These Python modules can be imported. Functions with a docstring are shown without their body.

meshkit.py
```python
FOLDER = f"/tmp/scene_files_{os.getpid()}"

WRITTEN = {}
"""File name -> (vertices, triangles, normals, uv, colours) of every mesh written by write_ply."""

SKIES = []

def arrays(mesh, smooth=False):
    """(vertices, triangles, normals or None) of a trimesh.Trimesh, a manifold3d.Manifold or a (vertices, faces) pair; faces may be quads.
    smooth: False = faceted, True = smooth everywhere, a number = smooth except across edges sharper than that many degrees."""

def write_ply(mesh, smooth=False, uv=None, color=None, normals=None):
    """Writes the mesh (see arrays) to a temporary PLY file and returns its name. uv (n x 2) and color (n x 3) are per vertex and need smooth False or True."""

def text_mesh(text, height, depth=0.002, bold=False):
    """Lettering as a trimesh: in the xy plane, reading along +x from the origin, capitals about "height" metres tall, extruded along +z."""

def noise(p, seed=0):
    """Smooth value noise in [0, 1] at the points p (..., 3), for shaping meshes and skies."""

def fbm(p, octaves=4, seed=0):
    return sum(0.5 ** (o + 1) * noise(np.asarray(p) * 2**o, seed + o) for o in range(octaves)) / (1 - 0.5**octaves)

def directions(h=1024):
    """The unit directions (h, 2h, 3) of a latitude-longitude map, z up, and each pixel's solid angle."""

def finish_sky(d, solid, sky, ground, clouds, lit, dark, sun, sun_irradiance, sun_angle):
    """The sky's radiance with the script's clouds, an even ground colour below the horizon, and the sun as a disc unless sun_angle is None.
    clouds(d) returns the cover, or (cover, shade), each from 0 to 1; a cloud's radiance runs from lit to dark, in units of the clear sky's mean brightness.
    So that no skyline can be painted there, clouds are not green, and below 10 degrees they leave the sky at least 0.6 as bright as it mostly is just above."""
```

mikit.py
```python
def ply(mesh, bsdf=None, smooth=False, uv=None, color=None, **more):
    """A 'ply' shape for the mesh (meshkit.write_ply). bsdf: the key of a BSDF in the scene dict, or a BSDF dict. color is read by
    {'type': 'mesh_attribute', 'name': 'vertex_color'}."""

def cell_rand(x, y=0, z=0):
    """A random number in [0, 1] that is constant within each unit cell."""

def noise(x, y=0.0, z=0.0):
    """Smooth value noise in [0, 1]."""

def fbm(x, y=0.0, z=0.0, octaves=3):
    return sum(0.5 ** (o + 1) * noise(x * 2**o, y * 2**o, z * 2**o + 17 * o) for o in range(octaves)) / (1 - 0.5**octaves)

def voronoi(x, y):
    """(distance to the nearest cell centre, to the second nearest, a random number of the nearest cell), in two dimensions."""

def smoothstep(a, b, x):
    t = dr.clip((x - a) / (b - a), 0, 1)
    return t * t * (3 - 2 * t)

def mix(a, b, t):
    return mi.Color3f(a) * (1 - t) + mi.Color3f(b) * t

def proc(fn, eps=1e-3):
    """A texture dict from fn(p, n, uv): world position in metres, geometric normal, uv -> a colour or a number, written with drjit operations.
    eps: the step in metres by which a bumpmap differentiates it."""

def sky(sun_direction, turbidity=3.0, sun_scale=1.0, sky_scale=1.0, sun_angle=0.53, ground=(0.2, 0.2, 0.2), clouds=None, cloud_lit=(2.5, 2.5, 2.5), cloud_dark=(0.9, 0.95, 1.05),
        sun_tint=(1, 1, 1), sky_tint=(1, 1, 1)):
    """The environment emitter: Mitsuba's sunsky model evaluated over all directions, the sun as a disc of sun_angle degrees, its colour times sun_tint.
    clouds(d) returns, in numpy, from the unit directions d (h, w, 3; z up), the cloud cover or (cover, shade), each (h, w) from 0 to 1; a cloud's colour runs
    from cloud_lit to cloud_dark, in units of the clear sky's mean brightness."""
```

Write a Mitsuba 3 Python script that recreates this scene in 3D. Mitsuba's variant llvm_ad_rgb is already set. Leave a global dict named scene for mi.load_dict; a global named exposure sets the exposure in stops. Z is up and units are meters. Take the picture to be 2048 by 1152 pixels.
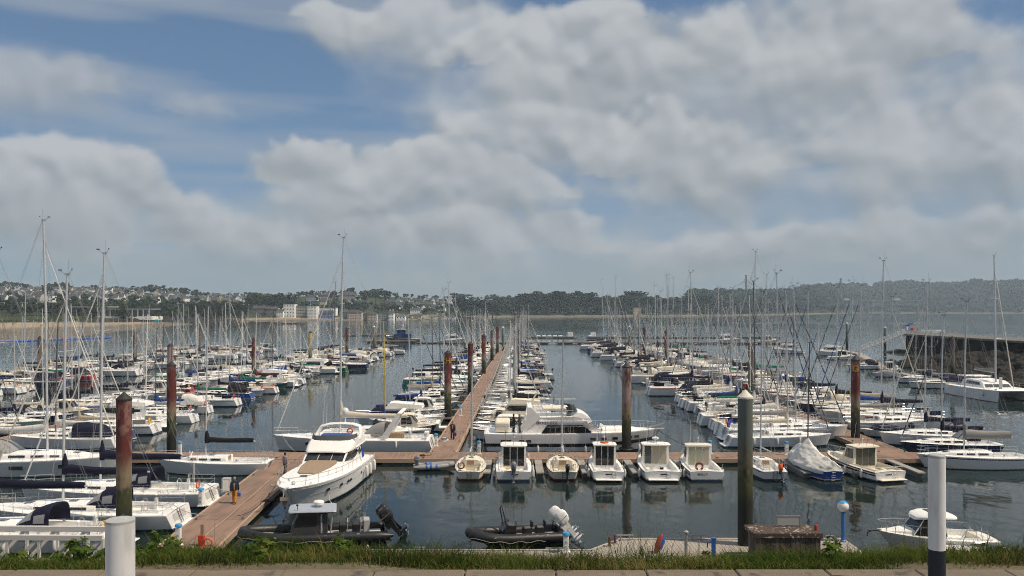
import math, random
import numpy as np
import drjit as dr
import mitsuba as mi
import mikit, meshkit
import trimesh
import manifold3d as m3
from mikit import proc, noise, fbm, voronoi, cell_rand, smoothstep, mix

T = mi.ScalarTransform4f
scene, labels = {}, {}
rng = random.Random(7)
nrg = np.random.default_rng(7)

# ------------------------------------------------------------------ camera, sky, exposure
EYE, FOC, HOR, MIDX = 13.3, 1671.0, 620.0, 1024.0      # eye height over the water, focal length, horizon row, centre column (2048 x 1152)
scene['camera'] = {'type': 'perspective', 'fov': math.degrees(2 * math.atan(1024 / FOC)), 'fov_axis': 'x',
                   'near_clip': 0.3, 'far_clip': 20000.0,
                   'principal_point_offset_y': -0.0382,
                   'to_world': T().look_at(origin=[0, 0, EYE], target=[0, 100, EYE], up=[0, 0, 1]),
                   'medium': {'type': 'ref', 'id': 'haze_air'}}
exposure = 1.15
SUN = (1.12, -0.37, 1.70)

def sky_clouds(d):
    x, y, z = d[..., 0], d[..., 1], d[..., 2]
    az = np.degrees(np.arctan2(x, y)); el = np.degrees(np.arcsin(np.clip(z, -1, 1)))
    P3 = lambda a, e, k: np.stack([a, e, a * 0 + k], -1)
    w1 = meshkit.fbm(P3(az / 5.0, el / 4.2, 11.3), 4, 3) - 0.5; w2 = meshkit.fbm(P3(az / 5.0, el / 4.2, 47.9), 4, 5) - 0.5
    a2, e2 = az + 2.6 * w1, el + 2.2 * w2
    bil = lambda a, e: meshkit.fbm(P3(a / 3.4, e / 3.0, 5.0), 6, 33)
    fine = bil(a2, e2); soft_ = lambda a, e: meshkit.fbm(P3(a / 3.4, e / 3.0, 5.0), 3, 33); light = np.clip((soft_(a2, e2) - soft_(a2 + 0.35, e2 + 0.75)) * 2.4, -0.45, 0.45)
    big = meshkit.fbm(P3(a2 / 14.0, e2 / 8.0, 0.0), 4, 21)
    cover, shade = np.zeros_like(az), np.full_like(az, 0.8)
    def over(c, s):
        nonlocal cover, shade
        s = np.clip(s, 0, 1); t = cover * (1 - c) + c
        shade = np.where(t > 1e-4, (shade * cover * (1 - c) + s * c) / np.maximum(t, 1e-4), s); cover = t
    # high broken layer everywhere else
    away = np.clip((np.maximum(np.abs(az) - 35, 0) / 6 + np.maximum(el - 21, 0) / 4), 0, 1)
    over(away * np.clip((0.45 * big + 0.55 * fine - 0.40) * 6, 0, 1), 0.42 - 1.3 * light + 0.5 * (big - 0.5))
    wisp = np.clip(meshkit.fbm(P3((az + el * 2.1) / 17.0, (el - az * 0.04) / 2.2, 9.0), 5, 61) - 0.43, 0, 1) * 1.6
    over(np.clip(wisp + 0.10, 0, 0.55), 0.45)
    streak = np.exp(-((el - (11.6 + (-az - 24) * 0.16)) / 0.75) ** 2) * np.clip((-az - 15) / 6, 0, 1) * 0.30
    over(streak * (0.5 + fine), 0.30)
    # heaps of cumulus: bearing, height, half widths above and below, strength, softness
    for a0, e0, ra, up, dn, k, soft in ((17.0, 11.5, 24.0, 9.5, 9.0, 0.72, 0.7), (2.0, 12.0, 13.0, 7.0, 7.0, 0.45, 0.8), (-8.0, 4.0, 32.0, 4.2, 5.0, 0.9, 0.8), (22.0, 3.5, 20.0, 3.0, 4.0, 0.6, 0.8), (-30.8, 13.0, 6.0, 2.6, 3.0, 0.62, 0.5), (-20.5, 12.2, 2.6, 1.8, 1.2, 0.45, 0.6), (26.5, 9.0, 11, 5.0, 7, 0.92, 0.5), (21.5, 15.4, 10.0, 6.5, 5.0, 0.95, 0.4), (-11.5, 18.4, 3.6, 1.7, 2.2, 0.9, 0.35), (-5.0, 18.0, 6.5, 3.5, 4.0, 0.85, 0.5),
                                        (4.3, 16.2, 10.0, 4.2, 5.0, 0.97, 0.30), (1.5, 11.5, 8.0, 2.4, 4.0, 0.85, 0.5), (11.5, 9.4, 9.0, 4.0, 4.0, 0.97, 0.32), (-0.8, 7.9, 6.0, 2.2, 2.8, 0.9, 0.35), (-10.2, 8.2, 10.2, 3.8, 3.4, 0.97, 0.22), (-28.6, 5.8, 8.5, 4.6, 4.0, 0.95, 0.28),
                                        (-17.0, 4.2, 7.0, 2.1, 2.5, 0.7, 0.4), (-4.5, 5.2, 9.0, 1.5, 2.5, 0.7, 0.4), (4.2, 5.8, 4.0, 1.4, 1.8, 0.8, 0.35), (16.0, 3.9, 8.0, 1.6, 2.0, 0.75, 0.35), (28.0, 4.5, 7, 2.0, 2.5, 0.7, 0.5)):
        da, de = (a2 - a0) / ra, e2 - e0
        r = np.sqrt(da ** 2 + (np.where(de > 0, de / up, de / dn)) ** 2) - 0.95 * (fine - 0.5)
        c = np.clip((1.0 - r) / np.where(de > 0, soft * 0.7, soft + 0.4), 0, 1); c = c * c * (3 - 2 * c)
        h = np.clip(0.5 - 0.55 * de / (0.5 * (up + dn)), 0, 1)
        over(k * c * (1 - 0.9 * away), 0.04 + 0.85 * h - 0.95 * light * (1 - 0.4 * h) + 0.5 * (big - 0.5))
    hz = np.exp(-np.maximum(el, 0) / 2.6)
    over(0.85 * hz, 0.92 + 0 * hz)
    return cover, shade

scene['sky'] = mikit.sky(SUN, turbidity=3.0, sun_scale=1.2, sky_scale=1.05, clouds=sky_clouds, sun_tint=(1.0, 1.0, 0.985), sky_tint=(0.80, 0.99, 1.04),
                         cloud_lit=(2.66, 2.78, 2.90), cloud_dark=(1.38, 1.57, 1.75), ground=(0.05, 0.06, 0.07))
scene['haze_air'] = {'type': 'homogeneous', 'albedo': {'type': 'rgb', 'value': [0.70, 0.86, 1.0]}, 'sigma_t': 1.35e-4}
scene['haze'] = {'type': 'cube', 'to_world': T().translate([0, 2300, 97.0]).scale([6500, 3900, 103.0]),
                 'bsdf': {'type': 'null'}, 'interior': {'type': 'ref', 'id': 'haze_air'}}
labels['haze'] = {'label': 'thin pale sea haze over the whole harbour', 'category': 'haze', 'kind': 'stuff'}

# ------------------------------------------------------------------ helpers
def px(u, v, z=0.0):
    """a point of the place from where the photograph shows it at height z: (x, y)"""
    y = (EYE - z) * FOC / (v - HOR)
    return (u - MIDX) * y / FOC, y
def pxy(u, y):
    return (u - MIDX) * y / FOC
def pz(v, y):
    return EYE - (v - HOR) * y / FOC

class MB:
    """collects pieces of one mesh"""
    def __init__(s): s.v, s.f, s.n = [], [], 0
    def add(s, v, f):
        v = np.asarray(v, float).reshape(-1, 3); f = np.asarray(f, int)
        if f.shape[1] == 4: f = np.vstack([f[:, [0, 1, 2]], f[:, [0, 2, 3]]])
        s.v.append(v); s.f.append(f + s.n); s.n += len(v); return s
    def mesh(s): return (np.vstack(s.v), np.vstack(s.f))
    def put(s, m, mat=None):
        v, f = m
        if mat is not None: v = np.asarray(v) @ mat[:3, :3].T + mat[:3, 3]
        return s.add(v, f)
    def box(s, c, d, rz=0.0, ry=0.0, taper=1.0):
        x, y, z = np.array(d) / 2
        v = np.array([[-x, -y, -z], [x, -y, -z], [x, y, -z], [-x, y, -z], [-x * taper, -y * taper, z], [x * taper, -y * taper, z], [x * taper, y * taper, z], [-x * taper, y * taper, z]])
        if ry: v = v @ np.array([[math.cos(ry), 0, -math.sin(ry)], [0, 1, 0], [math.sin(ry), 0, math.cos(ry)]])
        if rz: v = v @ np.array([[math.cos(rz), math.sin(rz), 0], [-math.sin(rz), math.cos(rz), 0], [0, 0, 1]])
        return s.add(v + np.array(c), [[0, 3, 2, 1], [4, 5, 6, 7], [0, 1, 5, 4], [1, 2, 6, 5], [2, 3, 7, 6], [3, 0, 4, 7]])
    def beam(s, p, q, w, h):
        """a bar of rectangular section from p to q"""
        p, q = np.array(p, float), np.array(q, float); t = (q - p) / (np.linalg.norm(q - p) + 1e-9)
        a = np.cross(t, [0, 0, 1.0]); a = a / np.linalg.norm(a) if np.linalg.norm(a) > 1e-6 else np.array([1.0, 0, 0])
        b = np.cross(a, t); k = [a * sx * w / 2 + b * sz * h / 2 for sx, sz in ((-1, -1), (1, -1), (1, 1), (-1, 1))]
        return s.add([p + o for o in k] + [q + o for o in k], [[0, 1, 2, 3], [7, 6, 5, 4], [0, 4, 5, 1], [1, 5, 6, 2], [2, 6, 7, 3], [3, 7, 4, 0]])
    def tube(s, pts, r, n=6, cap=True, flat=1.0):
        p = np.asarray(pts, float); m = len(p)
        r = np.broadcast_to(np.asarray(r, float), (m,))
        t = np.gradient(p, axis=0); t /= np.linalg.norm(t, axis=1, keepdims=True) + 1e-12
        ref = np.array([0, 0, 1.0]) if abs(t[:, 2]).mean() < 0.8 else np.array([0, 1.0, 0])
        a = np.cross(t, ref); a /= np.linalg.norm(a, axis=1, keepdims=True) + 1e-12
        b = np.cross(t, a); an = np.arange(n) * 2 * np.pi / n
        v = p[:, None] + r[:, None, None] * (np.cos(an)[None, :, None] * a[:, None] * flat + np.sin(an)[None, :, None] * b[:, None])
        return s.loft(v, cap, cap)
    def loft(s, secs, cap0=False, cap1=False, closed=True):
        v = np.asarray(secs, float); m, n = v.shape[:2]
        k = n if closed else n - 1
        i, j = np.meshgrid(np.arange(m - 1), np.arange(k), indexing='ij'); i, j = i.ravel(), j.ravel(); jn = (j + 1) % n
        q = np.stack([i * n + j, i * n + jn, (i + 1) * n + jn, (i + 1) * n + j], 1)
        s.add(v.reshape(-1, 3), q)
        for on, ring, fl in ((cap0, v[0], 1), (cap1, v[-1], 0)):
            if on:
                a = np.arange(n); b = (a + 1) % n
                f = np.stack([a, b, a * 0 + n], 1)
                s.add(np.vstack([ring, ring.mean(0)]), f[:, ::-1] if fl else f)
        return s
    def ell(s, c, r, nu=10, nv=7, lo=-90, hi=90):
        r = np.broadcast_to(np.asarray(r, float), (3,))
        th = np.radians(np.linspace(lo, hi, nv)); ph = np.arange(nu) * 2 * np.pi / nu
        v = np.stack([np.cos(th)[:, None] * np.cos(ph) * r[0] + c[0], np.cos(th)[:, None] * np.sin(ph) * r[1] + c[1], (np.sin(th)[:, None] + 0 * ph) * r[2] + c[2]], -1)
        return s.loft(v, lo > -89, hi < 89)
    def lathe(s, prof, c=(0, 0, 0), n=16, cap=True):
        ph = np.arange(n) * 2 * np.pi / n
        v = np.array([[[r * math.cos(a) + c[0], r * math.sin(a) + c[1], z + c[2]] for a in ph] for r, z in prof])
        return s.loft(v, cap, cap)
    def prism(s, poly, y0, y1, squeeze=None, axis='y'):
        """polygon in x,z drawn out along y; squeeze(x, z) scales the half width there"""
        poly = np.asarray(poly, float)
        tri = trimesh.creation.triangulate_polygon(__import__('shapely').Polygon(poly), engine='earcut')
        tv, tf = np.asarray(tri[0]), np.asarray(tri[1])
        k = (lambda a, b: 1.0) if squeeze is None else squeeze
        mid = (y0 + y1) / 2
        def side(p, y): return np.array([[a, mid + (y - mid) * k(a, b), b] for a, b in p])
        s.add(side(tv, y0), tf); s.add(side(tv, y1), tf[:, ::-1])
        m = len(poly); a = np.arange(m); b = (a + 1) % m
        va = np.vstack([side(poly, y0), side(poly, y1)])
        area = 0.5 * np.sum(poly[:, 0] * np.roll(poly[:, 1], -1) - np.roll(poly[:, 0], -1) * poly[:, 1])
        q = np.stack([a, b, b + m, a + m], 1)
        return s.add(va, q if area > 0 else q[:, ::-1])
    def torus(s, c, R, r, n=16, m=6, axis='z', a0=0.0, a1=360.0):
        full = a1 - a0 >= 359.9
        ang = np.radians(np.linspace(a0, a1, n, endpoint=not full))
        ring = np.stack([np.cos(ang), np.sin(ang), ang * 0], -1)
        ph = np.arange(m) * 2 * np.pi / m
        v = ring[:, None] * (R + r * np.cos(ph))[None, :, None] + np.array([0, 0, 1.0]) * (r * np.sin(ph))[None, :, None]
        if axis == 'x': v = v[..., [2, 0, 1]]
        if axis == 'y': v = v[..., [0, 2, 1]]
        v = v + np.array(c)
        if full: v = np.concatenate([v, v[:1]])
        return s.loft(v, not full, not full)

def hullpts(pts):
    h = trimesh.convex.convex_hull(np.asarray(pts, float)); return (np.asarray(h.vertices), np.asarray(h.faces))
def cbox(c, d, ch=0.03, top=1.0):
    """a box with chamfered edges"""
    x, y, z = np.array(d) / 2; p = []
    for a in (-1, 1):
        for b in (-1, 1):
            for e in (-1, 1):
                k = top if e > 0 else 1.0
                p += [[a * (x * k - ch), b * (y * k - ch), e * z], [a * x * k, b * (y * k - ch), e * (z - ch)], [a * (x * k - ch), b * y * k, e * (z - ch)]]
    return hullpts(np.array(p) + np.array(c))
def rotm(rz=0.0, t=(0, 0, 0), rx=0.0, ry=0.0, s=1.0):
    cz, sz, cx, sx, cy, sy = math.cos(rz), math.sin(rz), math.cos(rx), math.sin(rx), math.cos(ry), math.sin(ry)
    m = np.eye(4)
    m[:3, :3] = np.array([[cz, -sz, 0], [sz, cz, 0], [0, 0, 1]]) @ np.array([[cy, 0, sy], [0, 1, 0], [-sy, 0, cy]]) @ np.array([[1, 0, 0], [0, cx, -sx], [0, sx, cx]]) * s
    m[:3, 3] = t; return m

used = {}
def fresh(name):
    n = used.get(name, 0); used[name] = n + 1
    return name if n == 0 else f'{name}_{n:03d}'
def tag(key, label=None, cat=None, group=None, kind=None):
    d = labels.setdefault(key, {})
    for a, b in (('label', label), ('category', cat), ('group', group), ('kind', kind)):
        if b: d[a] = b
    return key
def thing(name, label, cat, group=None):
    return tag(fresh(name), label, cat, group)
def shape(mb, bsdf, smooth=False):
    return mikit.ply(mb.mesh() if isinstance(mb, MB) else mb, bsdf, smooth=smooth)
def put(key, name, sh, mat=None, bsdf=None, label=None):
    """one part under key"""
    k = fresh(f'{key}__{name}')
    e = dict(sh)
    if mat is not None: e['to_world'] = T(np.asarray(mat).tolist())
    if bsdf: e['bsdf'] = {'type': 'ref', 'id': bsdf}
    scene[k] = e
    if label: labels[k] = {'label': label}
    return k
def solo(name, sh, label, cat, group=None, kind=None, mat=None):
    k = fresh(name); e = dict(sh)
    if mat is not None: e['to_world'] = T(np.asarray(mat).tolist())
    scene[k] = e
    return tag(k, label, cat, group, kind)

# ------------------------------------------------------------------ materials
def mat(key, color, rough=0.5, metallic=0.0, spec=0.5, coat=0.0, two=True, **more):
    b = {'type': 'principled', 'base_color': color if isinstance(color, dict) else {'type': 'rgb', 'value': list(color)}, 'roughness': rough, 'metallic': metallic, 'specular': spec, **more}
    if coat: b['clearcoat'] = coat; b['clearcoat_gloss'] = 0.9
    scene[key] = {'type': 'twosided', 'bsdf': b} if two else b
    return key

def hull_fn(paint, boot, bottom, z1=0.09, z2=0.17):
    def fn(p, n, uv):
        c = mix(paint, (0.42, 0.40, 0.33), 0.35 * smoothstep(0.55, 0.0, p.z) * fbm(p.x * 1.3, p.y * 1.3, p.z * 0.7, 2))
        c = dr.select(p.z < z2, mi.Color3f(boot), c)
        return dr.select(p.z < z1, mi.Color3f(bottom), c)
    return proc(fn)
mat('hull_white', hull_fn((0.68, 0.69, 0.70), (0.03, 0.06, 0.16), (0.03, 0.035, 0.05)), 0.22, coat=0.4)
mat('hull_cream', hull_fn((0.70, 0.67, 0.58), (0.25, 0.03, 0.03), (0.05, 0.02, 0.02)), 0.25, coat=0.3)
mat('hull_plain', hull_fn((0.66, 0.68, 0.69), (0.50, 0.52, 0.53), (0.02, 0.025, 0.03), 0.06, 0.1), 0.22, coat=0.4)
mat('hull_blue', hull_fn((0.015, 0.06, 0.30), (0.6, 0.6, 0.6), (0.02, 0.02, 0.03)), 0.2, coat=0.6)
mat('hull_navy', hull_fn((0.025, 0.035, 0.085), (0.6, 0.6, 0.6), (0.02, 0.02, 0.03)), 0.2, coat=0.6)
mat('hull_red', hull_fn((0.36, 0.025, 0.035), (0.65, 0.65, 0.65), (0.02, 0.02, 0.03)), 0.2, coat=0.6)
mat('hull_teal', hull_fn((0.01, 0.32, 0.33), (0.6, 0.6, 0.6), (0.02, 0.02, 0.03)), 0.2, coat=0.6)
mat('hull_green', hull_fn((0.02, 0.13, 0.07), (0.6, 0.6, 0.6), (0.02, 0.02, 0.03)), 0.2, coat=0.6)
def gel_fn(p, n, uv):
    g = fbm(p.x * 0.9, p.y * 0.9, p.z * 0.9 + 3, 3)
    return mix((0.78, 0.78, 0.76), (0.60, 0.59, 0.54), smoothstep(0.45, 0.8, g) * 0.6)
mat('deck_white', proc(gel_fn), 0.42)
mat('deck_cream', (0.66, 0.62, 0.52), 0.5)
mat('deck_grey', (0.42, 0.43, 0.44), 0.6)
mat('gel_gloss', (0.80, 0.80, 0.79), 0.18, coat=0.5)
mat('teak', (0.30, 0.20, 0.12), 0.65)
mat('tan_pad', (0.27, 0.20, 0.145), 0.75)
mat('glass_dark', (0.012, 0.014, 0.018), 0.06, spec=0.8)
mat('glass_grey', (0.07, 0.08, 0.085), 0.08, spec=0.8)
mat('vinyl_clear', (0.26, 0.27, 0.29), 0.2, spec=0.6)
mat('alu', (0.58, 0.60, 0.63), 0.38, metallic=0.35)
mat('alu_dark', (0.10, 0.10, 0.11), 0.4, metallic=0.3)
mat('alu_yellow', (0.50, 0.38, 0.08), 0.5)
mat('steel', (0.68, 0.69, 0.70), 0.2, metallic=0.95)
mat('wire', (0.30, 0.31, 0.33), 0.4, metallic=0.3)
for k, c in dict(canvas_navy=(0.008, 0.010, 0.030), canvas_blue=(0.012, 0.055, 0.24), canvas_black=(0.014, 0.014, 0.018), canvas_white=(0.62, 0.62, 0.60), canvas_grey=(0.25, 0.25, 0.245),
                 canvas_green=(0.015, 0.15, 0.10), canvas_red=(0.25, 0.03, 0.035), canvas_tan=(0.42, 0.36, 0.27), canvas_wine=(0.10, 0.02, 0.03)).items():
    mat(k, c, 0.8, spec=0.3)
mat('sail_white', (0.68, 0.68, 0.66), 0.6)
mat('sail_ecru', (0.60, 0.56, 0.47), 0.7)
def furl_fn(p, n, uv):
    s = p.z * 0.8 + 0.35 * dr.atan2(n.y, n.x) / math.pi
    t = s - dr.floor(s)
    return mix((0.014, 0.016, 0.03), (0.5, 0.5, 0.5), dr.select(t < 0.13, 1.0, 0.0))
mat('sail_spiral', proc(furl_fn), 0.7)
mat('rubber_black', (0.018, 0.018, 0.02), 0.5)
mat('rubber_grey', (0.30, 0.31, 0.32), 0.5)
mat('hypalon', (0.013, 0.014, 0.017), 0.45)
mat('plastic_white', (0.74, 0.74, 0.72), 0.4)
mat('plastic_grey', (0.36, 0.37, 0.38), 0.45)
mat('engine_black', (0.012, 0.012, 0.014), 0.15, coat=0.8)
mat('engine_white', (0.70, 0.71, 0.73), 0.2, coat=0.6)
mat('engine_grey', (0.17, 0.18, 0.20), 0.3)
mat('orange', (0.62, 0.10, 0.02), 0.5)
mat('red', (0.50, 0.02, 0.015), 0.4)
mat('yellow', (0.70, 0.42, 0.02), 0.5)
mat('blue_paint', (0.03, 0.11, 0.42), 0.35)
mat('sky_paint', (0.06, 0.30, 0.62), 0.35)
mat('navy_paint', (0.006, 0.011, 0.026), 0.4)
mat('rope', (0.36, 0.34, 0.30), 0.9)
mat('rope_dark', (0.03, 0.03, 0.035), 0.9)
mat('float_grey', (0.14, 0.145, 0.15), 0.8)
# ------------------------------------------------------------------ the setting: water, land, promenade
def water_bump(p, n, uv):
    calm = 0.45 + 0.9 * smoothstep(0.35, 0.7, fbm(p.x * 0.02, p.y * 0.012, 4.0, 2))
    a = noise(p.x * 1.1 + 0.4 * p.y, p.y * 0.9, 1.0) * 0.020
    b = noise(p.x * 2.9 - 0.8 * p.y, p.y * 2.4, 2.0) * 0.0048
    c = noise(p.x * 6.3, p.y * 5.1, 3.0) * 0.0012
    return (a + b + c) * calm + noise(p.x * 0.27, p.y * 0.21, 7.0) * 0.03
def water_col(p, n, uv):
    return mix((0.005, 0.012, 0.012), (0.009, 0.018, 0.017), fbm(p.x * 0.01, p.y * 0.006, 0.0, 2))
scene['water_material'] = {'type': 'bumpmap', 'arbitrary': proc(water_bump, eps=0.03), 'scale': 1.0,
                           'bsdf': {'type': 'principled', 'base_color': proc(water_col), 'roughness': 0.06, 'eta': 1.33}}
wm = MB(); wm.add([[-9000, -200, 0], [9000, -200, 0], [9000, 9000, 0], [-9000, 9000, 0]], [[0, 1, 2, 3]])
solo('water', shape(wm, 'water_material'), 'dark rippled harbour water with boats moored on it', 'water', kind='structure')

# land: shore distance and ridge by bearing (x / y), all in metres
BR = np.array([-2.0, -1.2, -0.613, -0.52, -0.45, -0.373, -0.30, -0.24, -0.19, -0.10, 0.0, 0.10, 0.20, 0.31, 0.42, 0.50, 0.613, 1.2, 2.0])
SH = np.array([250, 270, 330, 410, 560, 800, 960, 980, 1040, 1240, 1420, 1520, 1580, 2000, 3120, 3130, 3100, 3000, 2900.0])   # water's edge
BL = np.array([480, 500, 620, 680, 740, 900, 1020, 1050, 1090, 1290, 1460, 1550, 1620, 2060, 3170, 3190, 3160, 3100, 3000.0])   # where the built land begins
RD = np.array([1500, 1500, 1600, 1600, 1600, 1650, 1700, 1650, 1650, 1900, 2100, 2100, 2200, 2900, 4100, 4050, 4000, 4000, 4000.0])   # ridge distance
RV = np.array([584, 584, 579, 581, 584, 594, 597, 592, 590, 598, 603, 603, 600, 594, 583, 576, 570, 570, 570.0])                 # ridge elevation seen from the quay
def land(x, y):
    x, y = np.asarray(x, float), np.asarray(y, float)
    q = x / np.maximum(y, 1.0)
    d = np.interp(q, BR, SH), np.interp(q, BR, BL), np.interp(q, BR, RD)
    top = (HOR - np.interp(q, BR, RV)) * d[2] / FOC + EYE
    beach = np.clip((y - d[0]) / (d[1] - d[0]), -1, 1)
    s = np.clip((y - d[1]) / (d[2] - d[1]), 0, 1)
    h = np.where(beach < 1, beach * 3.0, 3.0 + 2.5 * np.clip((y - d[1]) / 25, 0, 1)) + (top - 5.5) * (0.75 * s + 0.25 * s * s * (3 - 2 * s))
    h = h + np.where(s > 0, 5.0 * (meshkit.fbm(np.stack([x / 170, y / 170, x * 0], -1), 3, 4) - 0.5) * np.minimum(1, s * 6), 0.0)
    return np.where(y > d[2], top + (h - top) * 0.2 - (y - d[2]) * 0.006, h)
def land_col(p, n, uv):
    g = fbm(p.x / 45, p.y / 45, 0.0, 3); f2 = fbm(p.x / 9, p.y / 9, 3.0, 2)
    green = mix((0.014, 0.024, 0.013), (0.040, 0.050, 0.025), smoothstep(0.3, 0.75, g * 0.6 + f2 * 0.4))
    sand = mix((0.235, 0.195, 0.145), (0.19, 0.16, 0.125), fbm(p.x / 20, p.y / 60, 1.0, 3))
    wet = mix((0.13, 0.115, 0.10), (0.075, 0.07, 0.06), fbm(p.x / 30, p.y / 12, 5.0, 3))
    sand = mix((0.16, 0.145, 0.12), sand, smoothstep(-60.0, -190.0, p.x + p.y * 0.02))
    beach = mix(wet, sand, smoothstep(1.8, 2.5, p.z + 0.5 * fbm(p.x / 14, p.y / 14, 2.0, 2)))
    return mix(beach, green, smoothstep(3.2, 4.2, p.z + 0.9 * (fbm(p.x / 8, p.y / 8, 8.0, 2) - 0.5)))
mat('land_material', proc(land_col), 0.95, spec=0.1)
qs = np.unique(np.concatenate([np.linspace(-1.8, -0.63, 14), np.linspace(-0.63, 0.63, 190), np.linspace(0.63, 1.8, 14)]))
rows = []
for k in np.concatenate([np.linspace(-0.25, 1.0, 14), 1 + np.linspace(0.015, 1.0, 46), 2 + np.array([0.05, 0.12, 0.25, 0.5, 1.0])]):
    sh, bl, rd = np.interp(qs, BR, SH), np.interp(qs, BR, BL), np.interp(qs, BR, RD)
    yy = np.where(k <= 1, sh + (bl - sh) * k, np.where(k <= 2, bl + (rd - bl) * (k - 1), rd + (k - 2) * 2200))
    rows.append(np.stack([qs * yy, yy, land(qs * yy, yy)], -1))
lm = MB(); lm.loft(np.array(rows)[:, ::-1], closed=False)
solo('terrain', shape(lm, 'land_material', True), 'sandy beach and green hillside across the bay', 'terrain', kind='structure')
# ------------------------------------------------------------------ pontoons, piles, breakwater pier
def brown_fn(p, n, uv):
    g = fbm(p.x * 0.5, p.y * 0.5, 1.0, 3); l = noise(p.x * 9.0, p.y * 0.6, 2.0)
    return mix((0.235, 0.155, 0.118), (0.155, 0.112, 0.092), smoothstep(0.3, 0.75, 0.6 * g + 0.4 * l))
mat('pontoon_brown', proc(brown_fn), 0.8)
mat('edge_timber', (0.34, 0.25, 0.19), 0.75)
mat('pontoon_grey', (0.26, 0.25, 0.235), 0.85)
def plank_fn(p, n, uv):
    r = cell_rand(p.x * 1.3 + p.y * 1.9, p.y * 0.2, 1.0)
    return mix((0.35, 0.32, 0.285), (0.24, 0.22, 0.20), fbm(p.x * 2.2, p.y * 2.2, 0.5, 3) * 0.7 + r * 0.3)
mat('plank_grey', proc(plank_fn), 0.85)
def wood_dark_fn(p, n, uv):
    return mix((0.045, 0.036, 0.030), (0.125, 0.10, 0.08), smoothstep(0.35, 0.8, fbm(p.x * 6, p.y * 6, p.z * 0.8, 3)))
mat('wood_dark', proc(wood_dark_fn), 0.85)

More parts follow.
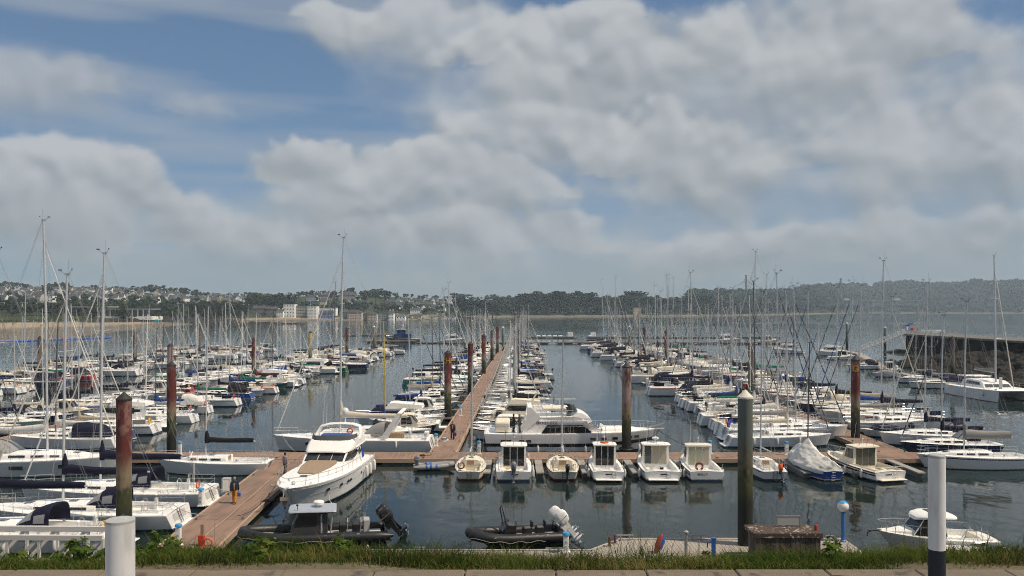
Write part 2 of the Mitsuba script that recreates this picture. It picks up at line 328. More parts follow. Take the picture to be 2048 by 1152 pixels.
def run(m, pts, w, z0, z1, off=0.0):
    pts = np.array(pts, float)
    for p, q in zip(pts[:-1], pts[1:]):
        d = (q - p) / np.linalg.norm(q - p); nrm = np.array([d[1], -d[0]]) * off
        m.beam([*(p + nrm), (z0 + z1) / 2], [*(q + nrm), (z0 + z1) / 2], w, z1 - z0)
def subdivide(pts, step):
    out = [np.array(pts[0], float)]
    for p, q in zip(np.array(pts[:-1], float), np.array(pts[1:], float)):
        k = max(1, int(np.linalg.norm(q - p) / step))
        out += [p + (q - p) * (i + 1) / k for i in range(k)]
    return out
def rope_coil(u, v, label, b='rope_dark', z=0.5):
    x, y = px(u, v, z); m = MB()
    for k in range(4): m.torus((x + rng.uniform(-0.03, 0.03), y + rng.uniform(-0.03, 0.03), z + 0.02 + 0.025 * k), 0.26 - 0.02 * k + rng.uniform(-0.02, 0.02), 0.022, 16, 5)
    m.tube([(x + 0.25, y, z + 0.03), (x + 0.6, y + 0.2, z + 0.03), (x + 0.75, y + 0.7, z + 0.03)], 0.02, 5); solo('rope_coil', shape(m, b, 40), label, 'rope')
def cleat_mesh(x, y, z, rz=0.0):
    m = MB(); m.box((0, 0, 0.05), (0.05, 0.05, 0.10)); m.box((0, 0.09, 0.05), (0.05, 0.05, 0.10)); m.tube([[0, -0.12, 0.115], [0, 0.21, 0.115]], 0.022, 6)
    return MB().put(m.mesh(), rotm(rz, (x, y, z)))
def pontoon(label, pts, w, top=0.5, deck='pontoon_brown', step=12.0, cleats=6.0, edge='edge_timber', group=None):
    key = thing('pontoon', label, 'pontoon', group)
    s = subdivide(pts, step)
    for p, q in zip(s[:-1], s[1:]):
        d = (q - p) / np.linalg.norm(q - p)
        m = MB(); m.beam([*(p + d * 0.02), top - 0.06], [*(q - d * 0.02), top - 0.06], w - 0.26, 0.12)
        put(key, 'deck_module', shape(m, deck))
    for sd in (1, -1):
        m = MB(); run(m, pts, 0.13, top - 0.32, top + 0.025, sd * (w / 2 - 0.065)); put(key, 'edge_beam', shape(m, edge))
    m = MB()
    for p, q in zip(s[:-1], s[1:]):
        for f in (0.25, 0.75):
            c = p + (q - p) * f; d = (q - p) / np.linalg.norm(q - p); l = np.linalg.norm(q - p) * 0.36
            m.beam([*(c - d * l / 2), top - 0.45], [*(c + d * l / 2), top - 0.45], w - 0.5, 0.64)
    put(key, 'float', shape(m, 'float_grey'))
    if cleats:
        m = MB()
        for p, q in zip(subdivide(pts, cleats)[:-1], subdivide(pts, cleats)[1:]):
            d = (q - p) / np.linalg.norm(q - p)
            for sd in (1, -1): m.put(cleat_mesh(p[0] + d[1] * sd * (w / 2 - 0.3), p[1] - d[0] * sd * (w / 2 - 0.3), top, math.atan2(d[1], d[0]) - 1.571).mesh())
        put(key, 'cleat', shape(m, 'alu_dark'))
    return key
def fingers(key, line, half, side, ys, length, top=0.42, w=0.65):
    for y in ys:
        x = line(y) + side * half; m = MB(); m.beam([x, y, top - 0.06], [x + side * length, y, top - 0.06], w, 0.12); put(key, 'finger', shape(m, 'pontoon_brown'))
        m = MB(); m.beam([x + side * (length - 1.6), y, top - 0.36], [x + side * (length - 0.05), y, top - 0.36], w - 0.08, 0.46); m.beam([x + side * length * 0.35, y, top - 0.36], [x + side * (length * 0.35 + 1.4), y, top - 0.36], w - 0.08, 0.46)
        put(key, 'finger_float', shape(m, 'float_grey'))
LC = lambda y: -6.2 + 0.0178 * (y - 75)
LR = lambda y: 34.2 + 0.0178 * (y - 75)
LL = lambda y: -50.3 + 0.0240 * (y - 75)
LF = lambda y: -91.0 + 0.0220 * (y - 100)
P0 = pontoon('brown pontoon walkway that slants from the quay to the cross pontoon', [(-17.5, 44.2), (-19.0, 71.6)], 3.4, step=6)
PT = pontoon('long brown cross pontoon behind the row of moored cruisers', [(-52, 73.4), (36.6, 73.4)], 3.4, step=8)
PC = pontoon('brown pontoon of the H pile running out in the middle of the harbour', [(LC(75.2), 75.2), (LC(305), 305)], 2.5)
PR = pontoon('brown pontoon of the G pile running out on the right', [(LR(75.2), 75.2), (LR(300), 300)], 2.9)
PL = pontoon('brown pontoon running out on the left between two rows of boats', [(LL(75.2), 75.2), (LL(262), 262)], 2.4)
PF = pontoon('outermost brown pontoon on the left towards the beach', [(LF(92), 92), (LF(276), 276)], 2.4)
P2 = pontoon('pontoon along the foot of the rocks beside the pier', [(106.5, 280), (102.5, 247), (78.5, 173), (80.5, 118)], 2.2, deck='pontoon_grey')
# a hose along the near walkway
hm = MB(); pts = [(-17.15 - 0.0555 * (y - 44.2) + 0.03 * math.sin(y), y, 0.535) for y in np.linspace(44.8, 71, 40)]; hm.tube(pts, 0.035, 5)
put(P0, 'cable_duct', shape(hm, 'edge_timber', 40))
BWg = 'floating breakwater sections far out in the bay'
for lab, a, b, y, w, top, dk in (('dark floating breakwater far out, section beside the fairway', 3.5, 15.0, 329, 4, 0.7, 'pontoon_grey'), ('long brown floating breakwater section right of the fairway end', 17, 112, 329, 4, 0.7, 'pontoon_brown'),
                          ('outer dark float carrying white fenders, opposite the fairway', 4.5, 31, 396, 3, 0.6, 'float_grey'), ('outer dark float right of the gap, with a white box on its end', 35, 128, 396, 3, 0.6, 'float_grey'),
                          ('short brown floating pontoon under the blue patrol boat', -60, -39, 339, 4, 0.8, 'pontoon_brown'), ('dark float joining the patrol boat berth to the fairway end', -38, 1, 333, 3, 0.5, 'float_grey'),
                          ('pinkish outer float left of the blue patrol boat', -87, -56, 428, 3, 0.7, 'pontoon_brown')):
    k = pontoon(lab, [(a, y), (b, y)], w, top, dk, 14, 0, edge='float_grey', group=BWg)
    if 'outer dark' in lab:
        for i in range(5 if a < 10 else 2):
            x = a + 8 + i * 2.6 if a < 10 else a + 2 + 12 * i
            put(k, 'white_fender', shape(cbox((x, y - 0.6, top + 0.45), (1.9, 1.0, 0.8), 0.2), 'plastic_white', 30))
        put(k, 'white_box', shape(cbox((b - 3.4 if a < 10 else a + 3.5, y + 0.3, top + 1.0), (2.6, 1.4, 1.9), 0.15), 'plastic_white', 30))
m = MB(); m.tube([(-214, 345, 0.25), (-206, 352, 0.3), (-200, 366, 0.25), (-196, 382, 0.3), (-190, 396, 0.25)], 0.45, 8); solo('floating_boom', shape(m, 'blue_paint', 50), 'bright blue floating boom off the beach on the left', 'boom')
m = MB(); m.ell((-191.5, 358, 0.8), (1.1, 1.1, 1.1), 12, 9); m.tube([[-191.5, 358, 1.6], [-191.5, 358, 2.6]], 0.1, 5); solo('buoy', shape(m, 'orange', 50), 'round orange buoy beyond the masts off the beach', 'buoy')

# piles
def pile_fn(paint, worn, bare, zp, seed, za=0.0):
    def fn(p, n, uv):
        a = fbm(p.x * 1.7 + seed, p.y * 1.7, p.z * 0.55, 3); b = fbm(p.x * 5 + seed, p.y * 5, p.z * 2.2, 3)
        c = mix(paint, worn, smoothstep(0.46, 0.66, 0.55 * a + 0.45 * b))
        c = mix(c, mix((0.10, 0.05, 0.035), paint, 0.3), smoothstep(0.6, 0.8, b) * 0.5)
        c = mix(c, mix(bare, (0.16, 0.13, 0.09), b), smoothstep(zp + 0.6, zp - 0.6, p.z + 1.6 * (a - 0.5)))
        c = mix(c, mix((0.020, 0.024, 0.012), (0.055, 0.062, 0.018), b), smoothstep(3.3, 2.2, p.z - za + 2.2 * (b - 0.5)))
        return mix(c, (0.012, 0.013, 0.011), smoothstep(1.9, 0.7, p.z - za + 1.0 * (a - 0.5)))
    return proc(fn)
mat('pile_red', pile_fn((0.100, 0.021, 0.019), (0.24, 0.135, 0.12), (0.24, 0.18, 0.125), 4.4, 1.0, 0.5), 0.75)
mat('pile_pink', pile_fn((0.25, 0.18, 0.18), (0.09, 0.04, 0.035), (0.20, 0.15, 0.10), 4.8, 4.0, 0.8), 0.75)
mat('pile_grey', pile_fn((0.23, 0.26, 0.24), (0.19, 0.22, 0.20), (0.10, 0.12, 0.085), 5.6, 7.0), 0.7)
mat('pile_front', pile_fn((0.105, 0.125, 0.115), (0.08, 0.10, 0.09), (0.038, 0.045, 0.028), 6.0, 15.0, 1.9), 0.7)
mat('pile_dark', pile_fn((0.10, 0.085, 0.08), (0.17, 0.12, 0.11), (0.12, 0.11, 0.09), 4.5, 9.0), 0.8)
mat('pile_yellow', pile_fn((0.48, 0.36, 0.06), (0.5, 0.5, 0.46), (0.30, 0.27, 0.12), 5.0, 12.0), 0.75)
def pile(u, y, top, style, label, cap='cone', r=0.42, letter=None):
    x = pxy(u, y); key = thing('mooring_pile', label, 'pile', 'steel mooring piles')
    ch = 0.42 if cap else 0.0; zt = top - ch
    m = MB(); m.lathe([(r, -3), (r, 0.5), (r * 1.003, 3), (r, zt)], (x, y, 0), 28)
    put(key, 'shaft', shape(m, 'pile_' + style, 50))
    if cap:
        m = MB(); m.lathe([(r * 1.06, zt - 0.06), (r * 1.06, zt + 0.04), (r * 0.55, zt + ch * 0.55), (0.03, zt + ch)], (x, y, 0), 24); put(key, 'cap', shape(m, 'pile_cap_white' if style in ('grey', 'front') else 'pile_cap_dark', 40))
    if letter:
        t = meshkit.text_mesh(letter, 0.62, 0.03, True); t = t.subdivide_to_size(0.12) if hasattr(t, 'subdivide_to_size') else t
        v = np.array(t.vertices); w = v[:, 0].max(); a = (v[:, 0] - w / 2) / r; rr = r + 0.004 + v[:, 2]
        base = math.atan2(-x, -y) if False else math.atan2(0 - y, 0 - x); ang = base + a
        put(key, 'letter', shape((np.stack([x + rr * np.cos(ang), y + rr * np.sin(ang), zt - 1.15 + v[:, 1]], 1), np.array(t.faces)), 'pile_letter'))
    return key
mat('pile_cap_dark', (0.022, 0.023, 0.025), 0.6); mat('pile_cap_white', (0.62, 0.60, 0.54), 0.6); mat('pile_letter', (0.42, 0.25, 0.015), 0.6)
for a in ((248, 48.4, 8.55, 'red', 'thick red pile with black cone cap, closest of the red piles'), (343, 78.6, 8.5, 'red', 'tall red pile with algae foot at the left end of the cross pontoon'),
          (340.5, 121, 8.5, 'pink', 'pale pink pile just behind the tall red pile'), (508, 153, 8.4, 'red', 'red pile between two rows on the left pontoon'), (620.5, 191, 8.5, 'yellow', 'yellowish white pile on the left pontoon'),
          (693.5, 229, 8.6, 'red', 'far pinkish red pile near the end of the left pontoon'), (895.5, 100.5, 8.5, 'red', 'red pile bearing a yellow H in mid harbour'), (941, 130, 8.4, 'red', 'plain red pile, second behind the H pile'),
          (967.5, 168, 8.5, 'red', 'faded red pile, third in line behind the H pile'), (984, 212, 8.3, 'pink', 'faded pink pile, fourth in line behind the H pile'), (995, 252, 8.5, 'red', 'small red pile, fifth in line behind the H pile'),
          (1253, 76.4, 8.5, 'pink', 'rusty pink and black pile standing through the cross pontoon'), (1711, 84, 8.7, 'red', 'dark red pile bearing a yellow G on the right'), (1502, 126, 8.5, 'dark', 'dark bare pile behind the white capped grey pile'),
          (1289, 236, 8.5, 'red', 'thin looking red pile far along the G pontoon'), (1332, 205, 8.4, 'red', 'dark red pile far along the G pontoon'), (1694, 292, 9.0, 'grey', 'distant grey pile with pale cap near the pier stairs'),
          (1770, 268, 8.0, 'grey', 'distant grey pile at the foot of the pier stairs'), (1905, 160, 8.4, 'dark', 'dark pile in front of the pier rocks'), (270, 195, 8.5, 'dark', 'dark pile on the outermost left pontoon, middle one'),
          (399, 232, 8.3, 'dark', 'dark pile on the outermost left pontoon, third one'), (484.5, 268, 8.0, 'grey', 'grey pile at the end of the outermost left pontoon'), (80, 156, 8.5, 'dark', 'dark pile at the far left behind the tall mast'),
          (748, 267, 8.3, 'grey', 'pale grey pile beyond the end of the left pontoon'), (753, 352, 8.8, 'grey', 'tiny grey pile left of the blue patrol boat'), (1006, 262, 8.2, 'grey', 'grey pile at the far end of the middle pontoon'),
          (944, 372, 8.8, 'grey', 'pale distant pile out by the floating breakwater'), (1259.5, 258, 8.5, 'grey', 'grey pile at the far left end of the G pontoon row')):
    pile(*a, letter='H' if ' H in' in a[4] else 'G' if ' G on' in a[4] else None)
pile(1490.5, 45.6, 8.95, 'front', 'big greenish grey pile with a white cone cap in front', r=0.40)
k = solo('buoyage_ring', shape(MB().torus((pxy(1253, 76.4), 76.4, 0.62), 0.62, 0.09, 20, 6), 'rubber_black', 50), 'black guide collar round the rusty pink pile at the cross pontoon', 'collar')

# the pier: deck on piled wall, railing, rocks, sign, stairs
pk = thing('pier', 'concrete pier with a thin railing above dark rocks', 'pier')
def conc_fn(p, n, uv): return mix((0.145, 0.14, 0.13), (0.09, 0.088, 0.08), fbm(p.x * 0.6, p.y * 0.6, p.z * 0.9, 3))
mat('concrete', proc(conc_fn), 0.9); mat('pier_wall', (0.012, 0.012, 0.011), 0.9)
m = MB(); m.box((127.0, 190, 5.75), (14.5, 136, 0.5)); put(pk, 'deck', shape(m, 'concrete'))
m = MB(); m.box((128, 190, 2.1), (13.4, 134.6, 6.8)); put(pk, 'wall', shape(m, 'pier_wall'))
m = MB()
for z in (6.45, 6.8, 7.1): m.tube([[120.1, 122.5, z], [120.1, 257.8, z], [133.5, 257.8, z]], 0.035, 4)
for y in np.arange(123, 258, 2.2): m.tube([[120.1, y, 6.0], [120.1, y, 7.1]], 0.035, 4)
for x in np.arange(122, 134, 2.2): m.tube([[x, 257.8, 6.0], [x, 257.8, 7.1]], 0.035, 4)
put(pk, 'railing', shape(m, 'alu'))
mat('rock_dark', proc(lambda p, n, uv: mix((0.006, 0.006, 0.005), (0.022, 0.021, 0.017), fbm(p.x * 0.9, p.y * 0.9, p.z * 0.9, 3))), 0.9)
rk = thing('rock_revetment', 'dark rock armour sloping down from the pier to the water', 'rocks')
base = [trimesh.creation.icosphere(1) for _ in range(5)]; rocks = []
for i, b in enumerate(base):
    v = np.array(b.vertices); v = np.round(v * 2.2 + 0.5 * (meshkit.noise(v * 2.1 + i * 7, i)[:, None] - 0.5), 1) / 2.2 * (0.75 + 0.5 * meshkit.noise(v * 1.3 + i * 3.7, 3)[:, None]); rocks.append(shape((v, np.array(b.faces)), 'rock_dark'))
toe = lambda y: np.interp(y, [110, 165, 205, 240, 262], [86, 85, 94, 102, 108])
n = 0
for y in np.arange(118, 265, 3.5):
    t0 = float(toe(y)); w = max(2.0, 121 - t0); k = int(w / 3.2) + 1
    for j in range(k):
        f = (j + rng.random()) / k; x = t0 + w * f + rng.uniform(-1, 1); s = rng.uniform(1.5, 2.5)
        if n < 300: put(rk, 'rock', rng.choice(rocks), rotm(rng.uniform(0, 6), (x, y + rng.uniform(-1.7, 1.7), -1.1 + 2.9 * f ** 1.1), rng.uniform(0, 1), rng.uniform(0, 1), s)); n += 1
m = MB(); ys = np.linspace(112, 262, 26); m.loft(np.array([[[toe(y) - 2 + (123 - toe(y)) * f, y, -1.9 + 3.0 * f] for f in np.linspace(0, 1, 6)] for y in ys]), closed=False); put(rk, 'rubble_core', shape(m, 'rock_dark', True))
for x in (119.5, 122.5): pass
sk = thing('information_sign', 'white board with blue frame and red disc at the pier head', 'sign')
for i, (xa, xb, z0, z1, b) in enumerate(((121.0, 122.0, 6.9, 8.7, 'blue_paint'), (122.15, 125.6, 6.1, 8.6, 'plastic_grey'))):
    m = MB(); m.box(((xa + xb) / 2, 256.8, (z0 + z1) / 2), (xb - xa, 0.12, z1 - z0)); put(sk, 'panel', shape(m, b))
m = MB(); m.box((121.5, 256.72, 7.7), (0.6, 0.1, 1.1)); put(sk, 'paper', shape(m, 'plastic_white'))
m = MB(); m.box((122.4, 256.68, 9.0), (1.6, 0.1, 0.4)); put(sk, 'header', shape(m, 'blue_paint'))
a = np.arange(16) * 2 * np.pi / 16; m = MB(); m.loft(np.array([np.stack([122.9 + r * np.cos(a), a * 0 + y, 7.4 + r * np.sin(a)], -1) for r, y in ((0.5, 256.72), (0.5, 256.66))]), True, True); put(sk, 'red_disc', shape(m, 'red'))
m = MB(); m.box((124.3, 256.7, 7.4), (0.6, 0.08, 0.5)); put(sk, 'mark', shape(m, 'rubber_black'))
m = MB()
for x in (121.1, 122.5, 125.4): m.box((x, 257.0, 7.2), (0.14, 0.14, 2.6))
put(sk, 'post', shape(m, 'alu'))
gk = thing('gangway', 'white latticed gangway stair from the pier head down to the pontoon', 'gangway')
A, B = np.array([119.6, 254.5, 6.2]), np.array([106.8, 256.0, 0.75]); m = MB()
for dy in (-0.7, 0.7): m.beam(A + [0, dy, 0], B + [0, dy, 0], 0.14, 0.3); m.beam(A + [0, dy, 1.15], B + [0, dy, 1.15], 0.14, 0.16)
put(gk, 'side_rail', shape(m, 'alu'))
for i in range(11):
    t = i / 10; c = A + (B - A) * t; m = MB()
    for dy in (-0.7, 0.7): m.beam(c + [0, dy, 0], c + [-0.55, dy, 1.1], 0.16, 0.3)
    put(gk, 'panel', shape(m, 'plastic_white'))
m = MB(); m.beam(A + [0, 0, -0.05], B + [0, 0, -0.05], 1.3, 0.06); put(gk, 'tread_deck', shape(m, 'plastic_grey'))

# service pedestals on the pontoons
def pedestal(x, y, label, z=0.5, cap='sky_paint', h=1.05):
    k = thing('service_pedestal', label, 'pedestal', 'water and power pedestals on the pontoons')
    put(k, 'base', shape(cbox((x, y, z + 0.05), (0.42, 0.34, 0.1), 0.02), 'plastic_white', False)); put(k, 'column', shape(cbox((x, y, z + 0.1 + h / 2 - 0.08), (0.28, 0.24, h - 0.16), 0.03), 'plastic_white', False))
    m = MB(); m.lathe([(0.19, 0), (0.2, 0.05), (0.17, 0.14), (0.05, 0.18)], (x, y, z + h), 14); put(k, 'cap', shape(m, cap, 40))
    m = MB()
    for dz in (0.35, 0.6): m.box((x, y - 0.125, z + dz), (0.12, 0.03, 0.12))
    put(k, 'socket', shape(m, 'plastic_grey'))
for u, v, lab in ((357, 1092, 'white pedestal with blue cap at the near end of the slanting walkway'), (402, 1013, 'white pedestal with blue cap beside the sailing boat sterns on the slanting walkway'), (360, 910, 'white pedestal with blue cap at the foot of the tall red pile'),
                  (872, 893, 'white pedestal where the H pontoon meets the cross pontoon, left edge'), (921, 832, 'white pedestal on the H pontoon left edge behind the man'), (958, 909, 'white pedestal with blue cap left of the trawler stern'),
                  (1573, 910, 'white pedestal with blue cap on the cross pontoon behind the covered boat'), (1420, 908, 'white pedestal on the cross pontoon behind the beige curtained cruiser')):
    x, y = px(u, v, 0.5); pedestal(x, y, lab)
x, y = px(453, 984, 0.5)
k = thing('service_box', 'pale grey upright box beside the man in yellow trousers', 'cabinet'); put(k, 'body', shape(cbox((x, y, 1.0), (0.55, 0.45, 1.0), 0.03), 'plastic_grey', False)); put(k, 'door', shape(cbox((x + 0.02, y - 0.235, 1.0), (0.42, 0.02, 0.8), 0.008), 'plastic_white', False))

for a in ((532, 1003, 'coil of dark rope at the edge of the slanting walkway'), (548, 972, 'coil of dark rope further up the slanting walkway', 'rope'), (668, 912, 'coil of pale rope on the cross pontoon left of the motor yacht', 'rope'), (845, 912, 'coil of dark rope on the cross pontoon behind the grey dinghy'), (1105, 911, 'coil of pale rope on the cross pontoon behind the bare masted boat', 'rope'), (1288, 911, 'coil of dark rope on the cross pontoon right of the rusty pink pile'), (1480, 911, 'coil of pale rope on the cross pontoon left of the big grey pile', 'rope'), (1745, 895, 'coil of dark rope near the foot of the G pile'), (915, 862, 'coil of pale rope on the middle pontoon near the person in dark clothes', 'rope')): rope_coil(*a)
# ------------------------------------------------------------------ boats: builders of one kind each (x to the bow, y to port, waterline at z = 0)
class Proto:
    def __init__(s): s.parts = []
    def add(s, path, mb, bsdf, smooth=35, label=None):
        s.parts.append((path, shape(mb, None, smooth), bsdf, label)); return path
    def place(s, key, m, swap=None, skip=()):
        swap = swap or {}
        for path, sh, b, label in s.parts:
            if path.split('__')[0] in skip: continue
            put(key, path, sh, m, swap.get(b, b), label)
        return key

class Hull:
    def __init__(s, L, B, fs, fb, dr=0.45, ts=0.78, tm=0.42, so=-0.3, bo=0.5, wr=0.86, pw=2.0, pe=0.8, sag=0.0, chine=0.0):
        s.L, s.B, s.fs, s.fb, s.dr, s.ts, s.tm, s.so, s.bo, s.wr, s.pw, s.pe, s.sag, s.chine = L, B, fs, fb, dr, ts, tm, so, bo, wr, pw, pe, sag, chine
    def t(s, x): return np.clip(np.asarray(x, float) / s.L + 0.5, 0, 1)
    def half(s, x):
        t = s.t(x)
        a = 1 - (1 - s.ts) * np.clip((s.tm - t) / s.tm, 0, 1) ** 2
        b = (1 - np.clip((t - s.tm) / (1 - s.tm), 0, 1) ** s.pw) ** s.pe
        return s.B / 2 * a * b + 0.015
    def z(s, x):
        t = s.t(x); return s.fs + (s.fb - s.fs) * t ** 1.6 - s.sag * 4 * t * (1 - t)
    def mesh(s, n=15):
        secs = []
        for t in 1 - (1 - np.linspace(0, 1, n)) ** 1.35:
            x = s.L * (t - 0.5); b, z = float(s.half(x)), float(s.z(x)); xw = -s.L / 2 + s.so + t * (s.L - s.so - s.bo)
            bw = b * s.wr * (1 - 0.42 * t ** 5); d = s.dr * (1 - 0.85 * t ** 4) * (0.55 + 0.45 * min(1, t * 4))
            def at(f, y): return [x + (xw - x) * f, y, z * (1 - f)]
            fl = 0.10 * t * t if s.chine else 0.0
            prof = [at(0, b), at(0.08, b * 1.004), at(0.5, (b + bw) / 2 * (1.012 - fl)), at(0.84, (b * 0.16 + bw * 0.84) * (1.012 - 0.6 * fl)), at(1, bw)]
            prof += [[xw, bw * (0.86 if not s.chine else 0.7), -d * 0.45], [xw, bw * 0.45, -d * 0.85], [xw - 0.0, 0, -d]]
            secs.append(prof + [[p[0], -p[1], p[2]] for p in prof[-2::-1]])
        m = MB(); m.loft(np.array(secs), cap0=True, closed=False); return m
    def deck(s, wells=(), n=13, rim=0.05, camber=0.05, seat=0.38, floor=0.75):
        """wells: (x0, x1, half width): sunken cockpit with side seats"""
        xs = list(np.linspace(-s.L / 2 + 0.01, s.L / 2 - 0.03, n)); marks = []
        for a, b, w in wells: marks += [a, b]
        st = []
        for x in sorted(xs + marks):
            inside = [k for k in wells if k[0] + 1e-6 < x < k[1] - 1e-6]
            edge = [k for k in wells if abs(x - k[0]) < 1e-6 or abs(x - k[1]) < 1e-6]
            for k in edge:
                st += [(x - 0.004, k if abs(x - k[1]) < 1e-6 else None), (x + 0.004, k if abs(x - k[0]) < 1e-6 else None)]
            if not edge: st.append((x, inside[0] if inside else None))
        secs = []
        for x, k in st:
            b, z = float(s.half(x)) - 0.012, float(s.z(x)) - 0.01
            if k is None:
                c = camber * min(1, b)
                p = [(b, z), (b - rim, z), (b * 0.7, z + c * 0.5), (b * 0.66, z + c * 0.55), (b * 0.45, z + c * 0.75), (b * 0.4, z + c * 0.8), (b * 0.2, z + c), (0, z + c)]
            else:
                w = min(k[2], b - 0.16)
                p = [(b, z), (b - rim, z), (w + 0.07, z + 0.02), (w + 0.05, z + 0.13), (w, z + 0.13), (w - 0.02, z - seat + 0.13), (w * 0.48, z - seat + 0.11), (w * 0.46, z - floor)]
                p[-1] = (w * 0.46, z - floor)
            secs.append([[x, y, h] for y, h in p] + [[x, -y, h] for y, h in p[::-1]])
        m = MB(); m.loft(np.array(secs)[:, ::-1], closed=False); return m

def cabin_mesh(h, xs, hs, wf, off=0.0):
    """coachroof: at each x a rounded trapezoid of height hs; wf = its half width as a share of the hull's"""
    secs = []
    for x, ht, w in zip(xs, hs, wf):
        b, z = float(h.half(x)) * w, float(h.z(x)) + off
        p = [(b, 0.0), (b * 0.965, ht * 0.55), (b * 0.93, ht * 0.82), (b * 0.84, ht * 0.97), (b * 0.5, ht * 1.05), (0, ht * 1.09)]
        secs.append([[x, y, z + k] for y, k in p] + [[x, -y, z + k] for y, k in p[-2::-1]])
    m = MB(); m.loft(np.array(secs)[:, ::-1], cap0=True, cap1=True, closed=False); return m
def cabin_pane(h, xs, hs, wf, xa, xb, lo, hi, side, out=0.012, n=4):
    """a window that follows the cabin side between xa and xb"""
    top, bot = [], []
    for x in np.linspace(xa, xb, n):
        ht, w = np.interp(x, xs, hs), np.interp(x, xs, wf); b, z = float(h.half(x)) * w, float(h.z(x))
        def y(f): return side * (np.interp(f, [0, 0.55, 0.82], [b, b * 0.965, b * 0.93]) + out)
        bot.append([x, y(lo), z + ht * lo]); top.append([x, y(hi), z + ht * hi])
    top, bot = np.array(top), np.array(bot); dn = np.array([0, side * 0.022, 0])
    m = MB(); q = np.stack([bot, top, top - dn, bot - dn], 1); m.loft(q if side < 0 else q[:, ::-1], True, True); return m

def spar(m, p, q, r0, r1, n=8): m.tube([p, q], [r0, r1], n)
def cover_mesh(x0, x1, z, tall=0.55, end=0.2, wide=0.15, droop=0.05, peak=0.55):
    """a sail stowed under its cover along the boom, mast at x0"""
    m = MB(); secs = []; n = 9
    for i in range(n):
        t = i / (n - 1); x = x0 + (x1 - x0) * t; hh = (tall + (end - tall) * t ** 0.8) * (1 + 0.06 * math.sin(9 * t + x0)); w = wide * (1 - 0.45 * t) * (1 + 0.1 * math.sin(14 * t))
        zc = z - 0.06 - droop * 4 * t * (1 - t)
        a = np.arange(10) * 2 * np.pi / 10
        secs.append(np.stack([a * 0 + x, w * np.sin(a), zc + hh * (0.5 - 0.5 * np.cos(a)) ** 0.9], -1))
    m.loft(np.array(secs), True, True)
    a = np.arange(8) * 2 * np.pi / 8
    m.loft(np.array([np.stack([x0 + 0.02 + 0.22 * k * np.cos(a) - 0.1 * k, 0.17 * k * np.sin(a), a * 0 + z + dz], -1) for dz, k in ((-0.1, 0.9), (tall * 0.7, 1.0), (tall + peak * 0.5, 0.7), (tall + peak, 0.42))]), True, True)
    return m
def hood_mesh(h, x0, x1, w, z0, tall):
    """a folding spray hood: x0 aft hoop, x1 where it meets the coachroof"""
    m = MB(); secs = []
    for t in np.linspace(0, 1, 6):
        x = x0 + (x1 - x0) * t; hh = tall * (1 - t ** 2.2) + 0.03; ww = w * (1 - 0.12 * t)
        a = np.radians(np.linspace(0, 180, 13))
        secs.append(np.stack([a * 0 + x, ww * np.sign(np.cos(a)) * np.abs(np.cos(a)) ** 0.6, z0 + hh * np.sin(a) ** 0.62], -1))
    m.loft(np.array(secs)[:, ::-1], closed=False); return m
def hood_pane(x0, x1, w, z0, tall, ta, tb, aa, ab, out=0.012):
    m = MB(); secs = []
    for t in np.linspace(ta, tb, 4):
        x = x0 + (x1 - x0) * t; hh = tall * (1 - t ** 2.2) + 0.03 + out; ww = w * (1 - 0.12 * t) + out
        a = np.radians(np.linspace(aa, ab, 5))
        secs.append(np.stack([a * 0 + x + out, ww * np.sign(np.cos(a)) * np.abs(np.cos(a)) ** 0.6, z0 + hh * np.sin(a) ** 0.62], -1))
    m.loft(np.array(secs)[:, ::-1], closed=False); return m

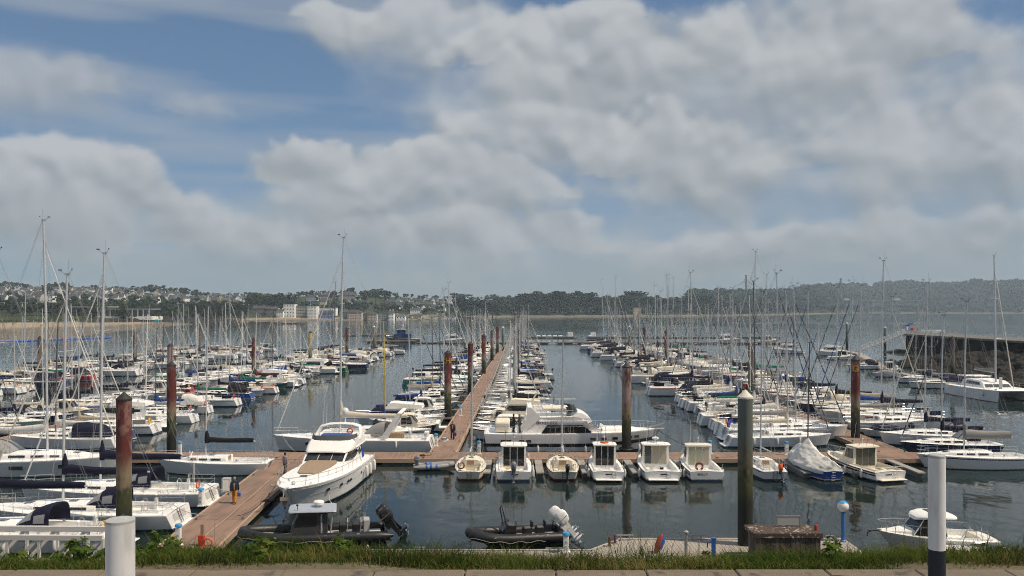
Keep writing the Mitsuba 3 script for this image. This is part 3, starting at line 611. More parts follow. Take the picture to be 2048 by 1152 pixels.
def outboard(P, path, pos, tilt, sc, cowl, leg, yaw=0.0):
    """outboard engine; pos = the top of the transom, engine behind it (towards -x); tilt in degrees lifts the leg out of the water"""
    M = rotm(yaw, pos, ry=math.radians(tilt), s=sc)
    m = MB(); secs = []
    for z, a, b, o in ((0.10, 0.16, 0.11, 0), (0.16, 0.26, 0.17, -0.02), (0.34, 0.31, 0.19, -0.04), (0.55, 0.30, 0.19, -0.06), (0.68, 0.24, 0.16, -0.07), (0.74, 0.12, 0.08, -0.06)):
        an = np.arange(14) * 2 * np.pi / 14
        secs.append(np.stack([-0.22 + o + a * np.sign(np.cos(an)) * np.abs(np.cos(an)) ** 0.75, b * np.sign(np.sin(an)) * np.abs(np.sin(an)) ** 0.75, an * 0 + z], -1))
    m.loft(np.array(secs), True, True)
    P.add(path, MB().put(m.mesh(), M), cowl, 50)
    g = MB()
    g.box((-0.22, 0, -0.02), (0.24, 0.16, 0.28), taper=1.1); g.box((-0.20, 0, -0.42), (0.17, 0.09, 0.62), taper=1.25); g.box((-0.24, 0, -0.66), (0.34, 0.20, 0.03))
    g.ell((-0.24, 0, -0.84), (0.24, 0.065, 0.065), 10, 7); g.box((-0.19, 0, -0.98), (0.12, 0.02, 0.20), taper=1.3); g.box((-0.02, 0, -0.02), (0.14, 0.22, 0.30))
    P.add(path + '__leg', MB().put(g.mesh(), M), leg, 40)
    b = MB()
    for k in range(3):
        a = k * 2.094
        b.add([[-0.47, 0.03 * math.cos(a), -0.84 + 0.03 * math.sin(a)], [-0.52, 0.17 * math.cos(a + 0.4), -0.84 + 0.17 * math.sin(a + 0.4)], [-0.46, 0.18 * math.cos(a - 0.35), -0.84 + 0.18 * math.sin(a - 0.35)], [-0.50, 0.05 * math.cos(a - 0.6), -0.84 + 0.05 * math.sin(a - 0.6)]], [[0, 1, 2, 3]])
    b.ell((-0.49, 0, -0.84), (0.06, 0.04, 0.04), 8, 5)
    P.add(path + '__propeller', MB().put(b.mesh(), M), 'steel', False)
    k = MB(); k.box((-0.23, 0, 0.40), (0.50, 0.392, 0.025)); P.add(path + '__stripe', MB().put(k.mesh(), M), 'engine_grey' if cowl != 'engine_grey' else 'plastic_white', False)
    return P

def guard_rails(h, lod, xa=None, pul=True, push=True, hgt=0.6):
    m = MB(); L = h.L; n = 4 if lod else 6; r = 0.014 if lod < 2 else 0.018
    def pt(x, side, dz): return [x, side * (float(h.half(x)) - 0.07), float(h.z(x)) + dz]
    if pul:
        for dz in (hgt, hgt * 0.5):
            m.tube([pt(L * 0.36, 1, dz)] + [pt(L * 0.44, 1, dz), [L * 0.5 - 0.05, 0.12, float(h.z(L / 2)) + dz + 0.04], [L * 0.5 - 0.05, -0.12, float(h.z(L / 2)) + dz + 0.04], pt(L * 0.44, -1, dz)] + [pt(L * 0.36, -1, dz)], r, n)
        for sd in (1, -1):
            m.tube([pt(L * 0.36, sd, 0), pt(L * 0.36, sd, hgt)], r, n); m.tube([pt(L * 0.45, sd, 0), pt(L * 0.44, sd, hgt)], r, n)
    if push:
        for sd in (1, -1):
            for dz in (hgt, hgt * 0.5):
                m.tube([pt(-L * 0.34, sd, dz), pt(-L * 0.485, sd, dz), [-L * 0.49, sd * 0.45, float(h.z(-L / 2)) + dz]], r, n)
            for x in (-0.34, -0.48): m.tube([pt(L * x, sd, 0), pt(L * x, sd, hgt)], r, n)
    if lod < 2:
        for sd in (1, -1):
            for x in np.linspace(-0.22, 0.26, 5): m.tube([pt(L * x, sd, 0), pt(L * x, sd, hgt)], 0.011, 4)
            for dz in (hgt, hgt * 0.5): m.tube([pt(L * x, sd, dz) for x in np.linspace(-0.34, 0.36, 9)], 0.006 if lod == 0 else 0.008, 3)
    return m

def sailboat(L, B, lod=1, mast=None, fb=None, ts=0.78, so=-0.35, bo=0.55, wheel=False, hullwin=False, hood=True, furl=True, tm=0.42, camber=0.05, cabw=0.62, cabh=0.42, cover=True, boomz=None, spreaders=1, fenders=0, bim=False, bulk=1.0, windgen=False):
    P = Proto(); fs = (fb or 0.085 * L + 0.18); h = Hull(L, B, fs, fs * 1.22, ts=ts, tm=tm, so=so, bo=bo, wr=0.84); P.h = h
    P.add('hull', h.mesh(18 if lod == 0 else 13 if lod == 1 else 9), '@hull', 38)
    ca, cb = -L / 2 + 0.05 * L, -0.13 * L
    P.add('deck', h.deck([(ca, cb, B * 0.30)], 14 if lod < 2 else 8), '@deck', 30)
    xs = [cb - 0.02, -0.04 * L, 0.10 * L, 0.22 * L, 0.30 * L, 0.33 * L]
    hs = [cabh, cabh * 0.98, cabh * 0.84, cabh * 0.62, cabh * 0.32, 0.04]; wf = [cabw, cabw, cabw * 0.98, cabw * 0.93, cabw * 0.8, cabw * 0.62]
    P.add('cabin', cabin_mesh(h, xs, hs, wf), '@deck', 40)
    wins = [(-0.09, 0.0), (0.03, 0.10), (0.13, 0.18)] if lod < 2 else [(-0.08, 0.14)]
    for sd in (1, -1):
        for a, b in wins: P.add('cabin__window', cabin_pane(h, xs, hs, wf, a * L, b * L, 0.32, 0.74, sd), 'glass_dark', False)
    if lod < 2:
        for hx, hw in ((0.24, 0.25), (0.02, 0.2)):
            z = float(h.z(hx * L)) + np.interp(hx * L, xs, hs) * 1.07
            P.add('cabin__hatch', cbox((hx * L, 0, z + 0.02), (0.5, hw * 2, 0.05), 0.015), 'glass_grey', False)
        g = MB(); zc = float(h.z(cb)) + 0.04
        g.box((cb - 0.035, 0, zc + cabh * 0.45), (0.03, 0.56, cabh * 0.8)); P.add('cabin__door', g, '@wood', False)
    # spars
    H = mast or 1.22 * L + 1.2; xm = 0.075 * L; zd = float(h.z(xm)) + np.interp(xm, xs, hs); r = 0.0075 * L + 0.012
    m = MB(); m.tube([[xm, 0, zd - 0.05], [xm - 0.006 * H, 0, zd + H * 0.55], [xm - 0.016 * H, 0, H]], [r, r, r * 0.72], 8 if lod < 2 else 6, flat=0.72)
    P.add('mast', m, '@spar', 60)
    g = MB()
    for k in range(spreaders):
        z = zd + (H - zd) * (0.5 if spreaders == 1 else 0.36 + 0.3 * k); w = B * (0.30 - 0.06 * k)
        for sd in (1, -1): g.tube([[xm - 0.004 * H, 0, z], [xm - 0.05 * w - 0.15, sd * w, z + 0.05]], 0.026, 5)
    P.add('mast__spreader', g, '@spar', 40)
    g = MB(); xt = xm - 0.016 * H
    g.box((xt, 0, H + 0.02), (0.34, 0.09, 0.05)); g.tube([[xt - 0.1, 0.05, H], [xt - 0.1, 0.05, H + 0.9]], 0.007, 4); g.tube([[xt + 0.1, 0, H], [xt + 0.42, 0, H + 0.22]], 0.012, 4); g.box((xt + 0.44, 0, H + 0.27), (0.22, 0.02, 0.08)); g.tube([[xt - 0.12, 0, H], [xt - 0.3, 0.0, H + 0.3]], 0.012, 4); g.ell((xt - 0.3, 0, H + 0.32), 0.05, 6, 4)
    P.add('mast__wind_vane', g, 'alu_dark', False)
    zb = boomz or zd + 0.85; xe = -0.36 * L
    m = MB(); m.tube([[xm - r, 0, zb], [xe, 0, zb + 0.06]], [0.065, 0.055], 7); P.add('boom', m, '@spar', 40)
    if cover: P.add('sail_cover', cover_mesh(xm - r * 0.5, xe + 0.15, zb, (0.043 * L + 0.05) * bulk, (0.36 if lod == 0 else 0.27) * bulk, (0.012 * L + 0.05) * bulk, 0.03, 0.05 * L), '@cover', 50)
    w = MB(); cw = 0.010 if lod == 0 else 0.011; xq = xm - 0.012 * H; zt = H * 0.985
    for sd in (1, -1):
        zs = zd + (H - zd) * (0.5 if spreaders == 1 else 0.36); sp = [xm - 0.05 * B * 0.3 - 0.15, sd * B * 0.30, zs + 0.05]; ch = [xm - 0.25, sd * float(h.half(xm)) * 0.93, float(h.z(xm))]
        if spreaders == 1: w.tube([ch, sp, [xq, 0, zt * 0.92]], cw, 3, False)
        else: w.tube([ch, sp, [xm - 0.05 * B * 0.24 - 0.15, sd * B * 0.24, zd + (H - zd) * 0.66 + 0.05], [xq, 0, zt * 0.95]], cw, 3, False)
        if lod < 2: w.tube([[ch[0] + 0.5, ch[1], ch[2]], [xm, 0, zs - 0.1]], cw, 3, False)
        w.tube([[-L * 0.49, sd * (0.5 if lod < 2 else 0.05), float(h.z(-L / 2))], [-L * 0.38, 0, fs + 2.2], [xt - 0.1, 0, H]], cw, 3, False)
    w.tube([[L * 0.48, 0, float(h.z(L / 2))], [xq + 0.05, 0, zt * 0.93]], cw, 3, False)
    if lod < 2: w.tube([[xe, 0, zb + 0.1], [xt - 0.05, 0, H]], cw * 0.8, 3, False)
    P.add('rigging', w, 'wire', False)
    if furl:
        a, b = np.array([L * 0.475, 0, float(h.z(L / 2)) + 0.35]), np.array([xq + 0.12, 0, zt * 0.90]); m = MB()
        m.tube([a, a + (b - a) * 0.1, a + (b - a) * 0.5, a + (b - a) * 0.93, b], [0.04, 0.056, 0.05, 0.035, 0.018], 6); P.add('furled_sail', m, '@furl', 50)
    P.add('guard_rail', guard_rails(h, lod), 'steel', 40)
    if hood:
        hw = float(h.half(cb)) * cabw * 0.93; z0 = float(h.z(cb)) + cabh * 0.62; k = (cb - (1.3 if lod == 0 else 0.75), cb + 0.8, hw, z0, 1.15 if lod == 0 else 0.85)
        P.add('spray_hood', hood_mesh(h, *k), '@hood', 60)
        if lod < 2:
            for aa, ab, ta, tb in ((18, 62, 0.5, 0.9), (72, 108, 0.5, 0.9), (118, 162, 0.5, 0.9)) + (((6, 30, 0.12, 0.42), (150, 174, 0.12, 0.42)) if lod == 0 else ()): P.add('spray_hood__window', hood_pane(*k, ta, tb, aa, ab), 'vinyl_clear', 50)
    if bim:
        m = MB(); a = np.radians(np.linspace(20, 160, 9)); hw = B * 0.36
        m.loft(np.array([np.stack([a * 0 + x, hw * np.cos(a) / math.cos(math.radians(20)), float(h.z(x)) + 1.55 + 0.35 * np.sin(a) + dz], -1) for x, dz in ((-L * 0.42, -0.05), (-L * 0.33, 0.06), (-L * 0.22, 0.0))])[:, ::-1], closed=False)
        P.add('bimini', m, '@hood', 60)
    if wheel and lod < 2:
        for sd in ((1, -1) if B > 3.7 else (0,)):
            y = sd * B * 0.24; x = -L * 0.37; z = float(h.z(x)) + 0.45
            m = MB(); m.torus((x, y, z), 0.42, 0.018, 18, 5, 'x'); 
            for q in range(4): m.tube([[x, y, z], [x, y + 0.42 * math.cos(q * 1.571), z + 0.42 * math.sin(q * 1.571)]], 0.01, 4)
            P.add('wheel', m, 'steel', 50)
            P.add('wheel__pedestal', MB().box((x + 0.12, y, z - 0.45), (0.2, 0.2, 0.9), taper=0.8), 'plastic_white', False)
    if hullwin:
        for sd in (1, -1):
            for xa, xb in ((-0.05, 0.02), (0.20, 0.27)):
                q = [[x * L, sd * (float(h.half(x * L)) * (1.0 if z > 0.5 else 0.985) + 0.004), float(h.z(x * L)) * z] for x, z in ((xa, 0.52), (xb, 0.52), (xb, 0.72), (xa, 0.72))]
                m = MB(); m.add(q + [[a, b - sd * 0.05, c] for a, b, c in q], [[0, 1, 2, 3][::sd], [4, 5, 1, 0][::sd], [5, 6, 2, 1][::sd], [6, 7, 3, 2][::sd], [7, 4, 0, 3][::sd]]); P.add('hull__window', m, 'glass_dark', False)
    for k in range(fenders):
        for sd in (1, -1):
            x = L * (-0.3 + 0.22 * k); P.add('fender', fender(x, sd * (float(h.half(x)) + 0.12), float(h.z(x)) - 0.35), 'plastic_white', 50)
    m = MB()
    for sd in (1, -1): m.loft(np.array([[[x, sd * (float(h.half(x)) + o), float(h.z(x)) * f] for f, o in ((0.83, 0.0), (0.835, 0.012), (0.90, 0.012), (0.905, 0.0))][::sd] for x in np.linspace(-L / 2 + 0.02, L * 0.46, 10)]))
    P.add('sheer_stripe', m, '@stripe', False)
    if lod:
        m = MB(); m.torus((-L * 0.475, B * 0.2, fs + 0.42), 0.25, 0.07, 12, 5, 'x'); P.add('lifebuoy', m, '@buoy', 50)
        outboard(P, 'outboard', (-L * 0.485, -B * 0.26, fs + 0.55), 0, 0.62, 'engine_black', 'engine_grey')
        for sd in (1, -1): P.add('dodger', MB().beam([-L * 0.33, sd * (float(h.half(-L * 0.33)) - 0.05), fs + 0.42], [-L * 0.46, sd * (float(h.half(-L * 0.46)) - 0.05), fs + 0.42], 0.03, 0.42), '@hood', False)
        m = MB(); a = np.radians(np.linspace(0, 180, 9)); m.loft(np.array([np.stack([a * 0 + x, B * 0.36 * np.sign(np.cos(a)) * np.abs(np.cos(a)) ** 0.5, fs + 0.15 + hh * np.sin(a) ** 0.7], -1) for x, hh in ((-L * 0.44, 0.25), (-L * 0.36, 1.0), (-L * 0.24, 1.35), (-L * 0.13, 1.3))])[:, ::-1], True, True, closed=False); P.add('cockpit_tent', m, '@hood', 50)
    m = MB()
    for y in (-0.16, 0.16): m.tube([[-L / 2 + (-so) * -0.0 - 0.03, y, fs], [-L / 2 + so * 0.9 - 0.05, y, 0.12]], 0.018, 4)
    for k in range(4): m.tube([[-L / 2 + so * 0.9 * (k + 0.5) / 4 - 0.05, -0.16, fs * (1 - (k + 0.5) / 4)], [-L / 2 + so * 0.9 * (k + 0.5) / 4 - 0.05, 0.16, fs * (1 - (k + 0.5) / 4)]], 0.016, 4)
    P.add('boarding_ladder', m, 'alu_dark', 30)
    if windgen:
        m = MB(); x, y, z = -L * 0.46, B * 0.34, fs; m.tube([[x, y, z], [x, y, z + 2.3]], 0.028, 6); m.tube([[x - 0.2, y, z + 2.35], [x + 0.2, y, z + 2.35]], [0.04, 0.07], 8); P.add('wind_generator', m, 'plastic_white', 40)
        for k in range(6):
            a = k * math.pi / 3 + 0.2; m = MB(); c, s_ = math.cos(a), math.sin(a); m.add([[x + 0.22, y + 0.05 * c, z + 2.35 + 0.05 * s_], [x + 0.20, y + 0.5 * c - 0.05 * s_, z + 2.35 + 0.5 * s_ + 0.05 * c], [x + 0.24, y + 0.52 * c + 0.01 * s_, z + 2.35 + 0.52 * s_ - 0.01 * c], [x + 0.25, y + 0.1 * c + 0.05 * s_, z + 2.35 + 0.1 * s_ - 0.05 * c]], [[0, 1, 2, 3]]); P.add('wind_generator__blade', m, 'plastic_white', False)
    if lod == 0:
        if so < 0:                                                    # stepped bathing platform let into the stern
            for y, w in ((0.0, 0.42),):
                q = [(-L / 2 + so * f - 0.006, fs * (1 - f)) for f in (0.12, 0.55)]
                m = MB(); m.add([[q[0][0], -B * w * 0.55, q[0][1]], [q[0][0], B * w * 0.55, q[0][1]], [q[1][0], B * w * 0.55, q[1][1]], [q[1][0], -B * w * 0.55, q[1][1]], [q[1][0] + 0.3, -B * w * 0.55, q[1][1] + 0.02], [q[1][0] + 0.3, B * w * 0.55, q[1][1] + 0.02]], [[0, 3, 2, 1]]); P.add('hull__stern_panel', m, 'deck_grey', False)
            m = MB(); m.put(cbox((-L / 2 + so * 0.92 - 0.16, 0, 0.16), (0.42, B * 0.62, 0.07), 0.03)); P.add('hull__bathing_step', m, '@deck', 30)
        m = MB(); m.torus((-L * 0.47, B * 0.25, fs + 0.45), 0.24, 0.055, 16, 6, 'x', 100, 440 - 30); P.add('lifebuoy', m, '@buoy', 50)
        for sd in (1, -1): P.add('winch', MB().lathe([(0.09, 0), (0.06, 0.05), (0.055, 0.12), (0.08, 0.15), (0.05, 0.17)], (cb - 0.9, sd * (B * 0.30 + 0.05), float(h.z(cb)) + 0.12), 10), 'steel', 40)
    return P
def fender(x, y, z):
    m = MB(); m.lathe([(0.02, 0.36), (0.05, 0.31), (0.10, 0.25), (0.115, 0.0), (0.10, -0.25), (0.05, -0.31), (0.02, -0.33)], (x, y, z), 9); m.tube([[x, y, z + 0.3], [x, y, z + 0.75]], 0.012, 4); return m

def bow_rail(h, xa, hgt=0.55, n=5, r=0.016):
    m = MB()
    def pt(x, sd, dz): return [x, sd * max(0.06, float(h.half(x)) - 0.08), float(h.z(x)) + dz]
    xs = np.linspace(xa, h.L / 2 - 0.06, n)
    m.tube([pt(xa - 0.35, 1, 0.02)] + [pt(x, 1, hgt) for x in xs] + [pt(x, -1, hgt) for x in xs[::-1]] + [pt(xa - 0.35, -1, 0.02)], r, 5)
    for sd in (1, -1):
        for x in xs[:-1]: m.tube([pt(x + 0.05, sd, 0), pt(x, sd, hgt)], r * 0.9, 5)
    return m

def pilothouse(L=6.6, B=2.55, lod=1, cab=1.35, aft=-0.10, fwd=0.16, roofaft=0.35, door='glass_dark', outb=None, swim=True, roofcol='@deck', curtain=None, tilt=0, buoy=False, roof_rad=False, fenders=0, platform=True, accent=None, clutter=0):
    """small cabin motor cruiser with an open cockpit aft"""
    P = Proto(); h = Hull(L, B, 0.78, 1.22, dr=0.4, ts=0.93, tm=0.36, so=0.05, bo=0.75, wr=0.88, pw=2.3, pe=0.75, chine=1); P.h = h
    P.add('hull', h.mesh(14), '@hull', 35)
    ca, cb = -L / 2 + 0.30, aft * L
    P.add('deck', h.deck([(ca, cb, B * 0.39)], 12, floor=0.62, seat=0.5), '@deck', 30)
    m = MB(); m.loft(np.array([[[x, y * float(h.half(x) + 0.02), float(h.z(x)) + dz] for y, dz in ((1, -0.11), (1.012, -0.10), (1.012, -0.03), (1, -0.02))] for x in np.linspace(-L / 2, L / 2 - 0.02, 14)]), closed=False)
    m.loft(np.array([[[x, -y * float(h.half(x) + 0.02), float(h.z(x)) + dz] for y, dz in ((1, -0.02), (1.012, -0.03), (1.012, -0.10), (1, -0.11))] for x in np.linspace(-L / 2, L / 2 - 0.02, 14)]), closed=False)
    P.add('rubbing_strake', m, 'rubber_black', 40)
    hw = float(h.half(0.0)) - 0.33; z0 = float(h.z(cb)) - 0.55; zt = float(h.z(0)) + cab; xf = fwd * L; xr = xf - 0.55
    def sq(x, z): return 1.0 - 0.10 * np.clip((z - 0.8) / 1.6, 0, 1) - 0.16 * np.clip((x - xr) / (xf + 0.3 - xr), 0, 1)
    P.add('cabin', MB().prism([(cb, z0), (xf + 0.25, z0), (xf + 0.25, float(h.z(xf)) + 0.18), (xr, zt - 0.05), (cb, zt - 0.05)], -hw, hw, sq), '@deck', 25)
    xt = [xf - 0.05, 0.28 * L, 0.36 * L, 0.40 * L]
    P.add('trunk', cabin_mesh(h, xt, [0.42, 0.34, 0.2, 0.02], [0.66, 0.66, 0.62, 0.5]), '@deck', 40)
    P.add('trunk__hatch', cbox((0.26 * L, 0, float(h.z(0.26 * L)) + 0.40), (0.45, 0.45, 0.05), 0.015), 'glass_grey', False)
    r = MB(); rs = []
    for x, w, dz in ((cb - roofaft, 0.86, 0.0), (cb - roofaft + 0.12, 0.98, 0.03), (xr - 0.3, 0.98, 0.06), (xr + 0.12, 0.92, 0.02), (xr + 0.3, 0.70, -0.05)):
        a = np.arange(12) * 2 * np.pi / 12; ww = hw * w * 1.02
        rs.append(np.stack([a * 0 + x, ww * np.sign(np.cos(a)) * np.abs(np.cos(a)) ** 0.45, zt + dz + 0.055 * np.sign(np.sin(a)) * np.abs(np.sin(a)) ** 0.6], -1))
    P.add('roof', r.loft(np.array(rs), True, True), roofcol, 40)
    zl = float(h.z(0)) + 0.42
    for sd in (1, -1):
        for a, b in ((0.12, 0.50), (0.54, 0.9)):
            xa, xb = cb + (xr + 0.25 - cb) * a, cb + (xr + 0.25 - cb) * b
            q = [[xa, z] for z in (zl, zt - 0.18)] + [[xb - (0.12 if b > 0.6 else 0), zt - 0.18], [xb + (0.10 if b > 0.6 else 0), zl]]
            m = MB(); v = [[x, sd * (hw * sq(x, z) + 0.008), z] for x, z in q]; m.add(v + [[p[0], p[1] - sd * 0.03, p[2]] for p in v], [[0, 1, 2, 3][::-sd], [0, 4, 5, 1], [1, 5, 6, 2], [2, 6, 7, 3], [3, 7, 4, 0]]); P.add('cabin__window', m, 'glass_dark', False)
    for a, b in ((-0.92, -0.05), (0.05, 0.92)):                       # windscreen
        zA, zB = float(h.z(xf)) + 0.26, zt - 0.13
        def fx(z): return xf + 0.25 + (xr - xf - 0.25) * (z - float(h.z(xf)) - 0.18) / (zt - 0.05 - float(h.z(xf)) - 0.18) + 0.012
        v = [[fx(z), y * hw * sq(fx(z), z), z] for y, z in ((a, zA), (b, zA), (b, zB), (a, zB))]
        m = MB(); m.add(v + [[p[0] - 0.03, p[1], p[2]] for p in v], [[0, 1, 2, 3], [4, 5, 1, 0], [5, 6, 2, 1], [6, 7, 3, 2], [7, 4, 0, 3]]); P.add('cabin__windscreen', m, 'glass_dark', False)
    n = 3
    for k in range(n):                                                # aft bulkhead: sliding glass doors
        y0, y1 = -hw * 0.80 + hw * 1.6 * k / n + 0.03, -hw * 0.80 + hw * 1.6 * (k + 1) / n - 0.03
        P.add('cabin__door_pane', cbox((cb - 0.02 - (0.02 if k == 1 else 0), (y0 + y1) / 2, (z0 + 0.25 + zt - 0.15) / 2 + 0.1), (0.03, y1 - y0, zt - z0 - 0.55), 0.01), (curtain or ['glass_dark'] * 3)[k] if curtain else door, False)
    P.add('bow_rail', bow_rail(h, 0.10 * L, 0.5), 'steel', 40)
    m = MB(); m.tube([[-L / 2 + 0.2, sd * float(h.half(-L / 2)) * 0.9, float(h.z(-L / 2)) + dz] for sd, dz in ((1, 0.0), (1, 0.32), (-1, 0.32), (-1, 0.0))], 0.018, 5); P.add('stern_rail', m, 'steel', 40)
    P.add('seat', cbox((-L / 2 + 0.42, 0, 0.62), (0.4, B * 0.5, 0.42), 0.05), '@deck', 30)
    if platform: P.add('swim_platform', cbox((-L / 2 - 0.22, 0, 0.20), (0.5, B * 0.78, 0.08), 0.03), '@deck', 30)
    if platform:
        m = MB()
        for y in (0.28, 0.56): m.tube([[-L / 2 - 0.02, -y, 0.75], [-L / 2 - 0.05, -y, 0.1]], 0.016, 5)
        for z in (0.25, 0.45, 0.65): m.tube([[-L / 2 - 0.04, -0.28, z], [-L / 2 - 0.04, -0.56, z]], 0.016, 5)
        P.add('boarding_ladder', m, 'steel', 30)
    m = MB(); m.tube([[xr - 0.4, hw * 0.6, zt], [xr - 0.7, hw * 0.6, zt + 2.0]], [0.014, 0.008], 5); P.add('antenna', m, 'plastic_white', False)
    m = MB(); m.tube([[xr - 0.55, 0, zt], [xr - 0.6, 0, zt + 0.55]], 0.02, 5); m.ell((xr - 0.6, 0, zt + 0.58), (0.06, 0.06, 0.09), 8, 5); P.add('light_mast', m, 'plastic_white', 40)
    if roof_rad: P.add('radar_dome', MB().lathe([(0.10, 0), (0.27, 0.05), (0.28, 0.14), (0.22, 0.2), (0.05, 0.23)], (xr - 0.5, 0, zt + 0.35), 14), 'plastic_white', 40)
    if outb: outboard(P, 'outboard', (-L / 2 - 0.05, 0, 0.78), tilt, 1.15, outb, outb)
    if accent:
        m = MB()
        for sd in (1, -1): m.loft(np.array([[[x, sd * (float(h.half(x)) * (1.0 - 0.03 * (f < 0.9)) + o), float(h.z(x)) * f] for f, o in ((0.60, 0.002), (0.61, 0.012), (0.76, 0.012), (0.77, 0.002))][::sd] for x in np.linspace(-L / 2 + 0.02, L * 0.30, 12)]))
        P.add('accent_stripe', m, accent, 40)
    cr = random.Random(clutter)
    for i in range(5 if clutter else 0):
        x, y = cr.uniform(ca + 0.4, cb - 0.3), cr.uniform(-B * 0.28, B * 0.28); w = cr.uniform(0.15, 0.4); P.add(cr.choice(('bucket', 'cushion', 'fish_box')), cbox((x, y, 0.36 + 0.05 * i), (w, w * cr.uniform(0.7, 1.3), cr.uniform(0.15, 0.4)), 0.03), cr.choice(('blue_paint', 'plastic_white', 'red', 'plastic_grey', 'canvas_navy', 'yellow', 'teak')), 30)
    if clutter:
        m = MB()
        for i in range(3): y = (-0.6 + 0.6 * i) * hw; m.tube([[cb - roofaft + 0.3, y, zt + 0.02], [cb - roofaft - 0.15, y, zt + cr.uniform(0.6, 1.6)]], 0.016, 4)
        P.add('rod_holder', m, 'alu_dark', False); P.add('name_plate', MB().box((-L / 2 - 0.012, cr.uniform(-0.5, 0.2), 0.56), (0.02, 0.55, 0.07)), 'navy_paint', False)
    if buoy: m = MB(); m.torus((xr - 0.75, 0, zt + 0.14), 0.27, 0.075, 16, 7); P.add('lifebuoy', m, 'orange', 50)
    for k in range(fenders):
        for sd in (1, -1): P.add('fender', fender(L * (-0.32 + 0.25 * k), sd * (float(h.half(L * (-0.32 + 0.25 * k))) + 0.13), 0.45), 'plastic_white', 50)
    return P

def speedboat(L=5.6, B=2.2, cover=False, engine='engine_black'):
    P = Proto(); h = Hull(L, B, 0.62, 0.92, dr=0.35, ts=0.9, tm=0.38, so=0.0, bo=0.8, wr=0.84, pw=2.2, pe=0.75, chine=1); P.h = h
    P.add('hull', h.mesh(11), '@hull', 35)
    P.add('deck', h.deck([(-L / 2 + 0.3, 0.08 * L, B * 0.36)], 10, floor=0.5, seat=0.36), '@deck', 30)
    m = MB(); w = B * 0.36; x = 0.10 * L; z = float(h.z(x))
    q = [[x - 0.75, w, z + 0.1], [x - 0.75, w * 0.97, z + 0.42], [x - 0.12, w * 0.72, z + 0.50], [x - 0.12, -w * 0.72, z + 0.50], [x - 0.75, -w * 0.97, z + 0.42], [x - 0.75, -w, z + 0.1], [x + 0.3, -w * 0.8, z + 0.06], [x + 0.3, w * 0.8, z + 0.06]]
    m.add(q, [[0, 1, 2, 7], [7, 2, 3, 6], [6, 3, 4, 5]]); P.add('windscreen', m, 'glass_grey', False)
    if cover: P.add('cover', cabin_mesh(h, [-L * 0.49, -0.3 * L, 0.0, 0.15 * L, 0.28 * L], [0.18, 0.4, 0.62, 0.5, 0.05], [1.0, 1.01, 1.01, 0.98, 0.9]), '@cover', 50)
    else:
        for sd in (1, -1): P.add('seat', cbox((-0.08 * L, sd * 0.42, 0.72), (0.5, 0.5, 0.75), 0.08), 'plastic_white', 30)
    outboard(P, 'outboard', (-L / 2, 0, 0.72), 35, 1.0, engine, engine)
    P.add('bow_rail', bow_rail(h, 0.2 * L, 0.32), 'steel', 40)
    return P

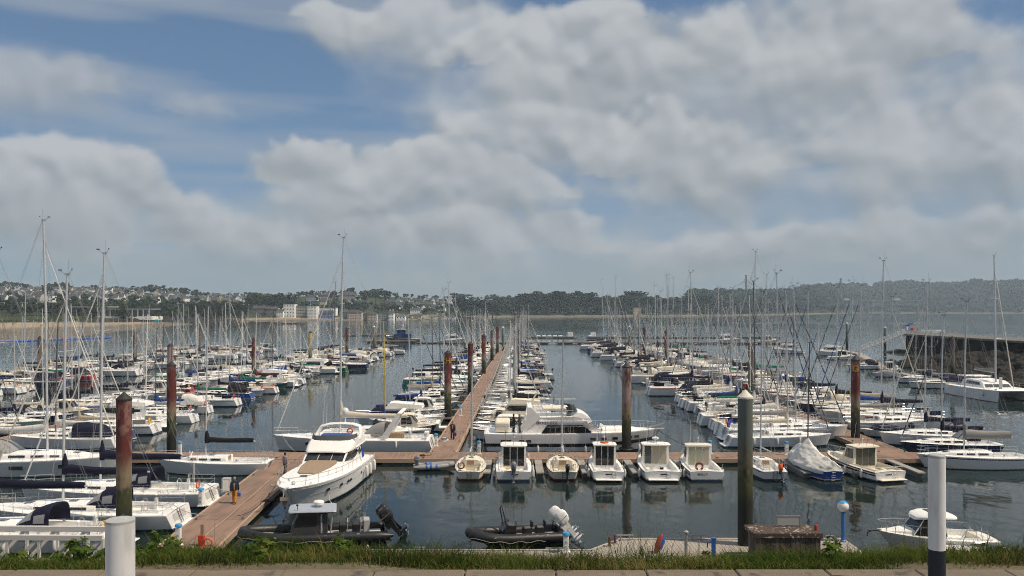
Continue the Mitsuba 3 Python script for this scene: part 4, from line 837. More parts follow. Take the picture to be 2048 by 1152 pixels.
def flybridge_boat(L=9.5, B=3.3):
    P = Proto(); h = Hull(L, B, 1.0, 1.65, dr=0.5, ts=0.93, tm=0.36, so=0.0, bo=1.1, wr=0.86, pw=2.4, pe=0.75, chine=1); P.h = h
    P.add('hull', h.mesh(14), '@hull', 35); P.add('deck', h.deck([(-L / 2 + 0.4, -0.2 * L, B * 0.38)], 12, floor=0.7, seat=0.45), '@deck', 30)
    hw = B / 2 - 0.42; z0 = 0.8; zt = float(h.z(0)) + 1.35; xa, xf = -0.2 * L, 0.16 * L
    def sq(x, z): return 1 - 0.1 * np.clip((z - 1) / 2, 0, 1) - 0.14 * np.clip((x - xf + 1) / 1.4, 0, 1)
    P.add('cabin', MB().prism([(xa, z0), (xf + 0.7, z0), (xf + 0.7, float(h.z(xf)) + 0.1), (xf - 0.4, zt), (xa, zt)], -hw, hw, sq), '@deck', 25)
    P.add('trunk', cabin_mesh(h, [xf + 0.4, 0.28 * L, 0.38 * L], [0.42, 0.3, 0.02], [0.66, 0.64, 0.5]), '@deck', 40)
    zl = float(h.z(0)) + 0.55
    for sd in (1, -1):
        m = MB(); q = [(xa + 0.3, zl), (xa + 0.3, zt - 0.2), (xf - 0.4, zt - 0.2), (xf + 0.15, zl)]; v = [[x, sd * (hw * sq(x, z) + 0.008), z] for x, z in q]
        m.add(v + [[p[0], p[1] - sd * 0.03, p[2]] for p in v], [[0, 1, 2, 3][::-sd], [0, 4, 5, 1], [1, 5, 6, 2], [2, 6, 7, 3], [3, 7, 4, 0]]); P.add('cabin__window', m, 'glass_dark', False)
    zA, zB = float(h.z(xf)) + 0.3, zt - 0.12
    def fx(z): return xf + 0.7 - 1.1 * (z - float(h.z(xf)) - 0.1) / (zt - float(h.z(xf)) - 0.1) + 0.012
    v = [[fx(z), y * hw * sq(fx(z), z), z] for y, z in ((-0.93, zA), (0.93, zA), (0.93, zB), (-0.93, zB))]
    m = MB(); m.add(v + [[p[0] - 0.03, p[1], p[2]] for p in v], [[0, 1, 2, 3], [4, 5, 1, 0], [5, 6, 2, 1], [6, 7, 3, 2], [7, 4, 0, 3]]); P.add('cabin__windscreen', m, 'glass_dark', False)
    P.add('flybridge', MB().prism([(xa - 1.0, zt + 0.002), (xf - 0.2, zt + 0.002), (xf - 0.7, zt + 0.55), (xf - 1.2, zt + 0.62), (xa - 0.9, zt + 0.35)], -hw * 0.96, hw * 0.96, lambda x, z: 1 - 0.08 * (z > zt + 0.2)), '@deck', 25)
    m = MB(); m.tube([[xa, hw * 0.85, zt + 0.4], [xa - 0.5, hw * 0.8, zt + 1.3], [xa - 0.5, -hw * 0.8, zt + 1.3], [xa, -hw * 0.85, zt + 0.4]], 0.06, 6); P.add('radar_arch', m, '@deck', 40)
    P.add('bow_rail', bow_rail(h, 0.0, 0.55, 7), 'steel', 40)
    P.add('swim_platform', cbox((-L / 2 - 0.35, 0, 0.3), (0.7, B * 0.8, 0.09), 0.03), '@deck', 30)
    return P
# ------------------------------------------------------------------ rows of boats along the pontoons
SB = {}
def sail_proto(i, lod):
    if (i, lod) not in SB:
        L, B, kw = ((7.2, 2.5, dict(ts=0.72, so=0.35, bo=0.7)), (8.4, 2.85, dict(ts=0.74)), (9.4, 3.1, dict(ts=0.8, wheel=True, bim=False)), (10.4, 3.4, dict(ts=0.82, wheel=True, spreaders=2)), (11.6, 3.75, dict(ts=0.84, wheel=True, spreaders=2, mast=16.2)),
                    (8.9, 2.9, dict(ts=0.62, so=0.6, bo=1.0, hood=True)), (12.8, 4.0, dict(ts=0.86, wheel=True, spreaders=2, mast=19.5, hullwin=True)))[i]
        SB[i, lod] = sailboat(L, B, lod, **kw); SB[i, lod].L = L
    return SB[i, lod]
MOT = {}
def motor_proto(i):
    if i not in MOT:
        MOT[i] = (lambda: pilothouse(6.4, 2.5, 1, outb='engine_black', tilt=30, platform=False), lambda: pilothouse(7.4, 2.75, 1, cab=1.45), lambda: speedboat(5.8, 2.25), lambda: speedboat(5.4, 2.1, True), lambda: flybridge_boat(9.2, 3.2), lambda: pilothouse(6.0, 2.35, 1, cab=1.25, aft=0.02, fwd=0.2, outb='engine_white', tilt=35, platform=False))[i]()
    return MOT[i]
MNAME = ('pilothouse boat', 'cabin cruiser', 'open speedboat', 'covered speedboat', 'flybridge cruiser', 'small fishing cruiser'); MLEN = (6.4, 7.4, 5.8, 5.4, 9.2, 6.0)
ORD = 'first second third fourth fifth sixth seventh eighth ninth tenth eleventh twelfth thirteenth fourteenth fifteenth sixteenth seventeenth eighteenth nineteenth twentieth'.split()
def ordinal(n):
    if n <= 20: return ORD[n - 1]
    tens = {2: 'twenty', 3: 'thirty', 4: 'forty', 5: 'fifty', 6: 'sixty', 7: 'seventy'}[n // 10]
    return {20: 'twentieth', 30: 'thirtieth', 40: 'fortieth', 50: 'fiftieth', 60: 'sixtieth', 70: 'seventieth'}[n] if n % 10 == 0 else f'{tens}-{ORD[n % 10 - 1]}'
COV = [('canvas_navy', 'navy', 30), ('canvas_blue', 'blue', 10), ('canvas_black', 'black', 17), ('sail_ecru', 'cream', 12), ('canvas_grey', 'grey', 9), ('canvas_white', 'white', 9), ('canvas_green', 'green', 3), ('canvas_wine', 'wine red', 3), ('canvas_tan', 'tan', 3)]
HUL = [('hull_white', 'white', 66), ('hull_plain', 'white', 14), ('hull_cream', 'cream', 7), ('hull_navy', 'navy', 5), ('hull_blue', 'blue', 3), ('hull_red', 'red', 2), ('hull_teal', 'teal', 1), ('hull_green', 'dark green', 1)]
def pick(r, tab): return r.choices(tab, [t[-1] for t in tab])[0]
def row(where, line, half, side, y0, y1, motors, sizes, seed, pitch=(3.5, 4.5), force=None, tall=1.0, bow_in=0.9, furls=('sail_white', 'sail_white', 'sail_ecru', 'alu', 'sail_spiral')):
    r = random.Random(seed); y, n = y0, 0; force = force or {}
    while y < y1:
        n += 1; lod = 1 if y < 150 else 2; f = force.get(n, {})
        if r.random() < motors and not f.get('sail') or f.get('motor') is not None:
            i = f.get('motor', r.choices(range(6), (3, 3, 2, 1.2, 1.2, 2))[0]); P, L = motor_proto(i), MLEN[i]; hul = pick(r, HUL[:5])
            swap = {'@hull': f.get('hull', hul[0]), '@deck': r.choice(('deck_white', 'deck_white', 'gel_gloss', 'deck_cream')), '@cover': r.choice(('canvas_black', 'canvas_navy', 'canvas_grey'))}
            lab, skip, name, cat, grp = f'{hul[1]} {MNAME[i]}', (), 'motor_boat', 'motorboat', 'motorboats berthed in the pontoon rows'
        else:
            i = f.get('size', r.choices(range(len(sizes)), sizes)[0]); P = sail_proto(i, lod); L = P.L; hul = pick(r, HUL); cov = pick(r, COV)
            if 'hull' in f: hul = [h for h in HUL if h[0] == f['hull']][0]
            if 'cover' in f: cov = [c for c in COV if c[0] == f['cover']][0]
            swap = {'@hull': hul[0], '@deck': r.choice(('deck_white', 'deck_white', 'gel_gloss', 'gel_gloss', 'deck_cream')), '@cover': cov[0], '@stripe': r.choice(('navy_paint', 'navy_paint', 'blue_paint', 'canvas_grey', 'red', 'canvas_green')), '@hood': r.choice(('canvas_navy', 'canvas_navy', 'canvas_black', 'canvas_grey', 'canvas_white', 'sail_ecru')), '@furl': r.choice(furls),
                    '@spar': f.get('spar', r.choice(('alu', 'alu', 'alu', 'alu', 'plastic_white', 'alu_dark'))), '@wood': r.choice(('teak', 'glass_grey')), '@buoy': r.choice(('orange', 'red', 'plastic_white', 'yellow'))}
            skip = tuple(a for a, p in (('spray_hood', 0.4), ('furled_sail', 0.3), ('bimini', 0.7), ('lifebuoy', 0.55), ('outboard', 0.6), ('cockpit_tent', 0.88), ('dodger', 0.5), ('sheer_stripe', 0.45)) if r.random() < p)
            lab, name, cat, grp = f'{hul[1]} sailing boat with {cov[1]} boom cover', 'sailing_boat', 'sailboat', 'sailing boats berthed in the pontoon rows'
        key = thing(name, f'{lab}, {ordinal(n)} out, {where}', cat, grp)
        bow = r.random() < bow_in
        cx = line(y) + side * (half + r.uniform(0.4, 0.9) + L / 2); rz = (math.pi if (side > 0) == bow else 0.0) + r.uniform(-0.05, 0.05)
        s = r.uniform(0.94, 1.06) * (f.get('scale', 1.0)); M = rotm(rz, (cx, y, r.uniform(-0.04, 0.03)), rx=r.uniform(-0.02, 0.02), ry=r.uniform(-0.008, 0.008), s=s)
        if name == 'sailing_boat': M[:3, 2] *= r.uniform(0.97, 1.03) * tall
        P.place(key, M, swap, skip)
        y += r.uniform(*pitch) * (0.86 if L < 7 else 1.14 if L > 11 else 1.0)
    return n
RF = ('sail_white', 'sail_spiral', 'alu', 'alu', 'sail_ecru', 'sail_spiral', 'canvas_blue')
row('H pontoon left side', LC, 1.25, -1, 88.5, 296, 0.28, (2, 4, 4, 2, 1, 2, 0.2), 11, (3.9, 5.0), {1: dict(motor=0), 2: dict(motor=4), 3: dict(size=2, cover='canvas_blue', sail=1), 4: dict(motor=2)})
row('H pontoon right side', LC, 1.25, 1, 85.5, 298, 0.30, (2, 4, 4, 2, 0.6, 2, 0.1), 12, (3.7, 4.7), {1: dict(motor=1), 2: dict(motor=2), 3: dict(motor=5)})
row('G pontoon left side', LR, 1.45, -1, 88.5, 290, 0.10, (1, 3, 5, 4, 2, 2, 0.5), 13, (3.2, 4.0), {2: dict(size=3, cover='canvas_navy', sail=1), 4: dict(size=2, cover='canvas_green', sail=1)}, 1.16, furls=RF)
row('G pontoon right side', LR, 1.45, 1, 87.5, 270, 0.14, (1, 3, 4, 4, 2, 2, 0.5), 14, (3.4, 4.3), {3: dict(size=4, cover='canvas_navy', sail=1), 4: dict(size=3, cover='canvas_blue', sail=1)}, 1.16, furls=RF)
row('left pontoon fairway side', LL, 1.2, 1, 80.5, 258, 0.34, (2, 4, 4, 2, 1, 2, 0.2), 15, (3.8, 4.9), {1: dict(size=3, sail=1, hull='hull_white', cover='canvas_white'), 2: dict(size=2, sail=1, hull='hull_navy', cover='canvas_tan'), 3: dict(size=2, sail=1, hull='hull_white'), 4: dict(motor=4), 5: dict(size=3, sail=1, hull='hull_plain'), 6: dict(size=1, sail=1, cover='canvas_blue')})
row('left pontoon beach side', LL, 1.2, -1, 84.0, 256, 0.22, (2, 4, 4, 3, 1, 2, 0.3), 16, (3.9, 4.9), {4: dict(size=1, hull='hull_navy', sail=1), 12: dict(size=1, hull='hull_red', sail=1)})
row('outermost left pontoon, near side', LF, 1.2, 1, 112, 272, 0.25, (2, 4, 4, 3, 1, 2, 0.2), 17, (3.9, 4.9), {1: dict(size=2, hull='hull_white', sail=1), 3: dict(size=2, hull='hull_teal', sail=1), 9: dict(size=1, hull='hull_red', sail=1), 11: dict(size=2, hull='hull_red', sail=1)})
row('outermost left pontoon, far side', LF, 1.2, -1, 128, 270, 0.25, (2, 4, 4, 3, 1, 2, 0.2), 18, (4.1, 5.2))
for key, line, half, sides in ((PC, LC, 1.25, (1, -1)), (PR, LR, 1.45, (1, -1)), (PL, LL, 1.2, (1, -1)), (PF, LF, 1.2, (1, -1))):
    for sd in sides: fingers(key, line, half, sd, np.arange(91.2 if key != PF else 114, 260, 8.6), 7.5)
# ------------------------------------------------------------------ the boats in front, one by one
def S(L, B, u=None, y=None, x=None, rz=math.pi, swap=None, skip=(), label='', name='sailing_boat', cat='sailboat', roll=0.0, **kw):
    P = sailboat(L, B, 0, **kw); k = thing(name, label, cat); skip = tuple(skip) + (() if L in (11.0, 9.4, 12.4) else ('sheer_stripe',))
    sw = {'@hull': 'hull_white', '@deck': 'gel_gloss', '@cover': 'canvas_navy', '@hood': 'canvas_navy', '@furl': 'sail_white', '@spar': 'alu', '@wood': 'teak', '@buoy': 'orange', '@stripe': 'navy_paint'}; sw.update(swap or {})
    P.place(k, rotm(rz, (x if x is not None else pxy(u, y), y, 0), rx=roll), sw, skip); return k, P
# left group with their sterns to the slanting walkway
S(14.6, 4.4, x=-38.9, y=68.0, fb=1.25, rz=0.0, mast=20.6, spreaders=2, hullwin=True, wheel=True, hood=True, ts=0.86, cabh=0.5, boomz=3.4, swap={'@cover': 'canvas_white', '@hood': 'canvas_grey', '@hull': 'hull_plain'}, skip=('lifebuoy',), label='big white sailing yacht with dark hull windows behind the tallest mast at the left edge')
S(13.0, 4.1, x=-27.3, y=57.4, fb=1.05, windgen=True, mast=17.2, spreaders=2, wheel=True, hood=True, ts=0.86, boomz=3.1, fenders=0, label='white sailing boat with navy spray hood and orange lifebuoy by the slanting walkway')
S(12.3, 4.0, x=-26.8, y=51.6, fb=1.02, mast=15.5, spreaders=2, wheel=True, hood=True, ts=0.86, boomz=3.25, swap={'@furl': 'sail_ecru'}, skip=('lifebuoy',), label='white sailing boat with broad open stern between two navy hooded boats by the walkway')
S(12.4, 3.9, x=-28.3, y=46.9, fb=1.0, mast=16.5, spreaders=2, wheel=True, hood=True, ts=0.84, boomz=3.35, swap={'@buoy': 'yellow'}, label='white sailing boat with yellow horseshoe buoy, closest to the quay on the left', fenders=2)
k, P = S(9.3, 3.05, x=-24.3, y=68.2, mast=13.6, wheel=False, hood=False, furl=False, ts=0.74, so=0.5, bo=0.8, boomz=2.55, swap={'@cover': 'canvas_black', '@hull': 'hull_plain'}, skip=('lifebuoy',), label='pale grey sailing boat with black boom cover lying along the left of the cross pontoon')
kK, PK = S(15.0, 4.6, x=-15.2, y=79.4, fb=1.2, mast=20.2, spreaders=2, hullwin=True, wheel=True, hood=True, ts=0.88, boomz=3.1, fenders=2, swap={'@cover': 'sail_ecru', '@hull': 'hull_plain', '@hood': 'canvas_grey'}, label='large white sailing yacht with cream boom cover behind the motor yacht')
MK = rotm(math.pi, (-15.2, 79.4, 0))
for sd in (1, -1): put(kK, 'targa_arch_leg', shape(MB().prism([(-3.0, 1.4), (-3.7, 1.4), (-4.9, 3.7), (-4.55, 3.75)], sd * 1.9, sd * 2.06), 'gel_gloss', 25), MK)
put(kK, 'targa_arch_top', shape(cbox((-4.75, 0, 3.7), (0.4, 4.1, 0.12), 0.04), 'gel_gloss', 25), MK)
put(kK, 'cockpit_table', shape(cbox((-4.2, 0, 1.35), (1.5, 0.6, 0.6), 0.05), 'teak', 30), MK); put(kK, 'life_raft', shape(cbox((-7.2, 1.2, 1.7), (0.4, 0.8, 0.5), 0.06), 'plastic_white', 30), MK); put(kK, 'cockpit_cushion', shape(cbox((-2.9, -0.9, 1.55), (1.2, 0.5, 0.35), 0.06), 'canvas_black', 30), MK)
h = Hull(3.0, 1.45, 0.45, 0.6, dr=0.2, ts=0.9, tm=0.4, so=0, bo=0.4, wr=0.8); P = Proto(); P.add('hull', h.mesh(10), 'hull_grey', 35); P.add('deck', h.deck([(-1.2, 0.9, 0.5)], 8, floor=0.3, seat=0.2), 'deck_grey', 30)
P.place(thing('dinghy', 'small grey tender behind the stern of the large white sailing yacht', 'dinghy'), rotm(1.4, (-6.9, 82.0, 0)))
S(11.0, 3.5, x=-13.6, y=84.2, rz=0.0, mast=12.2, hood=False, furl=False, ts=0.8, swap={'@cover': 'canvas_blue', '@spar': 'alu_yellow'}, skip=('lifebuoy',), label='sailing boat with a yellow mast and bright blue boom cover')
# right group
S(9.4, 3.1, x=38.9, y=70.6, bulk=1.7, mast=14.0, hood=False, furl=False, ts=0.74, so=0.4, bo=0.7, boomz=2.5, swap={'@cover': 'canvas_grey', '@hull': 'hull_plain', '@buoy': 'red'}, label='white sailing boat with drooping grey boom cover at the right edge behind the white post')
S(9.2, 3.0, x=40.4, y=77.3, mast=12.8, hood=True, ts=0.7, so=0.5, bo=0.9, swap={'@hull': 'hull_navy', '@cover': 'canvas_navy', '@furl': 'sail_spiral'}, skip=('lifebuoy',), label='dark blue hulled sailing boat with white deck right of the G pile')
S(10.6, 3.5, x=41.4, y=82.2, mast=16.0, spreaders=2, hood=True, swap={'@cover': 'canvas_navy', '@furl': 'sail_ecru'}, skip=('lifebuoy',), label='white sailing boat with tall mast just behind the dark blue hulled one')
S(10.0, 3.2, x=26.2, y=81.6, rz=0.0, mast=15.3, hood=False, fenders=3, ts=0.72, so=-0.4, bo=0.5, swap={'@cover': 'sail_ecru', '@furl': 'sail_spiral'}, skip=('lifebuoy',), label='white sailing boat with three fenders at the head of the G pontoon row')
S(12.6, 3.9, x=28.2, y=85.8, rz=0.0, mast=15.8, spreaders=2, hood=False, ts=0.88, wheel=True, swap={'@cover': 'canvas_grey', '@furl': 'sail_spiral'}, label='white racing sailing boat with broad stern and a man in blue aboard')

# motor yacht, bow to the camera
def motor_yacht():
    P = Proto(); h = Hull(15.4, 4.5, 1.5, 1.98, dr=0.7, ts=0.95, tm=0.38, so=0.1, bo=1.9, wr=0.91, pw=2.5, pe=0.70, chine=1); P.h = h
    P.add('hull', h.mesh(24), 'hull_white', 35); P.add('deck', h.deck([(-7.2, -5.0, 1.55)], 20, floor=0.5, seat=0.3), 'gel_gloss', 30)
    for f, wd, b in ((0.90, 0.03, 'rubber_grey'), (0.55, 0.022, 'rubber_grey')):
        m = MB()
        for sd in (1, -1):
            pts = []
            for x in np.linspace(-7.7, 7.55, 24):
                t = x / 15.4 + 0.5; xw = -7.7 + 0.1 + t * 13.3; bs = float(h.half(x)); bw = bs * 0.91 * (1 - 0.42 * t ** 5); z = float(h.z(x)); g = 1 - f
                y = np.interp(g, [0, 0.08, 0.5, 0.84, 1], [bs, bs * 1.004, (bs + bw) / 2 * (1.012 - 0.1 * t * t), (bs * 0.16 + bw * 0.84) * (1.012 - 0.06 * t * t), bw]); pts.append([x + (xw - x) * g, sd * (y + 0.005), z * f])
            m.tube(pts, wd, 6)
        P.add('rubbing_strake', m, b, 40)
    for sd in (1, -1):
        for xx in (4.3, 2.2, 0.8, 0.2, -3.0):
            t = xx / 15.4 + 0.5; g = 0.40; bs = float(h.half(xx)); bw = bs * 0.91 * (1 - 0.42 * t ** 5); xw = -7.6 + t * 13.3
            y = np.interp(g, [0, 0.5], [bs, (bs + bw) / 2 * 1.0]); a = np.arange(14) * 2 * np.pi / 14
            yaw = math.atan2(float(h.half(xx + 0.2)) - float(h.half(xx - 0.2)), 0.4)
            m = MB(); m.loft(np.array([np.stack([r * 0.21 * np.cos(a), a * 0 + o, r * 0.10 * np.sin(a)], -1) for r, o in ((1, -0.05), (1, 0.03), (0.85, 0.035))]), True, True)
            P.add('hull__porthole', MB().put(m.mesh(), rotm(yaw * sd if sd > 0 else yaw * sd, (xx + (xw - xx) * g, sd * y, float(h.z(xx)) * (1 - g))) if sd > 0 else rotm(math.pi - yaw, (xx + (xw - xx) * g, -y, float(h.z(xx)) * (1 - g)))), 'glass_dark', 40)
    # foredeck trunk and sun pad
    xs = [-1.2, 0.2, 2.6, 4.4, 5.2]; hs = [0.62, 0.50, 0.34, 0.2, 0.03]; wf = [0.74, 0.72, 0.68, 0.6, 0.42]
    P.add('trunk', cabin_mesh(h, xs, hs, wf), 'gel_gloss', 40)
    def top(x, y): return float(h.z(x)) + np.interp(x, xs, hs) * (1.09 - 0.10 * abs(y) / (float(h.half(x)) * 0.7))
    m = MB(); o = [(-0.55, 1.0), (-0.1, 1.15), (1.4, 1.08), (3.0, 0.78), (3.5, 0.5), (3.5, -0.5), (3.0, -0.78), (1.4, -1.08), (-0.1, -1.15), (-0.55, -1.0)]
    bt = [[x, y, top(x, y) + 0.0] for x, y in o]; tp = [[x * 0.99 + 0.01, y * 0.97, top(x, y) + 0.09] for x, y in o]
    m.loft(np.array([bt, tp]), False, True); P.add('sun_pad', m, 'tan_pad', 30)
    m = MB(); m.lathe([(0.27, 0), (0.27, 0.035), (0.22, 0.05)], (4.1, 0, top(4.1, 0) + 0.005), 18); P.add('deck_hatch', m, 'glass_dark', 40)
    # saloon
    z0, xw0, zw0, xw1, zw1 = 1.5, -0.45, 2.18, -1.75, 2.80
    def sq(x, z): return 1.0 - 0.13 * np.clip((z - 1.9) / 1.1, 0, 1) - 0.15 * np.clip((x + 2.4) / 2.0, 0, 1)
    P.add('saloon', MB().prism([(-5.0, z0), (-0.2, z0), (xw0, zw0 - 0.02), (xw1, zw1), (-5.0, zw1)], -1.86, 1.86, sq), 'gel_gloss', 25)
    def fx(z): return xw0 + (xw1 - xw0) * (z - zw0) / (zw1 - zw0) + 0.015
    for a, b in ((-0.93, -0.34), (-0.31, 0.31), (0.34, 0.93)):
        zA, zB = zw0 + 0.05, zw1 - 0.04; v = [[fx(z), y * 1.86 * sq(fx(z), z), z] for y, z in ((a, zA), (b, zA), (b * 0.97, zB), (a * 0.97, zB))]
        m = MB(); m.add(v + [[p[0] - 0.03, p[1], p[2]] for p in v], [[0, 1, 2, 3], [4, 5, 1, 0], [5, 6, 2, 1], [6, 7, 3, 2], [7, 4, 0, 3]]); P.add('saloon__windscreen', m, 'glass_dark', False)
    for y in (-0.9, 0.1, 0.95): P.add('saloon__wiper', MB().tube([[fx(2.22) + 0.03, y, 2.20], [fx(2.62) + 0.03, y + 0.3, 2.62]], 0.012, 4), 'rubber_black', False)
    for sd in (1, -1):
        q = [(-0.75, 2.22), (-1.72, 2.76), (-2.6, 2.78), (-3.7, 2.62), (-4.0, 2.48), (-3.6, 2.30), (-2.6, 2.20)]; v = [[x, sd * (1.86 * sq(x, z) + 0.012), z] for x, z in q]
        m = MB(); n = len(v); m.add(v, [[0, i, i + 1][::-sd] for i in range(1, n - 1)]); m.add(v + [[p[0], p[1] - sd * 0.03, p[2]] for p in v], [[i, (i + 1) % n, (i + 1) % n + n, i + n] for i in range(n)]); P.add('saloon__window', m, 'glass_dark', False)
        q = [(-4.3, 2.15), (-4.2, 2.5), (-4.65, 2.62), (-4.92, 2.3)]; v = [[x, sd * (1.86 * sq(x, z) + 0.012), z] for x, z in q]
        m = MB(); m.add(v + [[p[0], p[1] - sd * 0.03, p[2]] for p in v], [[0, 1, 2, 3], [0, 4, 5, 1], [1, 5, 6, 2], [2, 6, 7, 3], [3, 7, 4, 0]]); P.add('saloon__aft_window', m, 'glass_dark', False)
    # flybridge moulding: smooth white brow rising over the windscreen
    m = MB(); secs = []
    for x, zb, zt, w in ((-1.25, 2.72, 2.79, 0.80), (-1.6, 2.74, 2.95, 0.93), (-2.1, 2.76, 3.2, 1.0), (-2.7, 2.78, 3.42, 1.03), (-3.1, 2.78, 3.5, 1.04), (-3.14, 2.78, 3.5, 1.04), (-3.2, 2.78, 2.95, 1.04), (-6.2, 2.78, 2.95, 1.02), (-6.6, 2.80, 2.92, 0.96)):
        W = 1.72 * w; p = [(W, zb), (W * 1.02, zb + (zt - zb) * 0.3), (W * 0.97, zb + (zt - zb) * 0.75), (W * 0.86, zt), (W * 0.4, zt + 0.03), (0, zt + 0.04)]
        secs.append([[x, y, z] for y, z in p] + [[x, -y, z] for y, z in p[-2::-1]])
    m.loft(np.array(secs), True, True, True); P.add('flybridge', m, 'gel_gloss', 40)
    for sd in (1, -1):
        P.add('flybridge__coaming', MB().prism([(-3.1, 2.9), (-3.0, 3.5), (-4.4, 3.52), (-5.6, 3.42), (-6.3, 3.1), (-6.3, 2.9)], sd * 1.62, sd * 1.76), 'gel_gloss', 25)
    m = MB(); secs = []
    for x, y, z in ((-3.9, 1.72, 3.5), (-3.2, 1.66, 3.5), (-2.75, 1.35, 3.46), (-2.6, 0.7, 3.47), (-2.58, 0, 3.48), (-2.6, -0.7, 3.47), (-2.75, -1.35, 3.46), (-3.2, -1.66, 3.5), (-3.9, -1.72, 3.5)):
        secs.append([[x, y, z - 0.04], [x - 0.16, y * 0.97, z + 0.30], [x - 0.19, y * 0.955, z + 0.30], [x - 0.03, y * 0.985, z - 0.04]])
    m.loft(np.array(secs), True, True); P.add('flybridge__wind_screen', m, 'glass_grey', 40)
    P.add('flybridge__seat', cbox((-4.3, 0, 3.35), (0.8, 2.3, 0.75), 0.1), 'blue_cushion', 30)
    P.add('flybridge__seat', cbox((-5.4, 0, 3.2), (0.7, 2.6, 0.5), 0.1), 'plastic_white', 30)
    m = MB(); secs = []                                               # radar arch, raked aft
    for x, y, z, wx, wz in ((-4.7, 1.74, 3.3, 0.55, 0.12), (-5.15, 1.70, 3.75, 0.5, 0.12), (-5.6, 1.5, 4.12, 0.42, 0.12), (-5.8, 0.9, 4.26, 0.38, 0.1), (-5.85, 0, 4.3, 0.36, 0.1), (-5.8, -0.9, 4.26, 0.38, 0.1), (-5.6, -1.5, 4.12, 0.42, 0.12), (-5.15, -1.7, 3.75, 0.5, 0.12), (-4.7, -1.74, 3.3, 0.55, 0.12)):
        a = np.arange(10) * 2 * np.pi / 10; nrm = np.array([0, y / 1.9, max(0.05, z - 3.2)]); nrm /= np.linalg.norm(nrm)
        secs.append([[x + wx * math.cos(k), y + nrm[1] * wz * math.sin(k), z + nrm[2] * wz * math.sin(k)] for k in a])
    m.loft(np.array(secs), True, True); P.add('radar_arch', m, 'gel_gloss', 50)
    m = MB(); m.tube([[-5.85, 0.25, 4.3], [-5.9, 0.25, 5.05]], 0.05, 8); P.add('dome_mast', m, 'plastic_white', 40)
    P.add('satellite_dome', MB().lathe([(0.2, 0), (0.27, 0.08), (0.28, 0.25), (0.24, 0.4), (0.14, 0.5), (0.03, 0.54)], (-5.9, 0.25, 5.0), 16), 'plastic_white', 60)
    for y, l, le in ((-1.2, 1.9, 0.0), (1.1, 2.1, -0.5), (-1.5, 2.6, 0.2)): P.add('antenna', MB().tube([[-5.7, y, 4.2], [-5.8 - le, y + le * 0.5, 4.2 + l]], [0.016, 0.008], 5), 'plastic_white', False)
    m = MB(); m.torus((-4.85, 0.9, 3.85), 0.2, 0.05, 14, 6, 'x'); P.add('lifebuoy', m, 'orange', 50)
    P.add('bow_rail', bow_rail(h, -3.0, 0.62, 10, 0.017), 'steel', 40)
    m = MB()
    for sd in (1, -1): m.tube([[x, sd * max(0.06, float(h.half(x)) - 0.08), float(h.z(x)) + 0.34] for x in np.linspace(-2.9, 7.5, 14)], 0.011, 4)
    P.add('middle_rail', m, 'steel', 40)
    m = MB(); m.box((7.75, 0, 1.93), (0.9, 0.16, 0.09)); m.tube([[7.4, 0, 1.9], [8.2, 0, 1.84], [8.3, 0, 1.55]], 0.035, 6); m.box((8.25, 0, 1.45), (0.1, 0.42, 0.22)); P.add('anchor', m, 'steel', False)
    m = MB(); m.lathe([(0.12, 0), (0.1, 0.1), (0.13, 0.15), (0.1, 0.2)], (6.3, 0, float(h.z(6.3)) + 0.03), 12); P.add('windlass', m, 'steel', 40)
    for x, sd in ((5.9, 1), (5.9, -1), (-7.0, 1), (-7.0, -1)): P.add('cleat', cleat_mesh(x, sd * (float(h.half(x)) - 0.2), float(h.z(x)), 1.57), 'steel', 40)
    for x in (-4.0, -5.2, -6.6): P.add('fender', MB().put(fender(0, 0, 0).mesh(), rotm(0, (x, 2.42, 0.85), s=1.35)), 'plastic_white', 50)
    P.add('swim_platform', cbox((-8.1, 0, 0.35), (0.9, 3.9, 0.12), 0.04), 'gel_gloss', 30)
    m = MB(); m.prism([(-5.05, 2.75), (-5.05, 1.6), (-6.4, 1.6), (-5.6, 2.7)], 1.60, 1.66); P.add('side_curtain', m, 'canvas_blue', 30)
    return P
mat('blue_cushion', (0.05, 0.10, 0.28), 0.7)
motor_yacht().place(thing('motor_yacht', 'large white flybridge motor yacht with tan sun pad, bow towards the quay', 'yacht'), rotm(math.radians(-93.3), (-13.85, 60.6, 0)))

